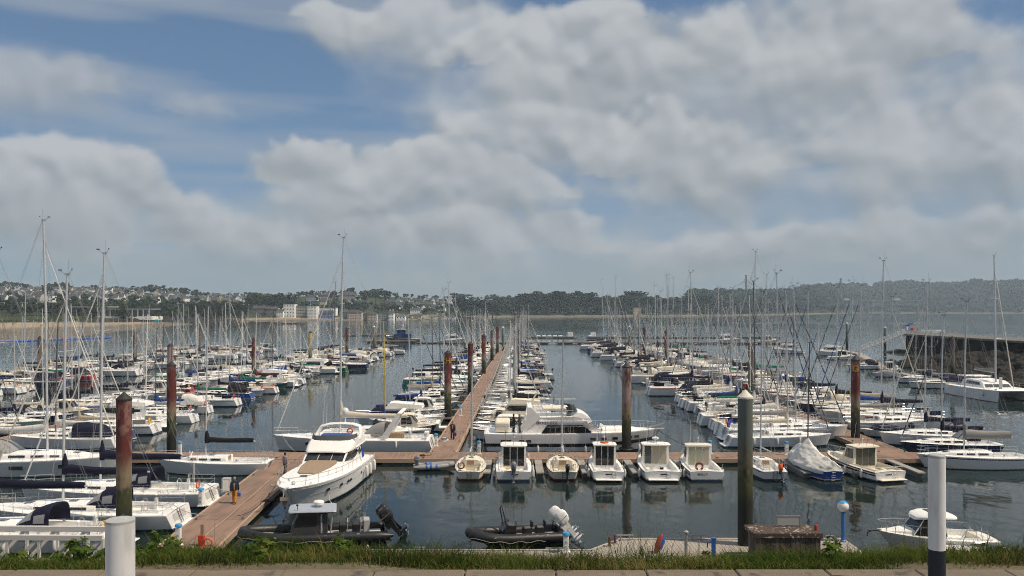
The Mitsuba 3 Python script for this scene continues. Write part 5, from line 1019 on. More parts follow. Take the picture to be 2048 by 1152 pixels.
# white trawler yacht along the cross pontoon
def trawler():
    P = Proto(); h = Hull(16.4, 4.7, 1.80, 2.02, dr=0.8, ts=0.9, tm=0.45, so=0.35, bo=1.0, wr=0.93, pw=2.4, pe=0.7, sag=0.05); P.h = h
    P.add('hull', h.mesh(20), 'hull_white', 35); P.add('deck', h.deck([], 16), 'gel_gloss', 30)
    m = MB()
    for sd in (1, -1):
        m.loft(np.array([[[x - 0.15 * (x < -8), sd * (float(h.half(x)) * (1.0 - 0.05 * (1 - f)) + o), (0.60 + 0.42 * max(0, (x - 1) / 7) ** 1.5) + f * 0.32] for f, o in ((0.0, -0.04), (0.05, 0.07), (0.95, 0.09), (1.0, -0.04))][::sd] for x in np.linspace(-8.15, 7.9, 26)]))
    P.add('rubbing_strake', m, 'rubber_black', 40)
    for sd in (1, -1):
        for x, z, l in ((-6.4, 1.14, 0.45), (-5.9, 1.14, 0.45), (-4.7, 1.14, 0.45), (-4.05, 1.14, 0.45), (1.9, 1.34, 0.5), (2.95, 1.34, 0.5), (4.0, 1.36, 0.5), (5.4, 1.42, 0.5), (6.1, 1.45, 0.45)):
            y = float(h.half(x)); yaw = math.atan2(float(h.half(x + 0.2)) - float(h.half(x - 0.2)), 0.4)
            P.add('hull__port_window', MB().put(cbox((0, 0, 0), (l, 0.08, 0.24), 0.02), rotm(yaw * sd, (x, sd * (y - 0.02), z))), 'glass_dark', False)
    hw = 2.02
    def sq(x, z): return 1 - 0.07 * np.clip((z - 1.7) / 1.6, 0, 1) - 0.22 * np.clip((x - 1.0) / 2.0, 0, 1)
    P.add('saloon', MB().prism([(-4.69, 1.7), (2.95, 1.7), (2.7, 2.12), (1.5, 2.70), (1.4, 2.95), (-4.3, 3.0)], -hw, hw, sq), 'gel_gloss', 25)
    for sd in (1, -1):
        q = [(-2.8, 1.78), (-2.8, 1.95), (-2.32, 2.58), (0.97, 2.58), (1.83, 1.94), (1.75, 1.78)]; v = [[x, sd * (hw * sq(x, z) + 0.014), z] for x, z in q]; n = len(v)
        m = MB(); m.add(v, [[0, i, i + 1][::-sd] for i in range(1, n - 1)]); m.add(v + [[p[0], p[1] - sd * 0.04, p[2]] for p in v], [[i, (i + 1) % n, (i + 1) % n + n, i + n] for i in range(n)]); P.add('saloon__window', m, 'window_black', False)
        P.add('flybridge__arch_leg', MB().prism([(-4.69, 1.75), (-2.9, 3.28), (-3.78, 4.2), (-4.12, 4.25), (-4.3, 3.2)], sd * 1.90, sd * 2.03), 'gel_gloss', 25)
        P.add('saloon__vent', MB().put(cbox((-2.3, sd * (hw * sq(-2.3, 1.7) + 0.0), 1.60), (0.75, 0.05, 0.16), 0.01)), 'plastic_grey', False)
    def fx(z): return 2.7 + (1.5 - 2.7) * (z - 2.12) / 0.58 + 0.015
    for a, b in ((-0.93, -0.34), (-0.31, 0.31), (0.34, 0.93)):
        v = [[fx(z), y * hw * sq(fx(z), z), z] for y, z in ((a, 2.16), (b, 2.16), (b, 2.64), (a, 2.64))]; m = MB(); m.add(v + [[p[0] - 0.03, p[1], p[2]] for p in v], [[0, 1, 2, 3], [4, 5, 1, 0], [5, 6, 2, 1], [6, 7, 3, 2], [7, 4, 0, 3]]); P.add('saloon__windscreen', m, 'glass_grey', False)
    P.add('flybridge', MB().prism([(-4.35, 2.97), (1.3, 2.66), (1.9, 2.88), (1.75, 3.12), (1.38, 3.42), (0.9, 3.68), (0.55, 3.70), (0.06, 3.36), (-4.25, 3.24)], -1.97, 1.97, lambda x, z: 1 - 0.10 * np.clip((z - 3.0) / 0.8, 0, 1) - 0.18 * np.clip((x - 0.3) / 1.6, 0, 1)), 'gel_gloss', 30)
    P.add('flybridge__arch_top', cbox((-3.95, 0, 4.2), (0.45, 4.0, 0.12), 0.04), 'gel_gloss', 25)
    P.add('flybridge__bench', cbox((-1.5, 0.2, 4.0), (2.5, 2.6, 0.16), 0.06), 'deck_cream', 30)
    P.add('flybridge__seat', cbox((-0.2, -0.6, 3.6), (0.5, 1.4, 0.6), 0.08), 'engine_grey', 30)
    m = MB(); a = np.radians(np.linspace(-80, 80, 11)); m.loft(np.array([np.stack([-0.5 + 1.15 * np.cos(a) - dz * 0.6, 1.6 * np.sin(a), a * 0 + 3.72 + dz], -1) for dz in (0, 0.5)]), closed=False); P.add('flybridge__wind_screen', m, 'glass_dark', 50)
    m = MB()
    for sd in (1, -1):
        m.tube([[-2.9, sd * 1.8, 3.95], [0.2, sd * 1.75, 3.95]], 0.022, 5)
        for x in (-2.4, -1.5, -0.6): m.tube([[x, sd * 1.78, 3.25], [x, sd * 1.78, 3.95]], 0.02, 5)
    P.add('flybridge__rail', m, 'steel', 40)
    P.add('aft_bench', cbox((-6.5, 0, 2.35), (1.4, 3.4, 0.95), 0.12), 'deck_cream', 30)
    P.add('bow_rail', bow_rail(h, -3.0, 0.65, 9, 0.02), 'steel', 40)
    m = MB()
    for sd in (1, -1): m.tube([[-7.9, sd * 2.05, 1.8], [-7.7, sd * 2.05, 2.45], [-4.9, sd * 2.2, 2.5]], 0.022, 5); m.tube([[-6.2, sd * 2.15, 1.8], [-6.2, sd * 2.15, 2.48]], 0.02, 5); m.tube([[-5.0, sd * 2.2, 1.8], [-5.0, sd * 2.2, 2.5]], 0.02, 5)
    m.tube([[-7.7, 2.05, 2.45], [-7.7, -2.05, 2.45]], 0.022, 5); P.add('stern_rail', m, 'steel', 40)
    m = MB(); m.beam([6.9, 0, 1.95], [8.9, 0, 1.98], 0.5, 0.10); m.tube([[7.2, 0.2, 2.05], [8.9, 0.12, 2.5], [8.9, -0.12, 2.5], [7.2, -0.2, 2.05]], 0.025, 5); m.tube([[8.5, 0, 1.95], [8.2, 0, 1.6]], 0.05, 6); P.add('bowsprit', m, 'plastic_grey', 40)
    P.add('foredeck_cabin', cabin_mesh(h, [2.9, 4.2, 5.8, 6.6], [0.30, 0.28, 0.2, 0.03], [0.62, 0.62, 0.55, 0.4]), 'gel_gloss', 40)
    P.add('hatch_tent', MB().loft([[[2.6, -0.7, 2.0], [3.5, -0.5, 2.0], [3.5, 0.5, 2.0], [2.6, 0.7, 2.0]], [[2.8, -0.05, 2.5], [2.9, -0.05, 2.5], [2.9, 0.05, 2.5], [2.8, 0.05, 2.5]]], False, True), 'canvas_white', False)
    m = MB(); m.tube([[-4.0, 0.6, 4.25], [-4.0, 0.6, 5.9]], [0.02, 0.01], 5); m.tube([[-2.6, 1.5, 4.65], [0.6, 1.5, 4.65]], 0.02, 4); m.tube([[-1.0, 1.5, 3.4], [-1.0, 1.5, 4.65]], 0.015, 4); P.add('antenna', m, 'plastic_white', False)
    t = meshkit.text_mesh('BR F22 292', 0.25, 0.01, True); P.add('registration_number', MB().put((np.array(t.vertices), np.array(t.faces)), rotm(0, (-3.35, -hw * 0.937 - 0.016, 2.66), rx=math.radians(90 - 5))), 'alu_dark', False)
    for x in (-3.2, -0.9, 1.2, 6.3): P.add('fender', fender(x, -float(h.half(x)) - 0.16, 0.42), 'plastic_white', 50)
    return P
mat('window_black', (0.006, 0.006, 0.007), 0.35, spec=0.3)
trawler().place(thing('trawler_yacht', 'white trawler yacht with long black side window and black rubbing strake', 'yacht'), rotm(0.0, (5.6, 79.7, 0)))

# cruisers and small sailing boats berthed stern to the camera
def stern_boat(P, u, label, swap, name='cabin_cruiser', cat='motorboat', y=64.7, rz=90, skip=(), du=0.0):
    k = thing(name, label, cat); P.place(k, rotm(math.radians(rz), (pxy(u, y + 1.0) + du, y + P.h.L / 2, 0), rx=0.01), swap, skip)
    return k
W = {'@hull': 'hull_white', '@deck': 'deck_white'}
sw = lambda **k: {'@hull': 'hull_white', '@deck': 'deck_white', '@cover': 'canvas_navy', '@hood': 'canvas_navy', '@furl': 'sail_white', '@spar': 'alu', '@wood': 'teak', '@buoy': 'orange', '@stripe': 'navy_paint', **{'@' + a: b for a, b in k.items()}}
P = sailboat(6.9, 2.5, 0, mast=9.6, hood=False, furl=False, ts=0.66, so=0.3, bo=0.9, cover=False); stern_boat(P, 939, 'small cream sailing boat with wooden door and dark lifebuoy, left of the moored cruisers', sw(hull='hull_cream', deck='deck_cream', wood='teak', buoy='brown_buoy'), 'sailing_boat', 'sailboat')
mat('brown_buoy', (0.20, 0.045, 0.03), 0.6)
stern_boat(pilothouse(6.9, 2.85, 0, cab=1.45, aft=-0.12, outb='engine_grey', tilt=0, fenders=2, platform=False, clutter=3), 1027, 'white cabin boat with a silver outboard between the two small sailing boats', W)
P = sailboat(6.8, 2.55, 0, mast=10.7, hood=False, furl=False, ts=0.70, so=0.3, bo=0.9, cover=False); outboard(P, 'outboard', (-3.45, -0.2, 0.75), 0, 0.9, 'engine_black', 'engine_black'); stern_boat(P, 1127.5, 'cream sailing boat with bare mast and black outboard between two cruisers', sw(hull='hull_cream', deck='deck_cream'), 'sailing_boat', 'sailboat', skip=('lifebuoy',))
stern_boat(pilothouse(6.6, 2.6, 0, cab=1.5, aft=-0.08, door='glass_dark', buoy=True, fenders=2, accent='plastic_grey', clutter=5), 1214, 'white cabin cruiser with an orange lifebuoy on its roof', W)
stern_boat(pilothouse(7.0, 3.0, 0, cab=1.45, aft=-0.02, curtain=['curtain', 'curtain', 'glass_grey'], roof_rad=True, fenders=1, clutter=8, roofaft=0.55), 1321, 'white cruiser with radar dome on its roof and half drawn curtains', W)
stern_boat(pilothouse(6.6, 2.8, 0, cab=1.4, aft=-0.06, curtain=['curtain', 'curtain_green', 'curtain_green'], fenders=1, platform=False, accent='canvas_navy', clutter=0, roofcol='deck_cream', roofaft=0.12), 1408, 'white cruiser with beige curtains and a dark lifebuoy on its stern', W)
mat('curtain', (0.34, 0.31, 0.25), 0.8); mat('curtain_green', (0.27, 0.27, 0.21), 0.8)
t = meshkit.text_mesh('MOLLY', 0.17, 0.01, True); tv = np.array(t.vertices); w_ = tv[:, 0].max()
put('cabin_cruiser_003', 'name_lettering', shape((tv + [pxy(1399, 65.7) - w_ / 2, 0, 0], np.array(t.faces)), 'navy_paint'), rotm(0, (0, 64.62, 0.50), rx=math.pi / 2))
m = MB(); m.torus((pxy(1395, 65.7), 65.05, 1.12), 0.26, 0.085, 16, 6, 'y', -60, 240); put('cabin_cruiser_003', 'lifebuoy', shape(m, 'brown_buoy', 50))
P = sailboat(6.9, 2.5, 0, mast=13.2, hood=False, furl=False, ts=0.74, so=0.25, bo=0.9, cover=False); outboard(P, 'outboard', (-3.5, -0.35, 0.72), 25, 0.85, 'orange', 'engine_black'); stern_boat(P, 1543, 'small white sailing boat with an orange outboard right of the big grey pile', sw(), 'sailing_boat', 'sailboat', skip=('lifebuoy',))
# blue boat under a white tarpaulin
P = sailboat(7.2, 2.5, 0, mast=10.6, hood=False, furl=False, ts=0.62, so=0.2, bo=0.9, cover=False); h = P.h
xs = np.linspace(-3.5, 2.9, 9); secs = []
for i, x in enumerate(xs):
    rid = 0.75 + 1.15 * math.exp(-abs(x - 0.55) / 1.1) + (0.12 if i % 2 else 0); b, z = float(h.half(x)) + 0.05, float(h.z(x))
    p = [(b, -0.22 - 0.05 * (i % 2)), (b * 1.0, 0.02), (b * 0.7, rid * (0.38 + 0.04 * (i % 2))), (b * 0.35, rid * 0.70), (0, rid if x < 2.5 else 0.35)]
    secs.append([[x, y, z + k] for y, k in p] + [[x, -y, z + k] for y, k in p[-2::-1]])
m = MB(); m.loft(np.array(secs)[:, ::-1], True, True, closed=False); tm_ = trimesh.Trimesh(*m.mesh(), process=True).subdivide().subdivide().subdivide(); v = np.array(tm_.vertices)
v += np.array(tm_.vertex_normals) * (0.20 * (meshkit.fbm(v * np.array([1.6, 2.6, 2.6]), 3, 2) - 0.5) - 0.10 * np.abs(meshkit.noise(v * np.array([2.2, 4.0, 1.0]), 9) - 0.5))[:, None]; P.add('tarpaulin', (v, np.array(tm_.faces)), 'canvas_white', 60)
stern_boat(P, 1645, 'blue hulled sailing boat under a white tarpaulin', sw(hull='hull_blue', spar='alu_dark'), 'sailing_boat', 'sailboat', rz=98, skip=('lifebuoy', 'cabin', 'guard_rail', 'winch', 'boom'))
stern_boat(pilothouse(7.6, 3.0, 0, cab=1.35, aft=-0.12, fwd=0.08, door='curtain_dark', fenders=2, platform=True, accent='canvas_navy', clutter=12), 1745, 'white cruiser with dark curtained doors at the right end of the stern-to row', {'@hull': 'hull_white', '@deck': 'deck_cream'}, rz=106, y=64.5)
mat('curtain_dark', (0.07, 0.075, 0.06), 0.6)
for i, u in enumerate((975, 1078, 1166, 1262, 1364, 1590, 1690, 1808)):
    x = pxy(u, 69); m = MB(); m.beam([x, 71.7, 0.40], [x, 66.0, 0.40], 0.62, 0.12); put(PT, 'finger', shape(m, 'pontoon_grey')); m = MB(); m.beam([x, 70.5, 0.08], [x, 66.3, 0.08], 0.54, 0.5); put(PT, 'finger_float', shape(m, 'float_grey'))

# inflatables
def rib(L, W, r, console, engines, cowl, lettering=None):
    P = Proto(); hb = W / 2 - r
    path = [(-L / 2 - 0.35, hb, 0.52), (-L / 2, hb, 0.50), (-L * 0.2, hb, 0.52), (L * 0.12, hb, 0.56), (L * 0.30, hb * 0.86, 0.64), (L * 0.42, hb * 0.52, 0.74), (L * 0.475, hb * 0.2, 0.80)]
    full = np.array(path + [(x, -y, z) for x, y, z in path[::-1]]); d = np.concatenate([[0], np.cumsum(np.linalg.norm(np.diff(full, axis=0), axis=1))])
    from scipy.interpolate import CubicSpline
    q = CubicSpline(d, full)(np.linspace(0, d[-1], 46)); rr = np.full(46, r); rr[:3] = [r * 0.25, r * 0.7, r * 0.95]; rr[-3:] = rr[:3][::-1]
    m = MB(); m.tube(q, rr, 14); P.add('tube_collar', m, 'hypalon', 60)
    m = MB()
    for i in range(6, 40, 5):
        t = q[i + 1] - q[i - 1]; t /= np.linalg.norm(t); m.tube([q[i] - t * 0.06, q[i] + t * 0.06], r * 1.012, 14)
    P.add('tube_band', m, 'rubber_black', 60)
    m = MB(); rope = []
    for i in range(6, 41):
        n_ = np.array([q[i][0] * 0.0 + (0.6 if q[i][0] > L * 0.36 else 0), q[i][1] / (abs(q[i][1]) + 0.3), 0.0]); n_ /= np.linalg.norm(n_); rope.append(q[i] + n_ * (r + 0.01) + [0, 0, -0.06 - 0.07 * (i % 4 in (1, 2))])
    m.tube(rope, 0.014, 4); P.add('grab_line', m, 'rope', 40)
    m = MB()
    for sd in (1, -1):
        for x in np.linspace(-L * 0.3, L * 0.25, 6): m.box((x, sd * (hb + r * 0.62), 0.52 + r * 0.72), (0.16, 0.05, 0.05))
    P.add('grab_handle', m, 'plastic_grey', False)
    h = Hull(L * 0.95, W * 0.82, 0.45, 0.68, dr=0.4, ts=0.95, tm=0.45, so=0, bo=0.9, wr=0.7, chine=1); P.h = h
    P.add('hull', MB().put(h.mesh(12).mesh(), rotm(0, (-0.1, 0, 0))), 'hull_darkgrey', 35)
    m = MB(); m.box((-L * 0.06, 0, 0.40), (L * 0.80, hb * 1.9, 0.06)); P.add('floor', m, 'deck_grey', False)
    P.add('transom', cbox((-L / 2 + 0.05, 0, 0.55), (0.12, hb * 1.8, 0.55), 0.03), 'hull_darkgrey', False)
    if console == 'cabin':
        def sq(x, z): return 1 - 0.08 * np.clip((z - 0.4) / 1.4, 0, 1)
        P.add('cabin', MB().prism([(-0.75, 0.43), (1.2, 0.43), (1.28, 0.95), (0.85, 1.86), (-0.75, 1.86)], -0.82, 0.82, sq), 'cabin_grey', 25)
        for sd in (1, -1):
            v = [[x, sd * (0.82 * sq(x, z) + 0.01), z] for x, z in ((1.1, 1.12), (0.82, 1.74), (-0.15, 1.74), (-0.15, 1.12))]; m = MB(); m.add(v + [[p[0], p[1] - sd * 0.02, p[2]] for p in v], [[0, 1, 2, 3], [0, 4, 5, 1], [1, 5, 6, 2], [2, 6, 7, 3], [3, 7, 4, 0]]); P.add('cabin__window', m, 'glass_dark', False)
            P.add('cabin__pillar', cbox((-0.42, sd * 0.80, 1.15), (0.09, 0.05, 1.35), 0.015), 'plastic_grey', False)
        m = MB(); v = [[1.262 - 0.43 * (z - 1.0) / 0.86, y, z] for y, z in ((-0.7, 1.1), (0.7, 1.1), (0.68, 1.76), (-0.68, 1.76))]; m.add(v, [[0, 1, 2, 3]]); P.add('cabin__windscreen', m, 'glass_dark', False)
        rs = []
        for x, w, dz in ((-1.25, 0.9, -0.01), (-1.1, 1.0, 0.02), (1.0, 1.0, 0.06), (1.32, 0.92, 0.03), (1.4, 0.7, 0.0)):
            a = np.arange(14) * 2 * np.pi / 14; rs.append(np.stack([a * 0 + x, 1.05 * w * np.sign(np.cos(a)) * np.abs(np.cos(a)) ** 0.4, 1.95 + dz + 0.085 * np.sign(np.sin(a)) * np.abs(np.sin(a)) ** 0.6], -1))
        P.add('hard_top', MB().loft(np.array(rs), True, True), 'roof_pale', 40)
        m = MB(); m.tube([[-1.05, 0.85, 1.9], [-0.9, 0.8, 0.5]], 0.03, 6); m.tube([[-1.05, -0.85, 1.9], [-0.9, -0.8, 0.5]], 0.03, 6); P.add('hard_top__strut', m, 'plastic_grey', 40)
        P.add('radar_dome', MB().lathe([(0.12, -0.12), (0.14, 0.0), (0.3, 0.04), (0.31, 0.16), (0.26, 0.22), (0.05, 0.25)], (-0.25, 0, 2.18), 16), 'plastic_white', 40)
        m = MB(); m.tube([[0.9, 0.8, 2.0], [0.9, 0.8, 2.35]], 0.02, 5); m.ell((0.9, 0.8, 2.38), 0.07, 8, 6); P.add('navigation_light', m, 'rubber_black', 40)
        m = MB(); m.tube([[-1.0, -0.7, 2.0], [-0.85, -0.7, 2.25], [-0.85, -0.7, 2.55]], 0.02, 5); P.add('antenna', m, 'plastic_white', False)
        for x in (-1.6, -2.35): 
            P.add('seat', cbox((x, 0, 0.75), (0.42, 1.0, 0.7), 0.06), 'hypalon', 30)
            m = MB(); m.tube([[x - 0.25, -0.5, 0.5], [x - 0.28, -0.5, 1.2], [x - 0.28, 0.5, 1.2], [x - 0.25, 0.5, 0.5]], 0.025, 6); P.add('seat__back_rail', m, 'plastic_grey', 40)
        P.add('locker', cbox((-2.95, -0.2, 0.82), (0.35, 0.8, 0.8), 0.04), 'plastic_grey', 30)
    else:
        P.add('console', MB().prism([(0.0, 0.43), (0.75, 0.43), (0.85, 0.9), (0.45, 1.2), (0.05, 1.15)], -0.4, 0.4), 'engine_black', 25)
        P.add('console__windscreen', MB().add([[0.62, -0.38, 1.1], [0.62, 0.38, 1.1], [0.4, 0.33, 1.5], [0.4, -0.33, 1.5]], [[0, 1, 2, 3]]), 'glass_grey', False)
        m = MB(); m.torus((-0.06, 0, 1.1), 0.2, 0.02, 16, 5, 'x'); P.add('console__wheel', m, 'rubber_black', 40)
        for x in (-0.7, -1.45): P.add('seat', cbox((x, 0, 0.72), (0.55, 0.42, 0.6), 0.1), 'hypalon', 30); P.add('seat__backrest', cbox((x - 0.28, 0, 1.12), (0.1, 0.42, 0.35), 0.04), 'hypalon', 30)
        m = MB()
        for sd in (1, -1): m.tube([[0.75, sd * 0.46, 0.45], [0.62, sd * 0.46, 1.25], [0.78, sd * 0.4, 2.0], [0.78, 0, 2.25]], 0.035, 6)
        m.tube([[0.62, 0.46, 1.25], [0.62, -0.46, 1.25]], 0.03, 6); P.add('roll_bar', m, 'rubber_black', 40)
        m = MB()
        for sd in (1, -1): m.tube([[-L / 2 + 0.35, sd * hb * 0.7, 0.5], [-L / 2 + 0.2, sd * hb * 0.7, 1.25]], 0.035, 6)
        m.tube([[-L / 2 + 0.2, hb * 0.7, 1.25], [-L / 2 + 0.2, -hb * 0.7, 1.25]], 0.035, 6); P.add('stern_frame', m, 'rubber_black', 40)
    for y in engines: outboard(P, 'outboard' if y == engines[0] else 'outboard_001', (-L / 2, y, 0.88), 40 if y > 0 else 47, 1.32 if console == 'cabin' else 1.26, cowl, cowl)
    return P
mat('hull_darkgrey', (0.018, 0.019, 0.022), 0.35); mat('cabin_grey', (0.040, 0.041, 0.050), 0.45); mat('roof_pale', (0.31, 0.35, 0.41), 0.4)
Prib = rib(8.2, 2.9, 0.30, 'cabin', (0.47, -0.47), 'engine_black')
Prib.place(thing('rigid_inflatable', 'dark rigid inflatable boat with pale hard top and two black outboards', 'inflatable boat'), rotm(math.pi + 0.20, (pxy(626, 47.6), 47.9, -0.05)))
rib(5.4, 2.4, 0.29, 'open', (0.50, -0.50), 'engine_white').place(thing('rigid_inflatable', 'open black inflatable boat with roll bar and two white outboards', 'inflatable boat'), rotm(math.pi + 0.24, (pxy(1030, 46.9), 47.4, 0)))
P = Proto(); q = []
for s in (1, -1):
    pass
pts = np.array([(-1.7, 0.55, 0.3), (-1.2, 0.56, 0.3), (0.2, 0.56, 0.32), (1.0, 0.45, 0.38), (1.45, 0.2, 0.45), (1.5, 0, 0.46), (1.45, -0.2, 0.45), (1.0, -0.45, 0.38), (0.2, -0.56, 0.32), (-1.2, -0.56, 0.3), (-1.7, -0.55, 0.3)])
m = MB(); m.tube(pts, [0.08, 0.2, 0.21, 0.21, 0.2, 0.2, 0.2, 0.21, 0.21, 0.2, 0.08], 12); P.add('tube_collar', m, 'rubber_grey', 60)
m = MB(); m.box((-0.2, 0, 0.2), (2.4, 0.9, 0.06)); P.add('floor', m, 'deck_grey', False)
for x in (-0.7, -0.35, 0.1): m = MB(); m.tube([(x, -0.58, 0.32), (x + 0.14, -0.58, 0.32)], 0.218, 12); m.tube([(x, 0.58, 0.32), (x + 0.14, 0.58, 0.32)], 0.218, 12); P.add('blue_band', m, 'blue_paint', 60)
P.add('seat', cbox((-0.3, 0, 0.47), (0.26, 1.0, 0.06), 0.02), 'blue_paint', 30); P.add('transom', cbox((-1.25, 0, 0.4), (0.06, 0.9, 0.4), 0.015), 'plastic_grey', False)
outboard(P, 'outboard', (-1.28, 0, 0.55), 15, 0.75, 'engine_grey', 'engine_grey')
P.place(thing('dinghy', 'small grey inflatable dinghy with blue bands at the cross pontoon', 'dinghy'), rotm(math.radians(8), (pxy(868, 69.5), 69.6, 0), s=1.02))

# cruiser moored close on the right
P = Proto(); h = Hull(6.3, 2.45, 0.72, 1.12, dr=0.4, ts=0.9, tm=0.36, so=-0.2, bo=0.95, wr=0.84, pw=2.3, pe=0.75, chine=1); P.h = h
P.add('hull', h.mesh(20), 'hull_white', 35); P.add('deck', h.deck([(-2.75, -0.25, 0.95)], 14, floor=0.5, seat=0.36), 'deck_white', 30)
def sq(x, z): return 1 - 0.10 * np.clip((z - 0.9) / 0.9, 0, 1) - 0.22 * np.clip((x - 0.3) / 1.1, 0, 1)
P.add('wheelhouse', MB().prism([(-0.35, 0.95), (1.45, 0.98), (0.85, 1.78), (-0.15, 1.80)], -0.92, 0.92, sq), 'glass_dark', 25)
m = MB()
for sd in (1, -1): m.tube([[1.42, sd * 0.74, 1.0], [0.84, sd * 0.68, 1.78]], 0.035, 6); m.tube([[-0.34, sd * 0.925, 0.98], [-0.15, sd * 0.85, 1.8]], 0.04, 6); m.tube([[0.5, sd * 0.9, 0.98], [0.45, sd * 0.8, 1.8]], 0.025, 6)
P.add('wheelhouse__pillar', m, 'gel_gloss', 40)
rs = []
for x, w, dz in ((-1.05, 0.55, -0.03), (-0.8, 0.85, 0.0), (-0.2, 1.0, 0.06), (0.5, 0.98, 0.06), (0.95, 0.8, 0.0), (1.15, 0.5, -0.06)):
    a = np.arange(16) * 2 * np.pi / 16; s_ = np.sin(a); rs.append(np.stack([a * 0 + x, 1.0 * w * np.sign(np.cos(a)) * np.abs(np.cos(a)) ** 0.7, 1.88 + dz + np.where(s_ > 0, 0.22 * w, 0.09) * np.sign(s_) * np.abs(s_) ** 0.8], -1))
P.add('roof', MB().loft(np.array(rs), True, True), 'gel_gloss', 50)
P.add('roof__hatch', cbox((0.1, 0, 2.155), (0.7, 0.7, 0.05), 0.015), 'glass_dark', False)
P.add('foredeck', cabin_mesh(h, [1.2, 1.8, 2.3, 2.6], [0.26, 0.2, 0.1, 0.02], [0.7, 0.66, 0.58, 0.4]), 'deck_white', 40)
P.add('bow_rail', bow_rail(h, 0.35, 0.55, 8, 0.022), 'steel', 40)
m = MB(); m.tube([[-2.6, 0.95, 0.8], [-2.5, 0.95, 1.25], [-1.3, 1.0, 1.3], [-1.0, 1.05, 0.9]], 0.02, 5); m.tube([[-2.6, -0.95, 0.8], [-2.5, -0.95, 1.25], [-1.3, -1.0, 1.3], [-1.0, -1.05, 0.9]], 0.02, 5); m.tube([[-3.0, -0.6, 0.7], [-3.05, -0.6, 1.25]], 0.02, 5); P.add('stern_rail', m, 'steel', 40)
P.add('bench', cbox((-2.4, 0, 0.62), (0.45, 1.6, 0.45), 0.05), 'deck_cream', 30)
for sd in (1, -1): P.add('side_window', MB().put(cbox((0, 0, 0), (0.6, 0.05, 0.2), 0.02), rotm(0.06 * sd, (-1.9, sd * (float(h.half(-1.9)) - 0.005), 0.62))), 'glass_dark', False)
P.add('swim_platform', cbox((-3.4, 0, 0.22), (0.7, 1.9, 0.1), 0.04), 'gel_gloss', 30); m = MB(); m.box((3.25, 0, 1.08), (0.7, 0.18, 0.08)); m.tube([[3.4, 0, 1.05], [3.65, 0, 0.95], [3.66, 0.0, 0.75]], 0.035, 6); P.add('anchor', m, 'alu_dark', False)
P.place(thing('cabin_cruiser', 'small white cruiser with rounded roof moored close behind the right white post', 'motorboat'), rotm(math.pi, (pxy(1868, 46.3), 46.4, 0)))
h = Hull(3.2, 1.4, 0.45, 0.6, dr=0.2, ts=0.85, tm=0.4, so=0, bo=0.5, wr=0.8); P = Proto(); P.add('hull', h.mesh(12), 'hull_plain', 35); P.add('deck', h.deck([(-1.3, 1.0, 0.5)], 10, floor=0.3, seat=0.2), 'deck_white', 30)
P.place(thing('dinghy', 'small white rowing dinghy alongside the cruiser on the right', 'dinghy'), rotm(math.pi - 0.2, (pxy(1930, 44.6), 44.4, 0)))

# catamaran, bows to the camera
P = Proto(); hh = Hull(13.6, 1.9, 1.55, 1.75, dr=0.5, ts=0.8, tm=0.4, so=-0.5, bo=0.3, wr=0.8, pw=2.2, pe=0.7)
for i, y in enumerate((2.9, -2.9)):
    P.add('hull' if i == 0 else 'hull_001', MB().put(hh.mesh(16).mesh(), rotm(0, (0, y, 0))), 'hull_plain', 35); P.add('deck' if i == 0 else 'deck_001', MB().put(hh.deck([], 14).mesh(), rotm(0, (0, y, 0))), 'deck_white', 30)
P.add('bridge_deck', cbox((-1.2, 0, 1.35), (8.6, 4.6, 0.55), 0.1), 'deck_white', 30)
P.add('bridge_beam', cbox((5.4, 0, 1.62), (0.35, 5.2, 0.3), 0.08), 'alu', 30)
P.add('trampoline', MB().box((4.2, 0, 1.55), (2.3, 4.4, 0.03)), 'canvas_black', False)
def sq(x, z): return 1 - 0.16 * np.clip((z - 1.6) / 1.2, 0, 1)
P.add('saloon', MB().prism([(-4.6, 1.55), (1.8, 1.55), (1.0, 2.3), (0.2, 2.65), (-3.6, 2.75), (-4.6, 2.5)], -2.2, 2.2, sq), 'gel_gloss', 30)
for a, b in ((-0.9, -0.32), (-0.28, 0.28), (0.32, 0.9)):
    v = [[1.8 - 0.8 * (z - 1.55) / 0.75 + 0.02, y * 2.2 * sq(0, z), z] for y, z in ((a, 1.75), (b, 1.75), (b, 2.2), (a, 2.2))]; m = MB(); m.add(v + [[p[0] - 0.04, p[1], p[2]] for p in v], [[0, 1, 2, 3], [4, 5, 1, 0], [5, 6, 2, 1], [6, 7, 3, 2], [7, 4, 0, 3]]); P.add('saloon__windscreen', m, 'glass_grey', False)
for sd in (1, -1):
    v = [[x, sd * (2.2 * sq(x, z) + 0.012), z] for x, z in ((-3.6, 1.95), (0.6, 1.95), (0.0, 2.4), (-3.4, 2.45))]; m = MB(); m.add(v + [[p[0], p[1] - sd * 0.03, p[2]] for p in v], [[0, 1, 2, 3], [0, 4, 5, 1], [1, 5, 6, 2], [2, 6, 7, 3], [3, 7, 4, 0]]); P.add('saloon__window', m, 'glass_dark', False)
P.add('cockpit_roof', cbox((-5.0, 0, 3.0), (2.6, 4.0, 0.12), 0.04), 'gel_gloss', 30); m = MB()
for x in (-6.1, -3.9):
    for y in (-1.8, 1.8): m.tube([[x, y, 1.6], [x, y, 3.0]], 0.04, 6)
P.add('cockpit_roof__post', m, 'alu', 40)
m = MB(); m.tube([[0.9, 0, 2.5], [0.75, 0, 12], [0.5, 0, 21.4]], [0.14, 0.14, 0.1], 10, flat=0.75); P.add('mast', m, 'alu', 60)
m = MB()
for z, w in ((9.0, 1.1), (15.0, 0.8)):
    for sd in (1, -1): m.tube([[0.8, 0, z], [0.5, sd * w, z + 0.05]], 0.035, 5)
P.add('mast__spreader', m, 'alu', 40)
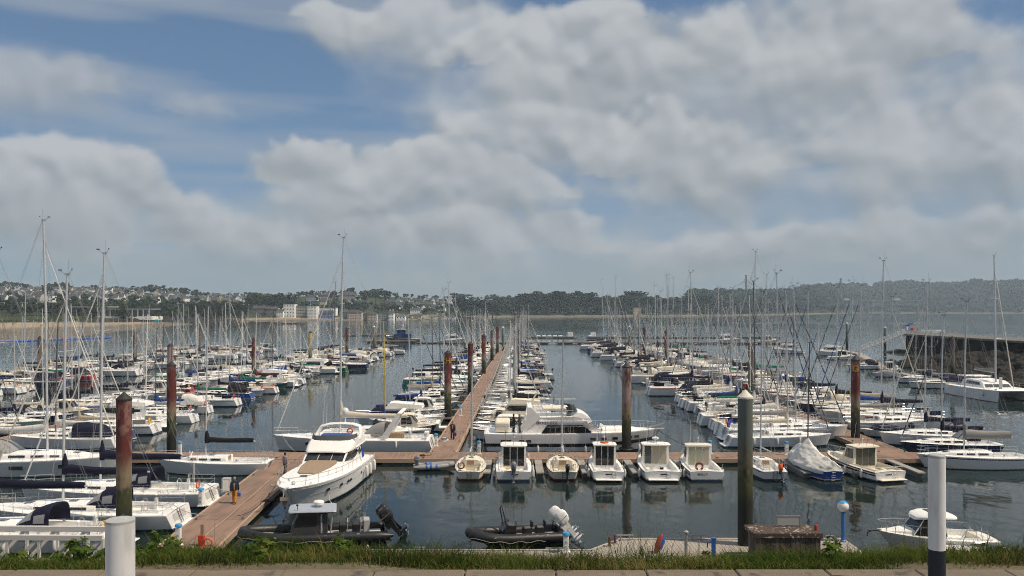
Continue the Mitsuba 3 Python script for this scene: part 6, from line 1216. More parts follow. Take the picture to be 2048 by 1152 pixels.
m = MB(); m.box((0.5, 0, 21.45), (0.4, 0.1, 0.06)); m.tube([[0.6, 0, 21.4], [1.0, 0, 21.9]], 0.02, 4); m.tube([[0.3, 0, 21.4], [0.0, 0, 21.8]], 0.02, 4); P.add('mast__wind_vane', m, 'alu_dark', False)
m = MB(); m.tube([[0.75, 0, 3.9], [-4.8, 0, 4.0]], 0.09, 8); P.add('boom', m, 'alu', 40); P.add('sail_cover', cover_mesh(0.7, -4.6, 4.0, 0.7, 0.35, 0.22, 0.12, 0.5), 'canvas_grey', 50)
m = MB()
for sd in (1, -1): m.tube([[-0.6, sd * 3.5, 1.7], [0.5, sd * 1.1, 9.05], [0.55, 0, 19]], 0.014, 3, False)
m.tube([[5.4, 0, 1.8], [0.6, 0, 19]], 0.014, 3, False); P.add('rigging', m, 'wire', False)
m = MB(); m.tube([[5.4, 0, 2.0], [4.9, 0, 3.8], [1.2, 0, 17.4], [0.65, 0, 19]], [0.05, 0.08, 0.06, 0.03], 7); P.add('furled_sail', m, 'sail_ecru', 50)
m = MB()
for sd in (1, -1):
    for dz in (0.6, 0.3): m.tube([[x, sd * 3.7, 1.7 + dz] for x in np.linspace(-6, 5.8, 8)], 0.012, 4)
    for x in np.linspace(-6, 5.8, 8): m.tube([[x, sd * 3.7, 1.6], [x, sd * 3.7, 2.3]], 0.014, 4)
P.add('guard_rail', m, 'steel', 40)
P.add('name_board', cbox((3.2, -0.6, 2.5), (0.08, 0.5, 1.7), 0.03), 'plastic_white', False)
m = MB(); m.torus((4.6, -3.9, 0.98), 0.22, 0.035, 14, 5, 'y', 200, 340); m.tube([[4.6, -3.9, 0.76], [4.6, -3.9, 1.3]], 0.035, 5); m.tube([[4.45, -3.9, 1.2], [4.75, -3.9, 1.2]], 0.03, 5); P.add('hull__emblem', m, 'navy_paint', 40)
P.place(thing('catamaran', 'white catamaran with grey sail cover and a dark tunnel between its hulls', 'catamaran'), rotm(-math.pi / 2, (72.6, 126.3, 0)))

# boats by the rocks and out at the breakwater
S1, S2 = sail_proto(1, 2), sail_proto(2, 2)
for P, x, y, rz, lab in ((S1, 75.3, 152.5, math.pi, 'small white sailing boat by the pontoon under the rocks'), (S2, 73.0, 142.0, math.pi, 'white sailing boat just behind the catamaran'), (sail_proto(0, 2), 79.8, 188, math.pi, 'tiny white sailing boat tucked against the rocks'), (sail_proto(3, 2), 64, 150, math.pi, 'white sailing boat left of the catamaran in open water')):
    if x == 64: continue
    P.place(thing('sailing_boat', lab, 'sailboat'), rotm(rz, (x - 1.0, y, 0)), sw(cover='canvas_grey', furl='sail_ecru'), ('spray_hood',))
for i, (pi, x, y, rz, lab) in enumerate(((4, 92.5, 243, math.pi, 'white flybridge motor boat at the pontoon left of the pier stairs'), (4, 84.0, 256, math.pi, 'white flybridge motor boat, further left of the pier stairs'), (1, 88.5, 224, 0.1, 'white cabin cruiser off the rocks below the pier'), (5, 80.5, 178, math.pi / 2, 'small fishing cruiser beside the rocks'), (3, 74.2, 166, math.pi, 'low covered speedboat beside the rock pontoon'), (2, 83.5, 198, 2.0, 'open speedboat moored at the foot of the rocks'),
                                         (4, 88.0, 340, 0.0, 'white motor boat lying at the outer breakwater on the right'), (4, -23.5, 338, 0.0, 'white motor boat at the dark float right of the patrol boat'), (1, 104.0, 338, 0.0, 'white cruiser at the right end of the outer breakwater'))):
    motor_proto(pi).place(thing('motor_boat', lab, 'motorboat'), rotm(rz, (x, y, 0), s=1.15 if y > 300 else 1.0), {'@hull': 'hull_white', '@deck': 'deck_white', '@cover': 'canvas_grey'})
P = Proto(); h = Hull(17, 4.8, 1.6, 2.6, dr=0.8, ts=0.92, tm=0.4, so=0, bo=1.5, wr=0.86); P.add('hull', h.mesh(12), 'hull_grey', 35); P.add('deck', h.deck([], 10), 'deck_grey', 30)
P.add('cabin', MB().prism([(-4, 1.6), (4.6, 1.8), (3.9, 4.1), (-4, 4.1)], -1.9, 1.9), 'patrol_blue', 25); P.add('wheelhouse', MB().prism([(-1.2, 4.103), (2.6, 4.103), (3.2, 6.2), (-1.2, 6.2)], -1.6, 1.6), 'patrol_blue', 25); mat('patrol_blue', (0.012, 0.045, 0.16), 0.4)
for sd in (1, -1):
    for x in (-3, -1.4, 0.2, 1.8): P.add('cabin__window', MB().box((x, sd * 1.9, 3.1), (1.1, 0.06, 0.7)), 'glass_dark', False)
    P.add('wheelhouse__window', MB().box((0.9, sd * 1.6, 5.4), (3.2, 0.06, 0.8)), 'glass_dark', False)
P.add('wheelhouse__windscreen', MB().box((2.98, 0, 5.4), (0.06, 2.6, 0.8), ry=0.27), 'glass_dark', False)
m = MB(); m.tube([[0, 0, 6.2], [0, 0, 11.5]], [0.15, 0.06], 6); m.tube([[0, -1.4, 8], [0, 1.4, 8]], 0.06, 5); m.tube([[-0.8, 0, 6.2], [0, 0, 9]], 0.07, 5); m.box((0, 0, 8.7), (0.3, 1.8, 0.25)); P.add('mast', m, 'plastic_white', 40)
P.add('roof', cbox((0.9, 0, 6.28), (4.4, 3.5, 0.14), 0.04), 'plastic_white', 30); P.add('bow_rail', bow_rail(h, 2, 0.9, 6, 0.04), 'steel', 40)
mat('hull_grey', (0.20, 0.215, 0.23), 0.4)
P.place(thing('patrol_boat', 'blue and grey patrol boat out at the floating breakwater', 'boat'), rotm(math.pi, (-45.0, 345, 0), s=0.85))
# ------------------------------------------------------------------ the far shore: trees, houses, bridges
def leaf_fn(a, b, k):
    def fn(p, n, uv): return mix(a, b, smoothstep(0.3, 0.75, fbm(p.x / k, p.y / k, p.z / k, 3)))
    return proc(fn)
mat('leaf_pine', leaf_fn((0.007, 0.014, 0.010), (0.022, 0.034, 0.019), 2.5), 0.9, spec=0.1)
mat('leaf_broad', leaf_fn((0.016, 0.030, 0.011), (0.052, 0.068, 0.024), 3.0), 0.9, spec=0.1)
mat('leaf_dark', leaf_fn((0.010, 0.020, 0.011), (0.032, 0.046, 0.021), 3.0), 0.9, spec=0.1)
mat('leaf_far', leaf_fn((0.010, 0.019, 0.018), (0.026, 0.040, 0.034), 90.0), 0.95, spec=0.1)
mat('bark', (0.075, 0.055, 0.04), 0.9)
ico = trimesh.creation.icosphere(0); icoV, icoF = np.array(ico.vertices), np.array(ico.faces)
def clumps(centres, sizes, r):
    m = MB(); n = len(centres)
    v = icoV[None] * (0.65 + 0.7 * r.random((n, 12, 1))) * np.asarray(sizes)[:, None, :] + np.asarray(centres)[:, None, :]
    m.add(v.reshape(-1, 3), (icoF[None] + 12 * np.arange(n)[:, None, None]).reshape(-1, 3)); return m
def crown_proto(kind, seed):
    """crowns of unit height (ground at 0, top at 1): many leaf clumps with gaps between"""
    r = np.random.default_rng(seed); c, s = [], []
    if kind == 'pine':                                              # flat-topped maritime pine
        tiers = [(r.uniform(-0.30, 0.30), r.uniform(-0.3, 0.3), r.uniform(0.55, 0.95), r.uniform(0.13, 0.24)) for _ in range(9)] + [(0, 0, 0.93, 0.26), (0.2, 0.1, 0.86, 0.22), (-0.2, -0.1, 0.84, 0.22)]
        for x, y, z, w in tiers:
            for _ in range(10):
                a, q = r.uniform(0, 6.28), math.sqrt(r.random()) * w; c.append((x + q * math.cos(a), y + q * math.sin(a), z + r.uniform(-0.03, 0.05) - 0.25 * q * q / w)); s.append((0.055, 0.055, 0.035) * r.uniform(0.7, 1.4, 3))
    else:
        lobes = [(r.normal(0, 0.15), r.normal(0, 0.15), r.uniform(0.4, 0.82), r.uniform(0.14, 0.24)) for _ in range(9)] + [(0, 0, 0.62, 0.3)]
        for x, y, z, w in lobes:
            for _ in range(12):
                d = r.normal(size=3); d /= np.linalg.norm(d); q = w * r.random() ** 0.33; c.append((x + d[0] * q, y + d[1] * q, max(0.15, z + d[2] * q))); s.append(np.array((0.06, 0.06, 0.05)) * r.uniform(0.6, 1.4, 3))
    c, s = np.array(c), np.array(s); c[:, 2] *= 1.0 / (c[:, 2].max() + 0.03)
    t = MB(); t.tube([[0, 0, -0.15], [0.01, 0, 0.3], [0.03, 0.01, 0.75]], [0.035, 0.026, 0.012], 6)
    for k in range(3): a = k * 2.1 + seed; t.tube([[0.015, 0, 0.42 + 0.1 * k], [0.2 * math.cos(a), 0.2 * math.sin(a), 0.7 + 0.05 * k]], [0.016, 0.008], 5)
    return shape(clumps(c, s, r), None, True), shape(t, 'bark', 40)
CR = {k: [crown_proto(k, i + (0 if k == 'pine' else 50)) for i in range(4)] for k in ('pine', 'broad')}
def ground_z(x, y): return float(land(np.array([x]), np.array([y]))[0])
def tree(u, y, h, kind, leaf, label, group, wide=1.0):
    x = pxy(u, y); k = thing('pine_tree' if kind == 'pine' else 'tree', label, 'tree', group); c, t = CR[kind][rng.randrange(4)]
    M = rotm(rng.uniform(0, 6.28), (x, y, ground_z(x, y) - 0.3)); M[:3, :3] = M[:3, :3] @ np.diag([h * wide, h * wide, h])
    put(k, 'trunk', t, M); put(k, 'crown', c, M, leaf)
for u, y, h in [(918, 1330, 24), (925, 1322, 31), (934, 1335, 20), (946, 1330, 27), (958, 1325, 27), (966, 1335, 29), (975, 1330, 26), (985, 1338, 25), (930, 1318, 15), (952, 1316, 16), (972, 1318, 17), (992, 1340, 16), (940, 1345, 24)]:
    tree(u, y, h * 1.12, 'pine', 'leaf_pine', 'dark umbrella pine in the round grove left of the wooded point', 'pines of the round grove', 1.05)
BLq = lambda u: float(np.interp((u - MIDX) / FOC, BR, BL))
for i in range(30):
    u = 1046 + i * 5.4 + rng.uniform(-2, 2); tree(u, BLq(u) + rng.uniform(5, 60), rng.uniform(24, 43) * (0.7 if i % 7 == 4 else 1), 'pine', 'leaf_pine', 'dark pine on the wooded point in the middle of the far shore', 'pines of the wooded point', 0.95)
for i in range(34):
    u = 1205 + i * 8.2 + rng.uniform(-3, 3); tree(u, BLq(u) + rng.uniform(10, 90), BLq(u) / 1600 * (rng.uniform(34, 44) if 1240 < u < 1285 else rng.uniform(30, 38) if 1375 < u < 1420 else rng.uniform(22, 30)), 'pine' if rng.random() < 0.7 else 'broad', 'leaf_pine', 'dark tree in the belt right of the wooded point', 'trees of the belt right of the point', 1.0)
for i in range(26):
    u = 388 + i * 4.0 + rng.uniform(-2, 2); tree(u, rng.uniform(860, 900) + (u - 388) * 0.8, rng.uniform(15, 20), 'broad', 'leaf_dark', 'dark tree in the dense clump beside the beach building', 'trees of the dense clump', 1.1)
for i in range(24):
    u = 502 + i * 3.6 + rng.uniform(-2, 2); tree(u, rng.uniform(1180, 1260), rng.uniform(18, 25), 'broad', 'leaf_broad' if i % 3 else 'leaf_dark', 'leafy green tree on the slope above the waterside houses', 'trees above the waterside houses', 1.1)
for u, y, h, lf, lab in ((733, 1380, 22, 'leaf_broad', 'single round pale green tree above the cream row houses'), (751, 1400, 19, 'leaf_broad', 'low green tree between the round tree and the dark umbrella tree'), (768, 1390, 27, 'leaf_pine', 'single dark umbrella shaped tree standing on the skyline'), (622, 1420, 18, 'leaf_dark', 'dark round tree between the two big hipped roofs, left one'), (665, 1400, 16, 'leaf_dark', 'dark round tree between the two big hipped roofs, right one'),
                         (712, 1180, 13, 'leaf_dark', 'small dark tree behind the cream row houses'), (849, 1250, 15, 'leaf_dark', 'dark bush tree among the white houses left of the grove'), (888, 1280, 13, 'leaf_dark', 'rounded dark tree above the stone slope'), (812, 1300, 16, 'leaf_dark', 'dark tree between white houses left of the stone slope')):
    tree(u, y, h, 'pine' if 'umbrella' in lab else 'broad', lf, lab, None, 1.1)
for i in range(40):
    u = rng.uniform(0, 390); tree(u, rng.uniform(690, 800) + 60 * (u > 250), rng.uniform(7, 12), 'broad', rng.choice(('leaf_broad', 'leaf_dark')), 'green tree along the foot of the hillside behind the beach', 'trees along the foot of the hillside', 1.2)
# woods nobody could count
def wood(name, label, spots, leaf, r, per=9, fat=0.26):
    c, s = [], []
    for x, y, h in spots:
        z = ground_z(x, y)
        for _ in range(per):
            c.append((x + r.normal(0, 0.26 * h), y + r.normal(0, 0.26 * h), z + h * r.uniform(0.35, 0.92))); s.append(np.array((fat, fat, fat * 0.77)) * h * r.uniform(0.5, 1.2))
    solo(name, shape(clumps(np.array(c), np.array(s), r), leaf, True), label, 'woodland', kind='stuff')
r = np.random.default_rng(5); sp = []
for _ in range(860):
    u = r.uniform(-120, 1010); q = (u - MIDX) / FOC; b, d = np.interp(q, BR, BL), np.interp(q, BR, RD); t = r.choice([r.uniform(0.05, 0.35), r.uniform(0.35, 0.9), r.uniform(0.88, 1.06)], p=[0.5, 0.2, 0.3]); y = b + (d - b) * t
    tall = 1.0 + 0.55 * (meshkit.noise(np.array([u / 38.0, 3.0, 0.5])) > 0.52); sp.append((q * y, y, r.uniform(6, 11) * (tall if t > 0.8 else 1)))
wood('woodland', 'mixed trees and hedges between the houses on the left hillside', sp, 'leaf_dark', r, 8)
sp = []
for _ in range(420):
    u = r.uniform(985, 1520); q = (u - MIDX) / FOC; b = np.interp(q, BR, BL); y = b + r.uniform(0, 330); sp.append((q * y, y, r.uniform(12, 20) if y < b + 60 else r.uniform(15, 24)))
wood('woodland', 'scrub and woodland on the low shore right of the middle', sp, 'leaf_dark', r, 8)
sp = []
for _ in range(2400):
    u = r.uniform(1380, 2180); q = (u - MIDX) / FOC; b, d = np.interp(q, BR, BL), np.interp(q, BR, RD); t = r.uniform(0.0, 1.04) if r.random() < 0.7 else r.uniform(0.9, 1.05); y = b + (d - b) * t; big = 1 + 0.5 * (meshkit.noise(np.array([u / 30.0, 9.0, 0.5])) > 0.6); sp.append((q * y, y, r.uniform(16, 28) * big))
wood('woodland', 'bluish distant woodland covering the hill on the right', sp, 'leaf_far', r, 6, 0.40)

mat('wall_white', (0.78, 0.78, 0.77), 0.85); mat('wall_cream', (0.52, 0.46, 0.36), 0.85); mat('wall_grey', (0.30, 0.30, 0.29), 0.85); mat('wall_stone', (0.17, 0.16, 0.145), 0.9); mat('wall_pink', (0.52, 0.40, 0.33), 0.85)
mat('slate', (0.055, 0.06, 0.07), 0.7); mat('roof_pale_grey', (0.30, 0.31, 0.32), 0.7); mat('wall_blue', (0.10, 0.17, 0.34), 0.8)
def gable(w, d, h, rh):
    a = MB(); a.prism([(-w / 2, -3), (w / 2, -3), (w / 2, h), (0, h + rh), (-w / 2, h)], -d / 2, d / 2)
    b = MB(); o = 0.35
    for s in (1, -1):
        p = np.array([[s * (w / 2 + o), h - o * 2 * rh / w], [0, h + rh]]); nn = np.array([s * rh, w / 2]); nn = nn / np.linalg.norm(nn) * 0.25
        b.prism([tuple(p[0] + nn * 0.1), tuple(p[1] + nn * 0.1), tuple(p[1] + nn), tuple(p[0] + nn)], -d / 2 - o, d / 2 + o)
    c = MB(); c.box((0, d / 2 - 0.7, h + rh + 0.2), (1.0, 0.8, 1.8))
    return shape(a, 'wall_white'), shape(b, 'slate'), shape(c, 'wall_white')
HP = [gable(7.5, 10, 5.2, 4.4), gable(8.5, 12, 4.6, 4.6), gable(7, 8, 6, 3.8), gable(9, 16, 5.5, 4.0)]
def hwin(d, n=2):
    return [shape(MB().box((x, -d / 2 - 0.02, z), (1.1, 0.12, 1.4)), 'glass_grey') for x, z in ((-1.7, 3.4), (1.7, 3.4), (-1.7, 1.2))]
HW = [hwin(10), hwin(12), hwin(8), hwin(16)]
def house(u, y, rz, label, group, wall='wall_white'):
    x = pxy(u, y); k = thing('house', label, 'house', group); i = rng.randrange(4); M = rotm(rz, (x, y, ground_z(x, y)), s=rng.uniform(0.85, 1.1))
    put(k, 'wall', HP[i][0], M, wall); put(k, 'roof', HP[i][1], M); put(k, 'roof__chimney', HP[i][2], M)
    for w in HW[i]: put(k, 'window', w, M)
def town(n, u0, u1, t0, t1, label, group, walls=('wall_white',) * 5 + ('wall_cream', 'wall_grey')):
    done = []
    for _ in range(n * 20):
        u = rng.uniform(u0, u1); q = (u - MIDX) / FOC; b, d = np.interp(q, BR, BL), np.interp(q, BR, RD); y = b + (d - b) * rng.uniform(t0, t1)
        if all((pxy(u, y) - a) ** 2 + (y - c) ** 2 > 15 ** 2 for a, c in done):
            done.append((pxy(u, y), y)); house(u, y, rng.choice((0, 1.571)) + rng.uniform(-0.3, 0.3), label, group, rng.choice(walls))
            if len(done) >= n: break
town(74, -10, 250, 0.34, 0.90, 'small pale gabled house scattered on the left hillside above the beach', 'houses on the left hillside')
town(52, 250, 500, 0.36, 0.97, 'small pale gabled house on the hillside above the dense tree clump', 'houses above the dense tree clump')
town(14, 500, 720, 0.30, 0.95, 'small pale gabled house on the slope behind the waterside blocks', 'houses behind the waterside blocks')
town(30, 775, 915, 0.12, 0.75, 'small pale gabled house on the slope left of the pine grove', 'houses left of the pine grove')
town(10, 990, 1045, 0.03, 0.5, 'small pale house between the pine grove and the wooded point', 'houses between grove and point')
for i, u in enumerate((1098, 1106, 1119, 1126, 1140, 1166, 1278, 1243)): house(u, BLq(u) + 75, 0.2, 'white house glimpsed among the dark pines of the point', 'houses among the pines')
for u in (1958, 2022, 2034, 2044, 1983, 1764): house(u, 3420, 0.3, 'tiny white house in the distant woods on the right hill', 'houses in the distant woods')
def block(u0, u1, y, h, d, label, wall, cols, rows, roof='flat', z0=None, roofmat='slate', name='building', group=None, rz=0.0, win='glass_grey', ws=(1.3, 1.7)):
    x0, x1 = pxy(u0, y), pxy(u1, y); w = x1 - x0; z = ground_z((x0 + x1) / 2, y) if z0 is None else z0; k = thing(name, label, 'building', group); M = rotm(rz, ((x0 + x1) / 2, y + d / 2, z))
    m = MB(); m.box((0, 0, h / 2 - 2), (w, d, h + 4)); put(k, 'wall', shape(m, wall), M)
    m = MB()
    if roof == 'flat': m.box((0, 0, h + 0.2), (w + 0.5, d + 0.5, 0.4))
    elif roof == 'hip': 
        o = 0.6; i = min(w, d) / 2; m.add([[-w / 2 - o, -d / 2 - o, h], [w / 2 + o, -d / 2 - o, h], [w / 2 + o, d / 2 + o, h], [-w / 2 - o, d / 2 + o, h], [-w / 2 + i, 0, h + i * 0.75], [w / 2 - i, 0, h + i * 0.75]], [[0, 1, 5], [0, 5, 4], [2, 3, 4], [2, 4, 5], [1, 2, 5], [3, 0, 4], [0, 2, 1], [0, 3, 2]])
    else: m.prism([(-d / 2 - 0.5, h), (d / 2 + 0.5, h), (0, h + d * 0.32)], -w / 2 - 0.4, w / 2 + 0.4); m = MB().put(m.mesh(), rotm(math.pi / 2))
    put(k, 'roof', shape(m, roofmat), M)
    if roof == 'gable':
        [put(k, 'roof__chimney', shape(MB().box((w * f, 0, h + d * 0.32 + 0.3), (1.4, 0.9, 1.9)), wall), M) for f in (-0.3, 0.3)]
    for i in range(cols):
        for j in range(rows):
            x = -w / 2 + (i + 0.5) * w / cols; zz = (j + 0.55) * h / rows; m = MB(); m.box((x, -d / 2 - 0.01, zz), (ws[0], 0.14, ws[1])); put(k, 'window', shape(m, win), M)
    return k
block(567, 589, 1040, 17, 14, 'cream waterside block with three storeys of windows, left of the white block', 'wall_white', 4, 4)
block(589, 616, 1046, 15, 16, 'grey fronted waterside block in the middle of the shore town', 'wall_grey', 8, 4)
block(615, 633, 1040, 15.5, 15, 'plain white waterside block right of the grey one', 'wall_white', 3, 4)
block(505, 530, 1050, 9, 10, 'dark stone row house with slate roof at the left end of the waterfront', 'wall_stone', 6, 2, 'gable'); block(531, 553, 1045, 9, 10, 'dark stone row house with slate roof, second along the waterfront', 'wall_stone', 5, 2, 'gable')
block(553, 566, 1036, 8, 9, 'small white house at the water left of the cream block', 'wall_white', 3, 2, 'gable')
block(640, 664, 1050, 7.5, 10, 'blue house with slate roof on the waterfront', 'wall_blue', 5, 2, 'gable'); block(632, 672, 1090, 9, 12, 'long white hall behind the blue house', 'wall_white', 3, 1, 'flat', roofmat='roof_pale_grey')
block(695, 723, 1060, 9.5, 9, 'pinkish cream row house with two rows of windows', 'wall_pink', 8, 3, 'hip', ws=(1.1, 1.6)); block(686, 695, 1064, 9, 9, 'grey house end joined to the pinkish row house', 'wall_stone', 2, 2, 'gable')
block(735, 754, 1066, 9.5, 9, 'cream row house with three rows of windows right of the pinkish one', 'wall_cream', 6, 3, 'hip', ws=(1.1, 1.6)); block(727, 735, 1070, 9, 9, 'grey house end joined to the cream row house', 'wall_stone', 2, 2, 'gable')
block(755, 776, 1074, 12, 12, 'modern grey apartment house with balcony windows', 'wall_grey', 5, 4, ws=(2.0, 1.5)); block(777, 787, 1072, 12, 12, 'white end house with slate roof right of the apartments', 'wall_white', 2, 3, 'gable')
block(792, 810, 1110, 8, 10, 'flat roofed white house on the slope right of the apartments', 'wall_white', 3, 2); block(828, 843, 1150, 8, 9, 'cream house with slate roof above the stone slope', 'wall_cream', 3, 2, 'gable'); block(893, 910, 1200, 7, 9, 'pale villa with wide roof just left of the pine grove', 'wall_white', 4, 1, 'hip')
block(640, 668, 1430, 9, 16, 'big grey building with hipped slate roof on the skyline, left one', 'wall_grey', 9, 2, 'hip'); block(677, 711, 1430, 9, 17, 'big grey building with hipped slate roof on the skyline, right one', 'wall_grey', 11, 2, 'hip')
block(707, 722, 1290, 8, 10, 'white house with low gable below the big hipped roofs', 'wall_white', 3, 2, 'gable'); block(870, 890, 1225, 7, 9, 'white bungalow with dark roof on the slope near the grove', 'wall_white', 4, 1, 'gable'); block(820, 842, 1270, 8.5, 9, 'long white house with slate roof on the skyline left of the grove', 'wall_white', 5, 2, 'gable')
block(1266, 1283, 1590, 14, 12, 'pale cubic house at the water right of the wooded point', 'wall_cream', 3, 3); block(90, 105, 1000, 8, 10, 'flat roofed white house on the left hillside', 'wall_white', 3, 2); block(40, 80, 900, 6, 12, 'long low white building on the left slope', 'wall_white', 8, 1, roofmat='roof_pale_grey')
# beach pavilion
k = thing('beach_pavilion', 'long low modern building with thin pale roof behind the beach', 'building'); y = 742; x0, x1 = pxy(128, y), pxy(303, y); zb = 7.5
put(k, 'terrace', shape(MB().box(((x0 + x1) / 2 + 16, y + 8, zb - 1.4), (x1 - x0 - 28, 22, 3.2)), 'wall_white'))
put(k, 'wall', shape(MB().box(((x0 + x1) / 2, y + 12, zb + 3), (x1 - x0 - 8, 10, 6)), 'glass_grey'))
put(k, 'roof', shape(MB().box((x0 + 20, y + 9, zb + 8.6), (40, 20, 0.9)), 'roof_pale_grey')); put(k, 'roof', shape(MB().box((x1 - 28, y + 9, zb + 6.6), (56, 20, 0.8)), 'roof_pale_grey'))
put(k, 'side_wall', shape(MB().box((x0 + 24, y + 9, zb + 4), (9, 14, 8.2)), 'wall_cream')); put(k, 'side_wall', shape(MB().box((x0 + 4, y + 9, zb + 4), (6, 14, 8.2)), 'wall_stone'))
for i in range(11): put(k, 'column', shape(MB().box((x1 - 3 - i * 4.9, y + 1.5, zb + 3.2), (0.7, 0.7, 6.4)), 'wall_white'))
k = thing('van', 'turquoise van parked at the right end of the beach building', 'van'); x, y = pxy(311, 745), 745; z = ground_z(x, y)
m = MB(); m.prism([(-3, 0.5), (3, 0.5), (3, 1.6), (2.2, 2.6), (-3, 2.7)], -1.05, 1.05); put(k, 'body', shape(m, 'turquoise'), rotm(0, (x, y, z + 0.1)))
mat('turquoise', (0.02, 0.36, 0.50), 0.4); m = MB(); m.box((2.2, -1.06, 2.05), (1.0, 0.05, 0.6)); put(k, 'window', shape(m, 'glass_dark'), rotm(0, (x, y, z + 0.1)))
for wx in (-1.9, 1.9):
    m = MB(); m.torus((wx, -0.95, 0.45), 0.3, 0.16, 12, 6, 'y'); put(k, 'wheel', shape(m, 'rubber_black'), rotm(0, (x, y, z + 0.1)))
mat('rubble_stone', proc(lambda p, n, uv: mix((0.20, 0.19, 0.17), (0.055, 0.06, 0.035), smoothstep(0.4, 0.6, fbm(p.x / 4, p.y / 4, p.z / 2, 3)))), 0.95)
# reef, stone slope and slipway
def heap(name, label, pts, w, h, seed, b='rock_dark', zf=None):
    m = MB(); P0_, P1_ = np.array(pts[0], float), np.array(pts[1], float); n = 60; d = (P1_ - P0_); nr = np.array([-d[1], d[0]]) / np.linalg.norm(d); secs = []
    for i in range(n):
        t = i / (n - 1); c = P0_ + d * t; s = math.sin(math.pi * min(1, max(0, t))) ** 0.4; row_ = []
        for f in np.linspace(-1, 1, 9):
            p = c + nr * f * w * s; row_.append([p[0], p[1], (ground_z(*p) if zf else 0) - 0.4 + (h * s * (1 - f * f) * (0.4 + 1.1 * meshkit.noise(np.array([p[0] / 5, p[1] / 5, seed]))))])
        secs.append(row_)
    m.loft(np.array(secs), closed=False); solo(name, shape(m, b), label, 'rocks', kind='structure')
heap('shore_rocks', 'dark weedy reef at the edge of the flats', (px(345, 648.5), px(612, 648)), 9, 2.6, 1.0)
heap('shore_rocks', 'dark stony bank below the beach building', ((pxy(175, 690), 690), (pxy(480, 905), 905)), 13, 4.5, 2.0, zf=1)
heap('shore_rocks', 'pale stone slope below the houses left of the grove', ((pxy(742, 1085), 1085), (pxy(905, 1250), 1250)), 22, 9, 3.0, 'rubble_stone', zf=1)
# bridges far right
mat('bridge_concrete', (0.13, 0.14, 0.15), 0.85)
BY = 3000.0; k = thing('cable_stayed_bridge', 'distant cable stayed bridge with two tall slender pylons', 'bridge'); xa, xb = pxy(1380, BY), pxy(1850, BY)
put(k, 'deck', shape(MB().box(((xa + xb) / 2, BY, 46.5), (xb - xa, 22, 3.5)), 'bridge_concrete'))
for i, (u, top) in enumerate(((1492, 139), (1681.5, 127))):
    x = pxy(u, BY); m = MB(); m.box((x, BY, top - 30), (6.5, 7, 60), taper=0.8); m.beam([x, BY - 14, 0], [x, BY - 1.5, top - 55], 6, 7); m.beam([x, BY + 14, 0], [x, BY + 1.5, top - 55], 6, 7); put(k, 'pylon', shape(m, 'bridge_concrete'))
    m = MB()
    for j in range(1, 12):
        for s in (1, -1): m.tube([[x, BY, top - 4 - j * 1.8], [x + s * (14 + j * 14), BY, 48]], 0.16, 3, False)
    put(k, 'stay_cables', shape(m, 'bridge_concrete'))
for u in (1540, 1590, 1735, 1790, 1835): x = pxy(u, BY); put(k, 'pier', shape(MB().box((x, BY, 22), (6, 14, 47)), 'bridge_concrete'))
k = thing('arch_bridge', 'distant concrete bridge of three wide arches below the cable stayed one', 'bridge'); AY = 2880.0; xs_ = [pxy(u, AY) for u in (1508, 1606, 1700, 1800)]
put(k, 'deck', shape(MB().box(((xs_[0] + xs_[3]) / 2, AY, 33.5), (xs_[3] - xs_[0] + 120, 9, 4.5)), 'bridge_concrete'))
for a, b in zip(xs_[:-1], xs_[1:]):
    t = np.linspace(0, 1, 21); m = MB(); top = [(a + (b - a) * s, 4 + 27 * (1 - (2 * s - 1) ** 2)) for s in t]; bot = [(a + (b - a) * s, -1 + 28 * (1 - (2 * s - 1) ** 2)) for s in t]
    m.prism(top[::-1] + bot, AY - 4, AY + 4); put(k, 'arch', shape(m, 'bridge_concrete'))
    for s in (0.0, 0.12, 0.24, 0.76, 0.88): put(k, 'spandrel_pier', shape(MB().box((a + (b - a) * s, AY, 20 + 12 * (1 - abs(2 * s - 1)) * 0.5), (4 if s else 9, 7, 24 if s else 42)), 'bridge_concrete'))
for u, w, lab in ((1585.5, 1, 'white lorry on the bridge left of its right pylon'), (1692, 1, 'white lorry on the bridge just right of the right pylon'), (1792, 1, 'white lorry at the right end of the bridge')):
    x = pxy(u, BY); k = thing('lorry', lab, 'lorry'); put(k, 'trailer', shape(MB().box((x, BY - 6, 51.9), (19, 3, 4.6)), 'plastic_white')); put(k, 'cab', shape(MB().box((x + 11.5, BY - 6, 50.9), (3, 2.6, 3.2), taper=0.9), 'plastic_white'))
    m = MB()
    for dx in (-7, -5, 6, 11.5): m.torus((x + dx, BY - 7.3, 48.9), 0.45, 0.25, 8, 5, 'y')
    put(k, 'wheel', shape(m, 'rubber_black'))
# ------------------------------------------------------------------ foreground: promenade, verge, near pontoon
def kerb_fn(p, n, uv): return mix(mix((0.180, 0.150, 0.115), (0.115, 0.096, 0.075), fbm(p.x * 1.7, p.y * 6.0, 0.3, 4)), (0.065, 0.058, 0.048), smoothstep(0.58, 0.78, fbm(p.x * 5, p.y * 5, 3.3, 3)))
mat('kerb_stone', proc(kerb_fn), 0.9)
mat('paving', proc(lambda p, n, uv: mix((0.20, 0.19, 0.175), (0.14, 0.13, 0.12), fbm(p.x * 3, p.y * 3, 1.0, 4))), 0.9)
mat('soil', proc(lambda p, n, uv: mix((0.070, 0.062, 0.038), (0.135, 0.115, 0.075), fbm(p.x * 4, p.y * 9, 2.0, 4))), 0.95)
mat('bank_stone', proc(lambda p, n, uv: mix((0.16, 0.15, 0.13), (0.09, 0.09, 0.07), fbm(p.x, p.y, p.z, 4))), 0.95)
PZ = 10.45
pk = 'promenade'; tag(pk, 'pale stone promenade edge at the bottom of the view', 'pavement', kind='structure')
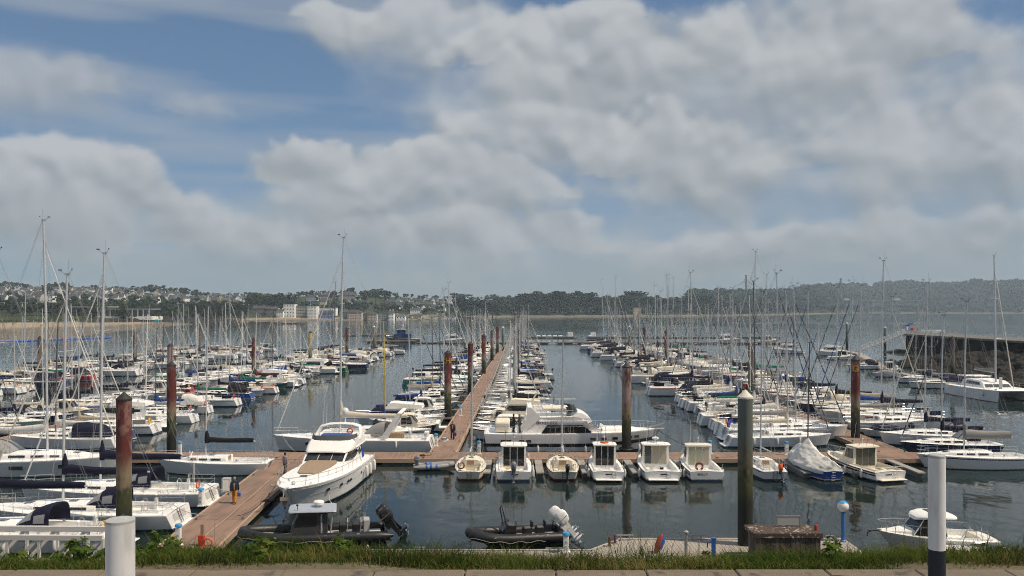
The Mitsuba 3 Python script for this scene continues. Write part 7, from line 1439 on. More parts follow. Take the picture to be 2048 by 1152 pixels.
put(pk, 'surface', shape(MB().box((0, -6.2, PZ - 0.15), (120, 29.9, 0.28)), 'paving'))
x = -7.9
while x < 8.0:
    put(pk, 'kerbstone', shape(MB().put(cbox((0, 0, 0), (0.972, 0.42, 0.3), 0.012), rotm(rng.uniform(-0.004, 0.004), (x, 8.965 + rng.uniform(-0.006, 0.006), PZ - 0.148 + rng.uniform(-0.004, 0.004)))), 'kerb_stone', False)); x += 0.985
for sd in (1, -1): put(pk, 'kerb', shape(MB().box((sd * 34, 8.965, PZ - 0.15), (52, 0.42, 0.3)), 'kerb_stone'))
def verge_z(x, y): return np.interp(y, [9.0, 9.3, 10.9, 11.6, 38, 42], [PZ - 0.06, PZ - 0.05, 10.05, 9.75, -1.2, -2.0]) + np.interp(x, [-6, -5, -4.4, -2, -0.8, 0.5, 1.2, 2.7, 4.1, 4.6, 6], [-0.07, -0.06, 0.04, 0.05, -0.02, -0.05, -0.075, -0.075, -0.03, 0.05, 0.05]) * (np.asarray(y) > 9.4) * (np.asarray(y) < 12) + 0.05 * (meshkit.noise(np.stack([x * 0.9, y * 1.4, y * 0], -1)) - 0.5) * (np.asarray(y) < 12)
ys = np.concatenate([np.linspace(9.05, 11.6, 14), np.linspace(12.5, 42, 12)]); xs = np.concatenate([np.linspace(-60, -9, 8), np.linspace(-8.5, 8.5, 70), np.linspace(9, 60, 8)])
X, Y = np.meshgrid(xs, ys); m = MB(); m.loft(np.stack([X, Y, verge_z(X, Y)], -1)[:, ::-1], closed=False); solo('quay_bank', shape(m, 'soil', True), 'earth verge and bank between the promenade and the water', 'bank', kind='structure')
# grass
for k_, c in dict(grass_green=(0.068, 0.102, 0.020), grass_dark=(0.034, 0.058, 0.015), grass_dry=(0.20, 0.155, 0.07), grass_light=(0.125, 0.150, 0.034)).items(): scene[k_] = {'type': 'principledthin', 'base_color': {'type': 'rgb', 'value': list(c)}, 'roughness': 0.6, 'diff_trans': 0.7, 'spec_trans': 0.0, 'eta': 1.4}
tag('grass', 'rough green grass along the quay verge', 'grass', kind='stuff')
def blades(n, seed, hlo, hhi, b, dens=None, ylo=9.32, yhi=11.4):
    r = np.random.default_rng(seed); x = r.uniform(-7.6, 7.6, n * 2); y = ylo + (yhi - ylo) * r.random(n * 2) ** 0.85
    keep = r.random(n * 2) < (dens(x, y) if dens else 1.0); x, y = x[keep][:n], y[keep][:n]; n = len(x)
    cl = meshkit.fbm(np.stack([x * 1.3, y * 1.6, x * 0 + seed], -1), 3); h = (hlo + (hhi - hlo) * r.random(n) ** 1.6) * (0.25 + 1.6 * np.clip(cl * 1.7 - 0.35, 0, 1.2)) * np.interp(y, [9.3, 9.6, 10.6], [0.5, 0.9, 1.1])
    a = r.uniform(0, 6.28, n); w = r.uniform(0.003, 0.006, n); le = r.uniform(0.35, 1.5, n) * h; z = verge_z(x, y)
    d = np.stack([np.cos(a), np.sin(a), a * 0], -1); s = np.stack([-np.sin(a), np.cos(a), a * 0], -1); p = np.stack([x, y, z - 0.01], -1); up = np.array([0, 0, 1.0])
    mid = p + d * (le * 0.3)[:, None] + up * (h * 0.62)[:, None]; tip = p + d * le[:, None] + up * h[:, None]
    v = np.stack([p - s * w[:, None], p + s * w[:, None], mid + s * w[:, None] * 0.7, mid - s * w[:, None] * 0.7, tip], 1); f = np.array([[0, 1, 2], [0, 2, 3], [3, 2, 4]])[None] + 5 * np.arange(n)[:, None, None]
    m = MB(); m.add(v.reshape(-1, 3), f.reshape(-1, 3)); return m
patch = lambda x, y: np.clip((meshkit.fbm(np.stack([x * 0.8, y * 1.5, x * 0 + 4], -1), 3) - 0.35) * 4, 0.05, 1)
drier = lambda x, y: np.clip(0.25 + 0.9 * np.exp(-((x - 1.4) / 1.8) ** 2) + (meshkit.noise(np.stack([x, y * 2, x * 0], -1)) > 0.7), 0, 1)
for i, a in enumerate(((34000, 1, 0.03, 0.13, 'grass_green', None), (22000, 2, 0.04, 0.19, 'grass_dark', patch), (16000, 3, 0.03, 0.12, 'grass_light', patch), (13000, 4, 0.03, 0.13, 'grass_dry', drier))):
    put('grass', f'{i + 1:03d}', shape(blades(*a), a[4]))
m = blades(1500, 8, 0.16, 0.34, 'grass_dark', lambda x, y: np.exp(-((x - 1.75) / 0.35) ** 2) + 0.7 * np.exp(-((x - 5.3) / 0.5) ** 2) + 0.5 * np.exp(-((x + 3.2) / 0.4) ** 2) + 0.01, 10.4, 11.3); put('grass', '005', shape(m, 'grass_green'))
put('grass', '006', shape(blades(420, 12, 0.18, 0.36, None, lambda x, y: 0.06 + 0.5 * np.clip((meshkit.noise(np.stack([x * 1.1, y * 2, x * 0 + 6], -1)) - 0.55) * 4, 0, 1), 9.9, 11.2), 'grass_dry'))
r = np.random.default_rng(3); c, s = [], []
for _ in range(230):
    x = r.normal(*((1.45, 0.40), (0.9, 0.25), (0.45, 0.3), (5.0, 0.9))[r.choice(4, p=[0.5, 0.2, 0.2, 0.1])]); y = r.uniform(10.5, 11.3); c.append((x, y, float(verge_z(np.array([x]), np.array([y]))[0]) + r.uniform(0.05, 0.17))); s.append((0.008, 0.008, 0.006))
mat('petal', (0.58, 0.44, 0.44), 0.7); solo('wild_flowers', shape(clumps(np.array(c), np.array(s), r), 'petal'), 'tiny pinkish white wild flowers in the verge grass', 'flowers', kind='stuff')
# mallow plants with lobed leaves
def mallow_leaf(seed):
    r = np.random.default_rng(seed); n = 20; a = np.linspace(-2.75, 2.75, n); rad = (0.74 + 0.26 * np.cos(5 * a)) * (1 + 0.06 * r.normal(size=n)); z = 0.12 * np.cos(5 * a) - 0.28 * rad ** 2
    v = np.vstack([[[0, 0, 0]], np.stack([rad * np.cos(a), rad * np.sin(a), z], -1)]); return shape((v, np.array([[0, i, i + 1] for i in range(1, n)])), None, True)
for k_, c in dict(mallow_green=(0.075, 0.125, 0.022), mallow_dark=(0.045, 0.085, 0.02), mallow_pale=(0.12, 0.165, 0.035)).items(): scene[k_] = {'type': 'principledthin', 'base_color': {'type': 'rgb', 'value': list(c)}, 'roughness': 0.5, 'diff_trans': 0.6, 'spec_trans': 0.0, 'eta': 1.4}
LEAF = [mallow_leaf(i) for i in range(4)]; mat('stem_green', (0.07, 0.10, 0.03), 0.7)
def mallow(u0, u1, vtop, n, label, y=10.6, seed=0):
    r = random.Random(seed + 100); k = thing('mallow_plant', label, 'plant', None); x0, x1 = pxy(u0, y), pxy(u1, y); zt = pz(vtop, y); cx, w = (x0 + x1) / 2, (x1 - x0) / 2; zb = float(verge_z(np.array([cx]), np.array([y]))[0]); stems = MB(); tall = zt - zb
    ns = max(3, n // 14); tips = []
    for i in range(ns):
        f = (i + 0.5) / ns * 2 - 1; hx = cx + f * w * 0.85; hh = tall * (1 - 0.55 * f * f) * r.uniform(0.75, 1.0); yy = y + r.uniform(-0.28, 0.28); tips.append((hx, yy, zb + hh)); stems.tube([(cx + f * w * 0.4, y, zb - 0.03), (cx + f * w * 0.7, (y + yy) / 2, zb + hh * 0.5), (hx, yy, zb + hh)], [0.009, 0.007, 0.003], 5)
    put(k, 'stem', shape(stems, 'stem_green', 40))
    for i in range(n):
        t = tips[i % ns]; g = r.random() ** 0.7; sz = r.uniform(0.06, 0.095) * (1.1 - 0.5 * g); an = r.uniform(0, 6.28); rad = r.uniform(0.02, 0.13) * (1.2 - 0.6 * g)
        x, yy, z = cx + (t[0] - cx) * (0.5 + 0.5 * g) + rad * math.cos(an), t[1] + rad * math.sin(an), zb + 0.03 + (t[2] - zb) * g + r.uniform(-0.02, 0.02)
        put(k, 'leaf', r.choice(LEAF), rotm(an, (x, yy, z), rx=r.uniform(-0.5, 0.5), ry=r.uniform(0.1, 0.9), s=sz), r.choice(('mallow_green', 'mallow_green', 'mallow_dark', 'mallow_pale')))
for i, a in enumerate(((95, 215, 1078, 95, 'broad leafy mallow plant in front of the white gangway rail', 10.35), (272, 358, 1066, 85, 'leafy mallow bush just right of the left white post', 10.5), (482, 556, 1070, 60, 'mallow plant below the bow of the dark inflatable', 10.5), (668, 700, 1064, 26, 'single tall mallow stem in front of the dark inflatable', 10.8),
                       (1404, 1492, 1110, 60, 'low mallow plant at the foot of the big grey pile', 10.3), (1652, 1708, 1086, 60, 'bright mallow plant below the blue lamp post', 10.4), (1884, 1936, 1118, 34, 'small mallow plant right of the right white post', 10.1), (0, 60, 1110, 30, 'mallow plant in the lower left corner', 10.5), (490, 540, 1098, 30, 'small mallow plant in the grass right of the walkway end', 10.0), (1970, 2048, 1112, 22, 'sparse mallow plant in the lower right corner', 10.5))):
    mallow(*a[:5], y=a[5], seed=i)
# white posts on the promenade
def post_fn(p, n, uv): return mix((0.60, 0.61, 0.63), (0.46, 0.47, 0.48), smoothstep(0.5, 0.8, fbm(p.x * 9, p.y * 9, p.z * 2.0, 4)))
mat('post_paint', proc(post_fn), 0.45)
def post(u0, u1, vtop, y, label, blue=None):
    x = pxy((u0 + u1) / 2, y); r = (u1 - u0) / 2 * y / FOC; zt = pz(vtop, y); k = thing('white_post', label, 'post'); zb = PZ if blue is None else pz(blue, y)
    m = MB(); m.lathe([(r, zb), (r, zt - 0.015), (r * 0.97, zt)], (x, y, 0), 36); put(k, 'shaft', shape(m, 'post_paint', 50))
    if blue: m = MB(); m.lathe([(r, PZ), (r, zb - 0.002)], (x, y, 0), 36); put(k, 'base', shape(m, 'navy_paint', 50))
    m = MB(); m.lathe([(r * 1.015, zt - 0.022), (r * 1.015, zt + 0.004), (r * 0.9, zt + 0.012), (0.01, zt + 0.016)], (x, y, 0), 36); put(k, 'lid', shape(m, 'plastic_grey', 30))
    if not blue:
        m = MB()
        for dx in (-0.05, 0.055): m.box((x + dx, y - 0.02, zt + 0.018), (0.035, 0.018, 0.012))
        put(k, 'lid__bolt', shape(m, 'post_paint'))
post(213, 268, 1040, 8.58, 'thick white post with grey lid at the lower left'); post(1857.5, 1890, 911, 8.6, 'slim white post with navy blue base at the lower right', 1098)
# near grey pontoon of cross planks
key = thing('pontoon', 'weathered grey plank pontoon below the grass in front', 'pontoon')
def edge_y(x): return 44.5 if x < 4.2 else min(46.7, 44.5 + (x - 4.2) * 2.2 / 1.9)
x = -9.0
while x < 18.6:
    x1 = x + 0.195; ya, yb = 42.2, min(edge_y(x), edge_y(x1)) - 0.12
    m = MB(); z = 0.5 + rng.uniform(-0.006, 0.006); m.box((x + 0.0975, (ya + yb) / 2, z - 0.02), (0.183, yb - ya, 0.04)); put(key, 'plank', shape(m, 'plank_grey')); x = x1 + 0.005
m = MB(); e = [(-9, 44.5), (4.2, 44.5), (6.1, 46.7), (18.6, 46.7)]
for a, b in zip(e[:-1], e[1:]): m.beam([*a, 0.36], [*b, 0.36], 0.16, 0.36)
put(key, 'edge_beam', shape(m, 'plank_pale')); mat('plank_pale', (0.38, 0.35, 0.31), 0.85); m = MB(); m.box((4.8, 43.2, 0.1), (27.4, 1.8, 0.6)); m.box((12.3, 45.2, 0.1), (12.0, 2.4, 0.6)); put(key, 'float', shape(m, 'float_grey'))
m = MB(); m.box((12.4, 44.0, 0.515), (12.2, 0.05, 0.02)); put(key, 'cover_strip', shape(m, 'plank_pale'))
def staple(u, y, w=0.95, h=0.36, label=''):
    x = pxy(u, y); m = MB()
    for dx in (-w * 0.26, w * 0.26): m.tube([[x + dx, y, 0.48], [x + dx, y, 0.5 + h]], 0.045, 8)
    m.tube([[x - w / 2, y, 0.5 + h * 0.8], [x + w / 2, y, 0.5 + h * 0.8]], 0.045, 8); solo('mooring_bollard', shape(m, 'galv', 40), label, 'bollard')
mat('galv', (0.36, 0.37, 0.37), 0.5, metallic=0.6)
staple(1250, 46.4, label='metal mooring cross at the corner of the plank pontoon'); staple(1393, 46.4, label='metal mooring cross in the middle of the plank pontoon'); staple(1664, 46.3, 0.8, label='metal mooring cross near the blue lamp post'); staple(838, 44.3, 0.7, 0.25, 'small metal mooring cross left of the open black inflatable'); staple(1108, 44.3, 0.9, 0.2, 'low mooring cross under the white outboards')
def stick(u, vtop, y, r, b, label, name='post', cat='post', cap=None):
    x = pxy(u, y); zt = pz(vtop, y); k = thing(name, label, cat); m = MB(); m.lathe([(r, 0.4), (r, zt - 0.03), (r * 0.6, zt)], (x, y, 0), 12); put(k, 'shaft', shape(m, b, 40)); m = MB(); m.box((x, y, 0.52), (r * 4, r * 4, 0.04)); put(k, 'foot', shape(m, 'galv'))
    if cap: m = MB(); m.lathe([(r * 1.5, zt - 0.1), (r * 1.6, zt), (r * 0.6, zt + 0.06)], (x, y, 0), 12); put(k, 'cap', shape(m, cap, 40))
stick(1219, 1073, 45.2, 0.07, 'rust', 'short rusty stake at the pontoon corner, left of the pair'); stick(1230, 1069, 45.8, 0.07, 'rust', 'short rusty stake at the pontoon corner, right of the pair'); mat('rust', (0.13, 0.045, 0.03), 0.8)
stick(1372, 1063, 43.2, 0.09, 'galv', 'grey metal pole on the plank pontoon', cap='galv'); stick(1398, 1080, 43.0, 0.03, 'galv', 'thin metal rod on the plank pontoon'); stick(735, 1090, 44.2, 0.07, 'plastic_white', 'stubby pale post at the left end of the plank pontoon')
k = thing('water_post', 'blue water post with a bent tap on the plank pontoon', 'post'); x, y = pxy(1427, 42.9), 42.9; m = MB(); m.box((x, y, 1.0), (0.2, 0.16, 1.1)); put(k, 'shaft', shape(m, 'blue_paint')); m = MB(); m.tube([[x - 0.1, y, 1.4], [x - 0.3, y, 1.38], [x - 0.32, y, 1.1]], 0.035, 6); put(k, 'tap', shape(m, 'blue_paint', 40)); m = MB(); m.box((x, y, 1.58), (0.26, 0.2, 0.06)); put(k, 'cap', shape(m, 'blue_paint'))
pedestal(pxy(1132, 44.0), 44.0, 'white pedestal with bright blue cap beside the white outboards', h=0.95)
k = thing('paddle_bag', 'leaning red and blue bundle on the plank pontoon', 'bundle'); x, y = pxy(1320, 44.2), 44.0; m = MB(); m.tube([[x - 0.25, y, 0.55], [x - 0.12, y, 0.9], [x + 0.05, y + 0.05, 1.3], [x + 0.1, y + 0.05, 1.45]], [0.12, 0.2, 0.19, 0.08], 10); put(k, 'bag', shape(m, 'rust_red', 50)); m = MB(); m.tube([[x - 0.02, y - 0.16, 0.75], [x + 0.12, y - 0.1, 1.15], [x + 0.16, y, 1.42]], [0.06, 0.1, 0.06], 8); put(k, 'strap', shape(m, 'blue_paint', 50)); mat('rust_red', (0.32, 0.05, 0.04), 0.7)
# timber dolphin with a sign
k = thing('timber_dolphin', 'dark timber mooring block with lichen stained capping', 'mooring block'); x0, x1, y0, y1, zt = pxy(1511, 42.1), pxy(1640, 42.1), 42.1, 43.75, 1.95
put(k, 'core', shape(MB().box(((x0 + x1) / 2, (y0 + y1) / 2, 0.2), (x1 - x0 - 0.16, y1 - y0 - 0.16, 3.3)), 'wood_dark')); n = 13
for i in range(n): w = (x1 - x0) / n; m = MB(); m.box((x0 + (i + 0.5) * w, y0 + 0.0 + rng.uniform(-0.012, 0.012), 0.2), (w - 0.02, 0.12, 3.2 + rng.uniform(-0.06, 0.02))); put(k, 'plank', shape(m, 'wood_dark'))
for i in range(6): w = (y1 - y0) / 6; m = MB(); m.box((x1 + 0.0, y0 + 0.08 + (i + 0.5) * w, 0.2), (0.12, w - 0.02, 3.2)); put(k, 'side_plank', shape(m, 'wood_dark'))
def cap_fn(p, n, uv): return mix(mix((0.085, 0.055, 0.042), (0.045, 0.036, 0.03), fbm(p.x * 3, p.y * 3, p.z * 3, 3)), (0.42, 0.40, 0.36), smoothstep(0.60, 0.72, fbm(p.x * 8, p.y * 8, p.z * 8, 3)))
mat('capping', proc(cap_fn), 0.85)
put(k, 'capping', shape(MB().put(cbox(((x0 + x1) / 2, y0 + 0.1, zt), (x1 - x0 + 0.25, 0.45, 0.28), 0.03)), 'capping', False)); put(k, 'capping', shape(MB().put(cbox(((x0 + x1) / 2, (y0 + y1) / 2 + 0.24, zt - 0.02), (x1 - x0 + 0.2, y1 - y0 - 0.2, 0.2), 0.03)), 'capping', False))
k2 = thing('frame_sign', 'empty grey framed board standing on the timber block', 'sign'); xa, xb = pxy(1554, 43.5), pxy(1600, 43.5); put(k2, 'board', shape(MB().box(((xa + xb) / 2, 43.5, 2.32), (xb - xa - 0.06, 0.03, 0.42)), 'plastic_grey')); m = MB()
for p, q in (((xa, 2.05), (xa, 2.58)), ((xb, 2.05), (xb, 2.58)), ((xa - 0.03, 2.56), (xb + 0.03, 2.56))): m.beam([p[0], 43.5, p[1]], [q[0], 43.5, q[1]], 0.06, 0.06)
put(k2, 'frame', shape(m, 'galv'))
m = MB(); m.lathe([(0.09, 0), (0.09, 0.2), (0.05, 0.27)], (pxy(1632, 42.6), 42.6, 2.08), 10); solo('signal_lamp', shape(m, 'red', 40), 'small red marker on the right corner of the timber block', 'marker')
k = thing('globe_lamp', 'globe lamp with blue cap on a blue post', 'lamp'); x, y = pxy(1686, 46.2), 46.2; m = MB(); m.lathe([(0.16, 0.4), (0.16, 0.55), (0.1, 0.6), (0.1, 2.12), (0.14, 2.16)], (x, y, 0), 16); put(k, 'post', shape(m, 'sky_post', 40)); mat('sky_post', (0.04, 0.14, 0.42), 0.4)
m = MB(); m.ell((x, y, 2.44), (0.31, 0.31, 0.31), 22, 14, -90, 40); put(k, 'globe', shape(m, 'plastic_white', 60)); m = MB(); m.ell((x, y, 2.44), (0.318, 0.318, 0.318), 22, 8, 38, 90); put(k, 'globe__cap', shape(m, 'sky_paint', 60))
# lifebuoy station at the end of the slanting walkway
k = thing('lifebuoy_station', 'red lifebuoy box and orange ring on a wooden post', 'lifebuoy'); x, y = pxy(403, 45.3), 45.3; put(k, 'post', shape(MB().box((x, y + 0.12, 1.05), (0.16, 0.12, 1.2)), 'wood_tan')); mat('wood_tan', (0.24, 0.19, 0.14), 0.8); put(k, 'box', shape(cbox((x, y, 0.72), (0.36, 0.18, 0.75), 0.04), 'red', 30)); m = MB(); m.torus((x + 0.33, y - 0.02, 0.66), 0.27, 0.065, 18, 7, 'y'); put(k, 'ring', shape(m, 'orange_pale', 50)); mat('orange_pale', (0.60, 0.17, 0.10), 0.5)
m = MB(); m.tube([[x + 0.75, y, 0.45], [x + 0.7, y, 1.2], [x + 0.73, y, 1.75]], 0.015, 5); solo('thin_rod', shape(m, 'galv', 40), 'thin rod standing at the end of the slanting walkway', 'rod')
# white latticed gangway at the lower left
k = thing('gangway', 'white latticed gangway leading to the slanting walkway at the lower left', 'gangway'); mat('white_steel', (0.55, 0.55, 0.55), 0.45); gx0, gx1 = -30.0, -19.3
for yy in (39.4, 41.0):
    put(k, 'top_rail', shape(MB().beam([gx0, yy, 2.62], [gx1, yy, 2.55], 0.16, 0.24), 'white_steel')); put(k, 'bottom_rail', shape(MB().beam([gx0, yy, 1.0], [gx1, yy, 0.95], 0.16, 0.24), 'white_steel'))
    for i in range(8):
        xx = gx0 + 0.2 + i * 1.5; put(k, 'upright', shape(MB().beam([xx, yy, 1.1], [xx, yy, 2.52], 0.12, 0.12), 'white_steel'))
        if i < 7: put(k, 'brace', shape(MB().beam([xx + 0.08, yy, 1.1], [xx + 1.42, yy, 2.5], 0.09, 0.16), 'white_steel'))
put(k, 'tread_deck', shape(MB().box(((gx0 + gx1) / 2, 40.2, 1.02), (gx1 - gx0, 1.5, 0.08)), 'plank_grey'))
m = MB(); m.box((-18.2, 41.6, 0.4), (3.6, 5.6, 0.24)); solo('landing_stage', shape(m, 'pontoon_brown'), 'brown landing stage where the gangway meets the slanting walkway', 'pontoon')
# mooring lines near the front
def line_(p, q, sag, label, b='rope'):
    t = np.linspace(0, 1, 10)[:, None]; c = np.array(p) * (1 - t) + np.array(q) * t; c[:, 2] -= (sag * 4 * t * (1 - t))[:, 0]; m = MB(); m.tube(c, 0.022, 5); solo('mooring_line', shape(m, b, 40), label, 'rope')
line_((-20.9, 57.0, 1.5), (-19.2, 58.8, 0.62), 0.25, 'pale rope from the orange lifebuoy boat to the slanting walkway'); line_((-20.8, 51.2, 1.4), (-18.9, 52.0, 0.62), 0.25, 'pale rope from the open sterned boat to the slanting walkway'); line_((-14.6, 53.4, 1.9), (-16.6, 57.0, 0.62), 0.5, 'dark rope from the motor yacht bow to the slanting walkway', 'rope_dark'); line_((-15.3, 54.0, 1.9), (-16.9, 51.5, 0.62), 0.4, 'dark rope from the yacht bow forward along the walkway', 'rope_dark')
line_((13.9, 79.8, 1.9), (18.2, 75.0, 0.62), 0.5, 'dark rope from the trawler bow to the cross pontoon', 'rope_dark'); line_((-21.8, 79.0, 1.6), (-19.5, 75.1, 0.6), 0.2, 'pale rope from the large yacht bow to the cross pontoon'); line_((-2.0, 46.9, 0.5), (-3.5, 44.4, 0.6), 0.1, 'dark rope from the open inflatable to the plank pontoon', 'rope_dark'); line_((4.8, 70.5, 0.9), (3.0, 71.9, 0.6), 0.05, 'pale rope from the bare masted boat to its finger')
# gull
k = thing('seagull', 'gull flying low over the water on the right', 'bird'); M = rotm(0.4, (pxy(2001, 75), 75, pz(829, 75)), s=1.0); m = MB(); m.ell((0, 0, 0), (0.24, 0.085, 0.08), 10, 7); m.ell((0.24, 0, 0.05), (0.075, 0.055, 0.055), 8, 6); m.tube([[0.3, 0, 0.045], [0.37, 0, 0.03]], [0.02, 0.005], 5); m.loft([[[-0.2, -0.03, 0], [-0.2, 0.03, 0], [-0.2, 0, 0.02]], [[-0.4, -0.08, 0.0], [-0.4, 0.08, 0.0], [-0.4, 0, 0.012]]], True, True); put(k, 'body', shape(m, 'plastic_white', 60), M)
for sd in (1, -1):
    m = MB(); m.loft([[[0.1, sd * 0.05, 0.03], [-0.1, sd * 0.05, 0.03], [0, sd * 0.05, 0.05]], [[0.14, sd * 0.32, 0.20], [-0.06, sd * 0.32, 0.19], [0.05, sd * 0.32, 0.215]], [[-0.06, sd * 0.68, 0.16], [-0.12, sd * 0.68, 0.155], [-0.09, sd * 0.68, 0.165]]], True, True); put(k, 'wing', shape(m, 'plastic_grey', 60), M)
# ------------------------------------------------------------------ people
def ball(p, r): return m3.Manifold.sphere(r, 14).translate([float(a) for a in p])
def bone(p, rp, q, rq): return m3.Manifold.batch_hull([ball(p, rp), ball(q, rq)])
def blend(bones, fine, it=8):
    u = m3.Manifold.batch_boolean(bones, m3.OpType.Add).refine_to_length(fine); me = u.to_mesh(); t = trimesh.Trimesh(me.vert_properties[:, :3], me.tri_verts, process=True); trimesh.smoothing.filter_taubin(t, 0.5, 0.53, it); return (np.array(t.vertices), np.array(t.faces))
mat('skin', (0.36, 0.21, 0.15), 0.55); mat('hair_dark', (0.03, 0.022, 0.018), 0.7); mat('hair_grey', (0.22, 0.215, 0.21), 0.7); mat('shoe', (0.03, 0.03, 0.03), 0.6)
for k_, c in dict(cloth_navy=(0.012, 0.016, 0.045), cloth_mustard=(0.42, 0.19, 0.02), cloth_mauve=(0.30, 0.23, 0.30), cloth_black=(0.016, 0.016, 0.018), cloth_olive=(0.09, 0.085, 0.07), cloth_blue=(0.02, 0.05, 0.36), cloth_jeans=(0.05, 0.07, 0.12)).items(): mat(k_, c, 0.85)
def person(label, x, y, z, face, top, legs, hair, stride=0.0, arms=((0.06, 0.0), (0.06, 0.0)), bend=0.0, hgt=1.74, cap=None, sleeves=True, hold=None, group=None):
    """x forward, y left; arms: (swing, bend) of the left and right arm in radians"""
    s = hgt / 1.74; k = thing('person', label, 'person', group); V = lambda *a: np.array(a, float)
    hip = V(0, 0, 0.93); cb, sb = math.cos(bend), math.sin(bend)
    def up(p): return hip + V(p[0] * cb + (p[2] - 0.93) * sb, p[1], -p[0] * sb + (p[2] - 0.93) * cb)
    leg = {}
    for sd in (1, -1):
        a = stride * sd; kn = V(0.46 * math.sin(a) + 0.03, sd * 0.10, 0.93 - 0.44 * math.cos(a)); b = a - 0.12 - (0.35 * stride if sd < 0 else 0); an = kn + V(0.42 * math.sin(b), 0, -0.42 * math.cos(b)); leg[sd] = (V(0, sd * 0.09, 0.92), kn, an)
    low = min(l[2][2] for l in leg.values()); off = V(0, 0, 0.075 - low)
    neck, chest, waist = up((0.0, 0, 1.49)), up((0.0, 0, 1.30)), up((0, 0, 1.05)); head = up((0.035 + bend * 0.03, 0, 1.635))
    body = [bone(up((0, 0.07, 1.0)), 0.115, up((0, 0.10, 1.28)), 0.105), bone(up((0, -0.07, 1.0)), 0.115, up((0, -0.10, 1.28)), 0.105), bone(up((0, 0.11, 1.38)), 0.085, up((0, -0.11, 1.38)), 0.085), bone(chest, 0.12, waist, 0.12), bone(neck - V(0, 0, 0.06), 0.058, head - V(0, 0, 0.04), 0.055), bone(head + V(0, 0, 0.03), 0.086, head + V(0.012, 0, -0.045), 0.068), ball(head + V(0.092, 0, -0.012), 0.016), bone(head + V(0.07, 0.018, -0.055), 0.014, head + V(0.07, -0.018, -0.055), 0.014), ball(head + V(0.055, 0, -0.095), 0.03)]
    for sd in (1, -1): body += [ball(head + V(0, sd * 0.083, -0.005), 0.02), ball(head + V(0.078, sd * 0.033, 0.012), 0.013)]
    jacket = [bone(up((0, 0.075, 0.96)), 0.135, up((0, 0.105, 1.28)), 0.122), bone(up((0, -0.075, 0.96)), 0.135, up((0, -0.105, 1.28)), 0.122), bone(up((0, 0.12, 1.385)), 0.095, up((0, -0.12, 1.385)), 0.095), bone(up((-0.01, 0, 1.40)), 0.1, neck - V(0, 0, 0.02), 0.072)]
    trousers = [bone(V(0, 0.06, 0.97), 0.125, V(0, -0.06, 0.97), 0.125)]; shoes = []; hands = {}
    for sd in (1, -1):
        h, kn, an = leg[sd]; body += [bone(h, 0.088, kn, 0.056), bone(kn, 0.056, an, 0.042), bone(an - V(0.03, 0, 0.03), 0.035, an + V(0.14, 0, -0.045), 0.026)]
        trousers += [bone(h, 0.108, kn, 0.077), bone(kn, 0.077, an + V(0, 0, 0.03), 0.066)]; shoes.append(bone(an + V(-0.04, 0, -0.03), 0.047, an + V(0.15, sd * 0.015, -0.042), 0.036))
        sw, eb = arms[0 if sd > 0 else 1]; sh = up((0, sd * 0.185, 1.39)); el = sh + V(0.29 * math.sin(sw), sd * 0.055, -0.29 * math.cos(sw)); f = sw + eb; wr = el + V(0.25 * math.sin(f), -sd * 0.01, -0.25 * math.cos(f)); d = (wr - el) / np.linalg.norm(wr - el); hands[sd] = wr + d * 0.1
        body += [bone(sh, 0.055, el, 0.042), bone(el, 0.042, wr, 0.03), bone(wr, 0.028, wr + d * 0.075, 0.033)]
        for j, l in enumerate((0.066, 0.076, 0.072, 0.056)):
            b0 = wr + d * 0.085 + V((j - 1.5) * 0.019, 0, 0); b1 = b0 + d * l * 0.55; body += [bone(b0, 0.010, b1, 0.009), bone(b1, 0.009, b1 + d * l * 0.4 + V(0, -sd * 0.018, 0), 0.008)]
        body.append(bone(wr + d * 0.03 + V(0.022, 0, 0), 0.011, wr + d * 0.075 + V(0.052, -sd * 0.012, 0), 0.009))
        jacket += [bone(sh, 0.072, el, 0.06), bone(el, 0.06, wr - d * 0.02, 0.047)] if sleeves else [bone(sh, 0.072, sh + (el - sh) * 0.75, 0.064)]
    M = rotm(face, (x, y, z), s=s) @ rotm(0, off); put(k, 'body', shape(blend(body, 0.022, 4), 'skin', True), M); put(k, 'jacket' if sleeves else 'shirt', shape(blend(jacket, 0.035), top, True), M); put(k, 'trousers', shape(blend(trousers, 0.035), legs, True), M)
    put(k, 'shoe', shape(blend(shoes[:1], 0.03, 3), 'shoe', True), M); put(k, 'shoe', shape(blend(shoes[1:], 0.03, 3), 'shoe', True), M)
    hr = m3.Manifold.batch_boolean([ball(head + V(-0.012, 0, 0.035), 0.098), bone(head + V(-0.03, 0, 0.02), 0.09, head + V(-0.05, 0, -0.05), 0.06)], m3.OpType.Add) - m3.Manifold.cube([0.2, 0.4, 0.16], True).translate([float(a) for a in head + V(0.15, 0, -0.055)])
    put(k, 'cap' if cap else 'hair', shape(blend([hr], 0.03, 3), cap or hair, True), M)
    return k, M, hands
x, y = px(469, 1007, 0.5)
kp, M, hd = person('man in navy jacket, mustard trousers and grey cap walking away on the walkway', x, y, 0.5, math.radians(100), 'cloth_navy', 'cloth_mustard', 'hair_grey', 0.30, ((-0.25, 0.3), (0.2, 0.2)), cap='hair_grey', hgt=1.76)
p = (M @ np.append(hd[-1], 1))[:3]; k = thing('carrier_bag', 'small blue bag in the hand of the man in mustard trousers', 'bag'); put(k, 'bag', shape(cbox((p[0] + 0.02, p[1], p[2] - 0.22), (0.24, 0.14, 0.26), 0.03), 'blue_paint', 30)); m = MB(); m.tube([[p[0] - 0.06, p[1], p[2] - 0.1], [p[0] + 0.01, p[1], p[2] + 0.02], [p[0] + 0.08, p[1], p[2] - 0.1]], 0.01, 5); put(k, 'handle', shape(m, 'blue_paint', 40))
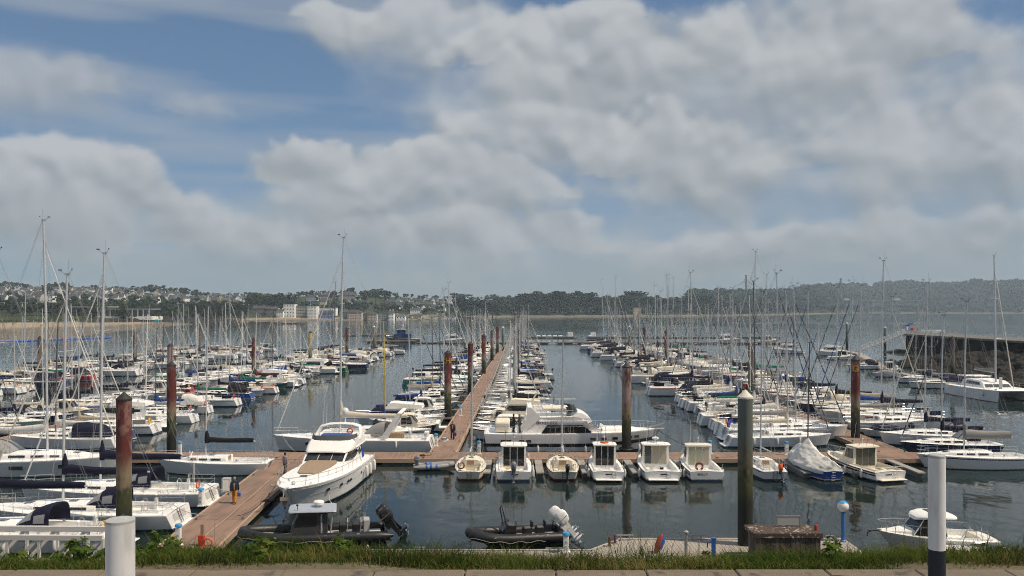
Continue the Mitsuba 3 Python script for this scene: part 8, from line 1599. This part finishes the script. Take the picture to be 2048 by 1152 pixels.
x, y = px(570, 950, 0.5); person('man in a mauve shirt and dark trousers beside the motor yacht bow', x, y, 0.5, math.radians(60), 'cloth_mauve', 'cloth_black', 'hair_dark', 0.22, ((0.2, 0.35), (-0.15, 0.25)), sleeves=False, hgt=1.74)
x, y = px(905, 879, 0.5); kp, M, hd = person('person in dark clothes carrying a bag on the middle pontoon', x, y, 0.5, math.radians(-80), 'cloth_black', 'cloth_navy', 'hair_dark', 0.15, ((0.15, 0.2), (0.5, 1.2)), hgt=1.78)
p = (M @ np.append(hd[1], 1))[:3]; k = thing('carrier_bag', 'purple bag in the hand of the person on the middle pontoon', 'bag'); put(k, 'bag', shape(cbox((p[0], p[1], p[2] - 0.26), (0.3, 0.16, 0.36), 0.03), 'cloth_purple', 30)); mat('cloth_purple', (0.06, 0.03, 0.16), 0.8); m = MB(); m.tube([[p[0] - 0.08, p[1], p[2] - 0.1], [p[0], p[1], p[2] + 0.02], [p[0] + 0.08, p[1], p[2] - 0.1]], 0.012, 5); put(k, 'handle', shape(m, 'cloth_purple', 40))
person('person in black standing on the trawler aft deck', 0.14, 78.3, 1.84, math.radians(20), 'cloth_black', 'cloth_black', 'hair_dark', 0.0, ((0.3, 0.9), (0.2, 0.6)), hgt=1.72)
person('person in olive coat standing on the trawler aft deck', 0.72, 78.1, 1.84, math.radians(200), 'cloth_olive', 'cloth_olive', 'hair_grey', 0.0, ((0.2, 0.4), (0.15, 0.5)), hgt=1.76)
person('man in a blue jacket bending over in the racing boat cockpit', pxy(1456, 85.8), 85.6, 0.62, math.radians(30), 'cloth_blue', 'cloth_jeans', 'hair_dark', 0.1, ((0.9, 0.5), (0.7, 0.6)), bend=0.6, hgt=1.78)

# things that look alike are told apart by their place in the line, counted from the left
for grp, base in (('pines of the round grove', 'dark umbrella pine of the round grove'), ('pines of the wooded point', 'dark pine on the wooded point'), ('trees of the belt right of the point', 'dark tree in the belt right of the wooded point'), ('trees of the dense clump', 'dark tree of the dense clump beside the beach building'),
                  ('trees above the waterside houses', 'green tree on the slope above the waterside houses'), ('trees along the foot of the hillside', 'green tree along the foot of the left hillside'), ('houses on the left hillside', 'pale gabled house on the hillside above the beach'), ('houses above the dense tree clump', 'pale gabled house above the dense tree clump'),
                  ('houses behind the waterside blocks', 'pale gabled house behind the waterside blocks'), ('houses left of the pine grove', 'pale gabled house left of the pine grove'), ('houses between grove and point', 'pale house between pine grove and wooded point'), ('houses among the pines', 'white house among the pines of the point'), ('houses in the distant woods', 'tiny white house in the distant woods')):
    ks = [k for k, d in labels.items() if d.get('group') == grp]
    def where(k):
        m = np.array(scene[k + ('__wall' if k + '__wall' in scene else '__trunk')]['to_world'].matrix); return m[0, 3] / m[1, 3]
    for i, k in enumerate(sorted(ks, key=where)): labels[k]['label'] = f'{base}, {ordinal(i + 1)} from the left'
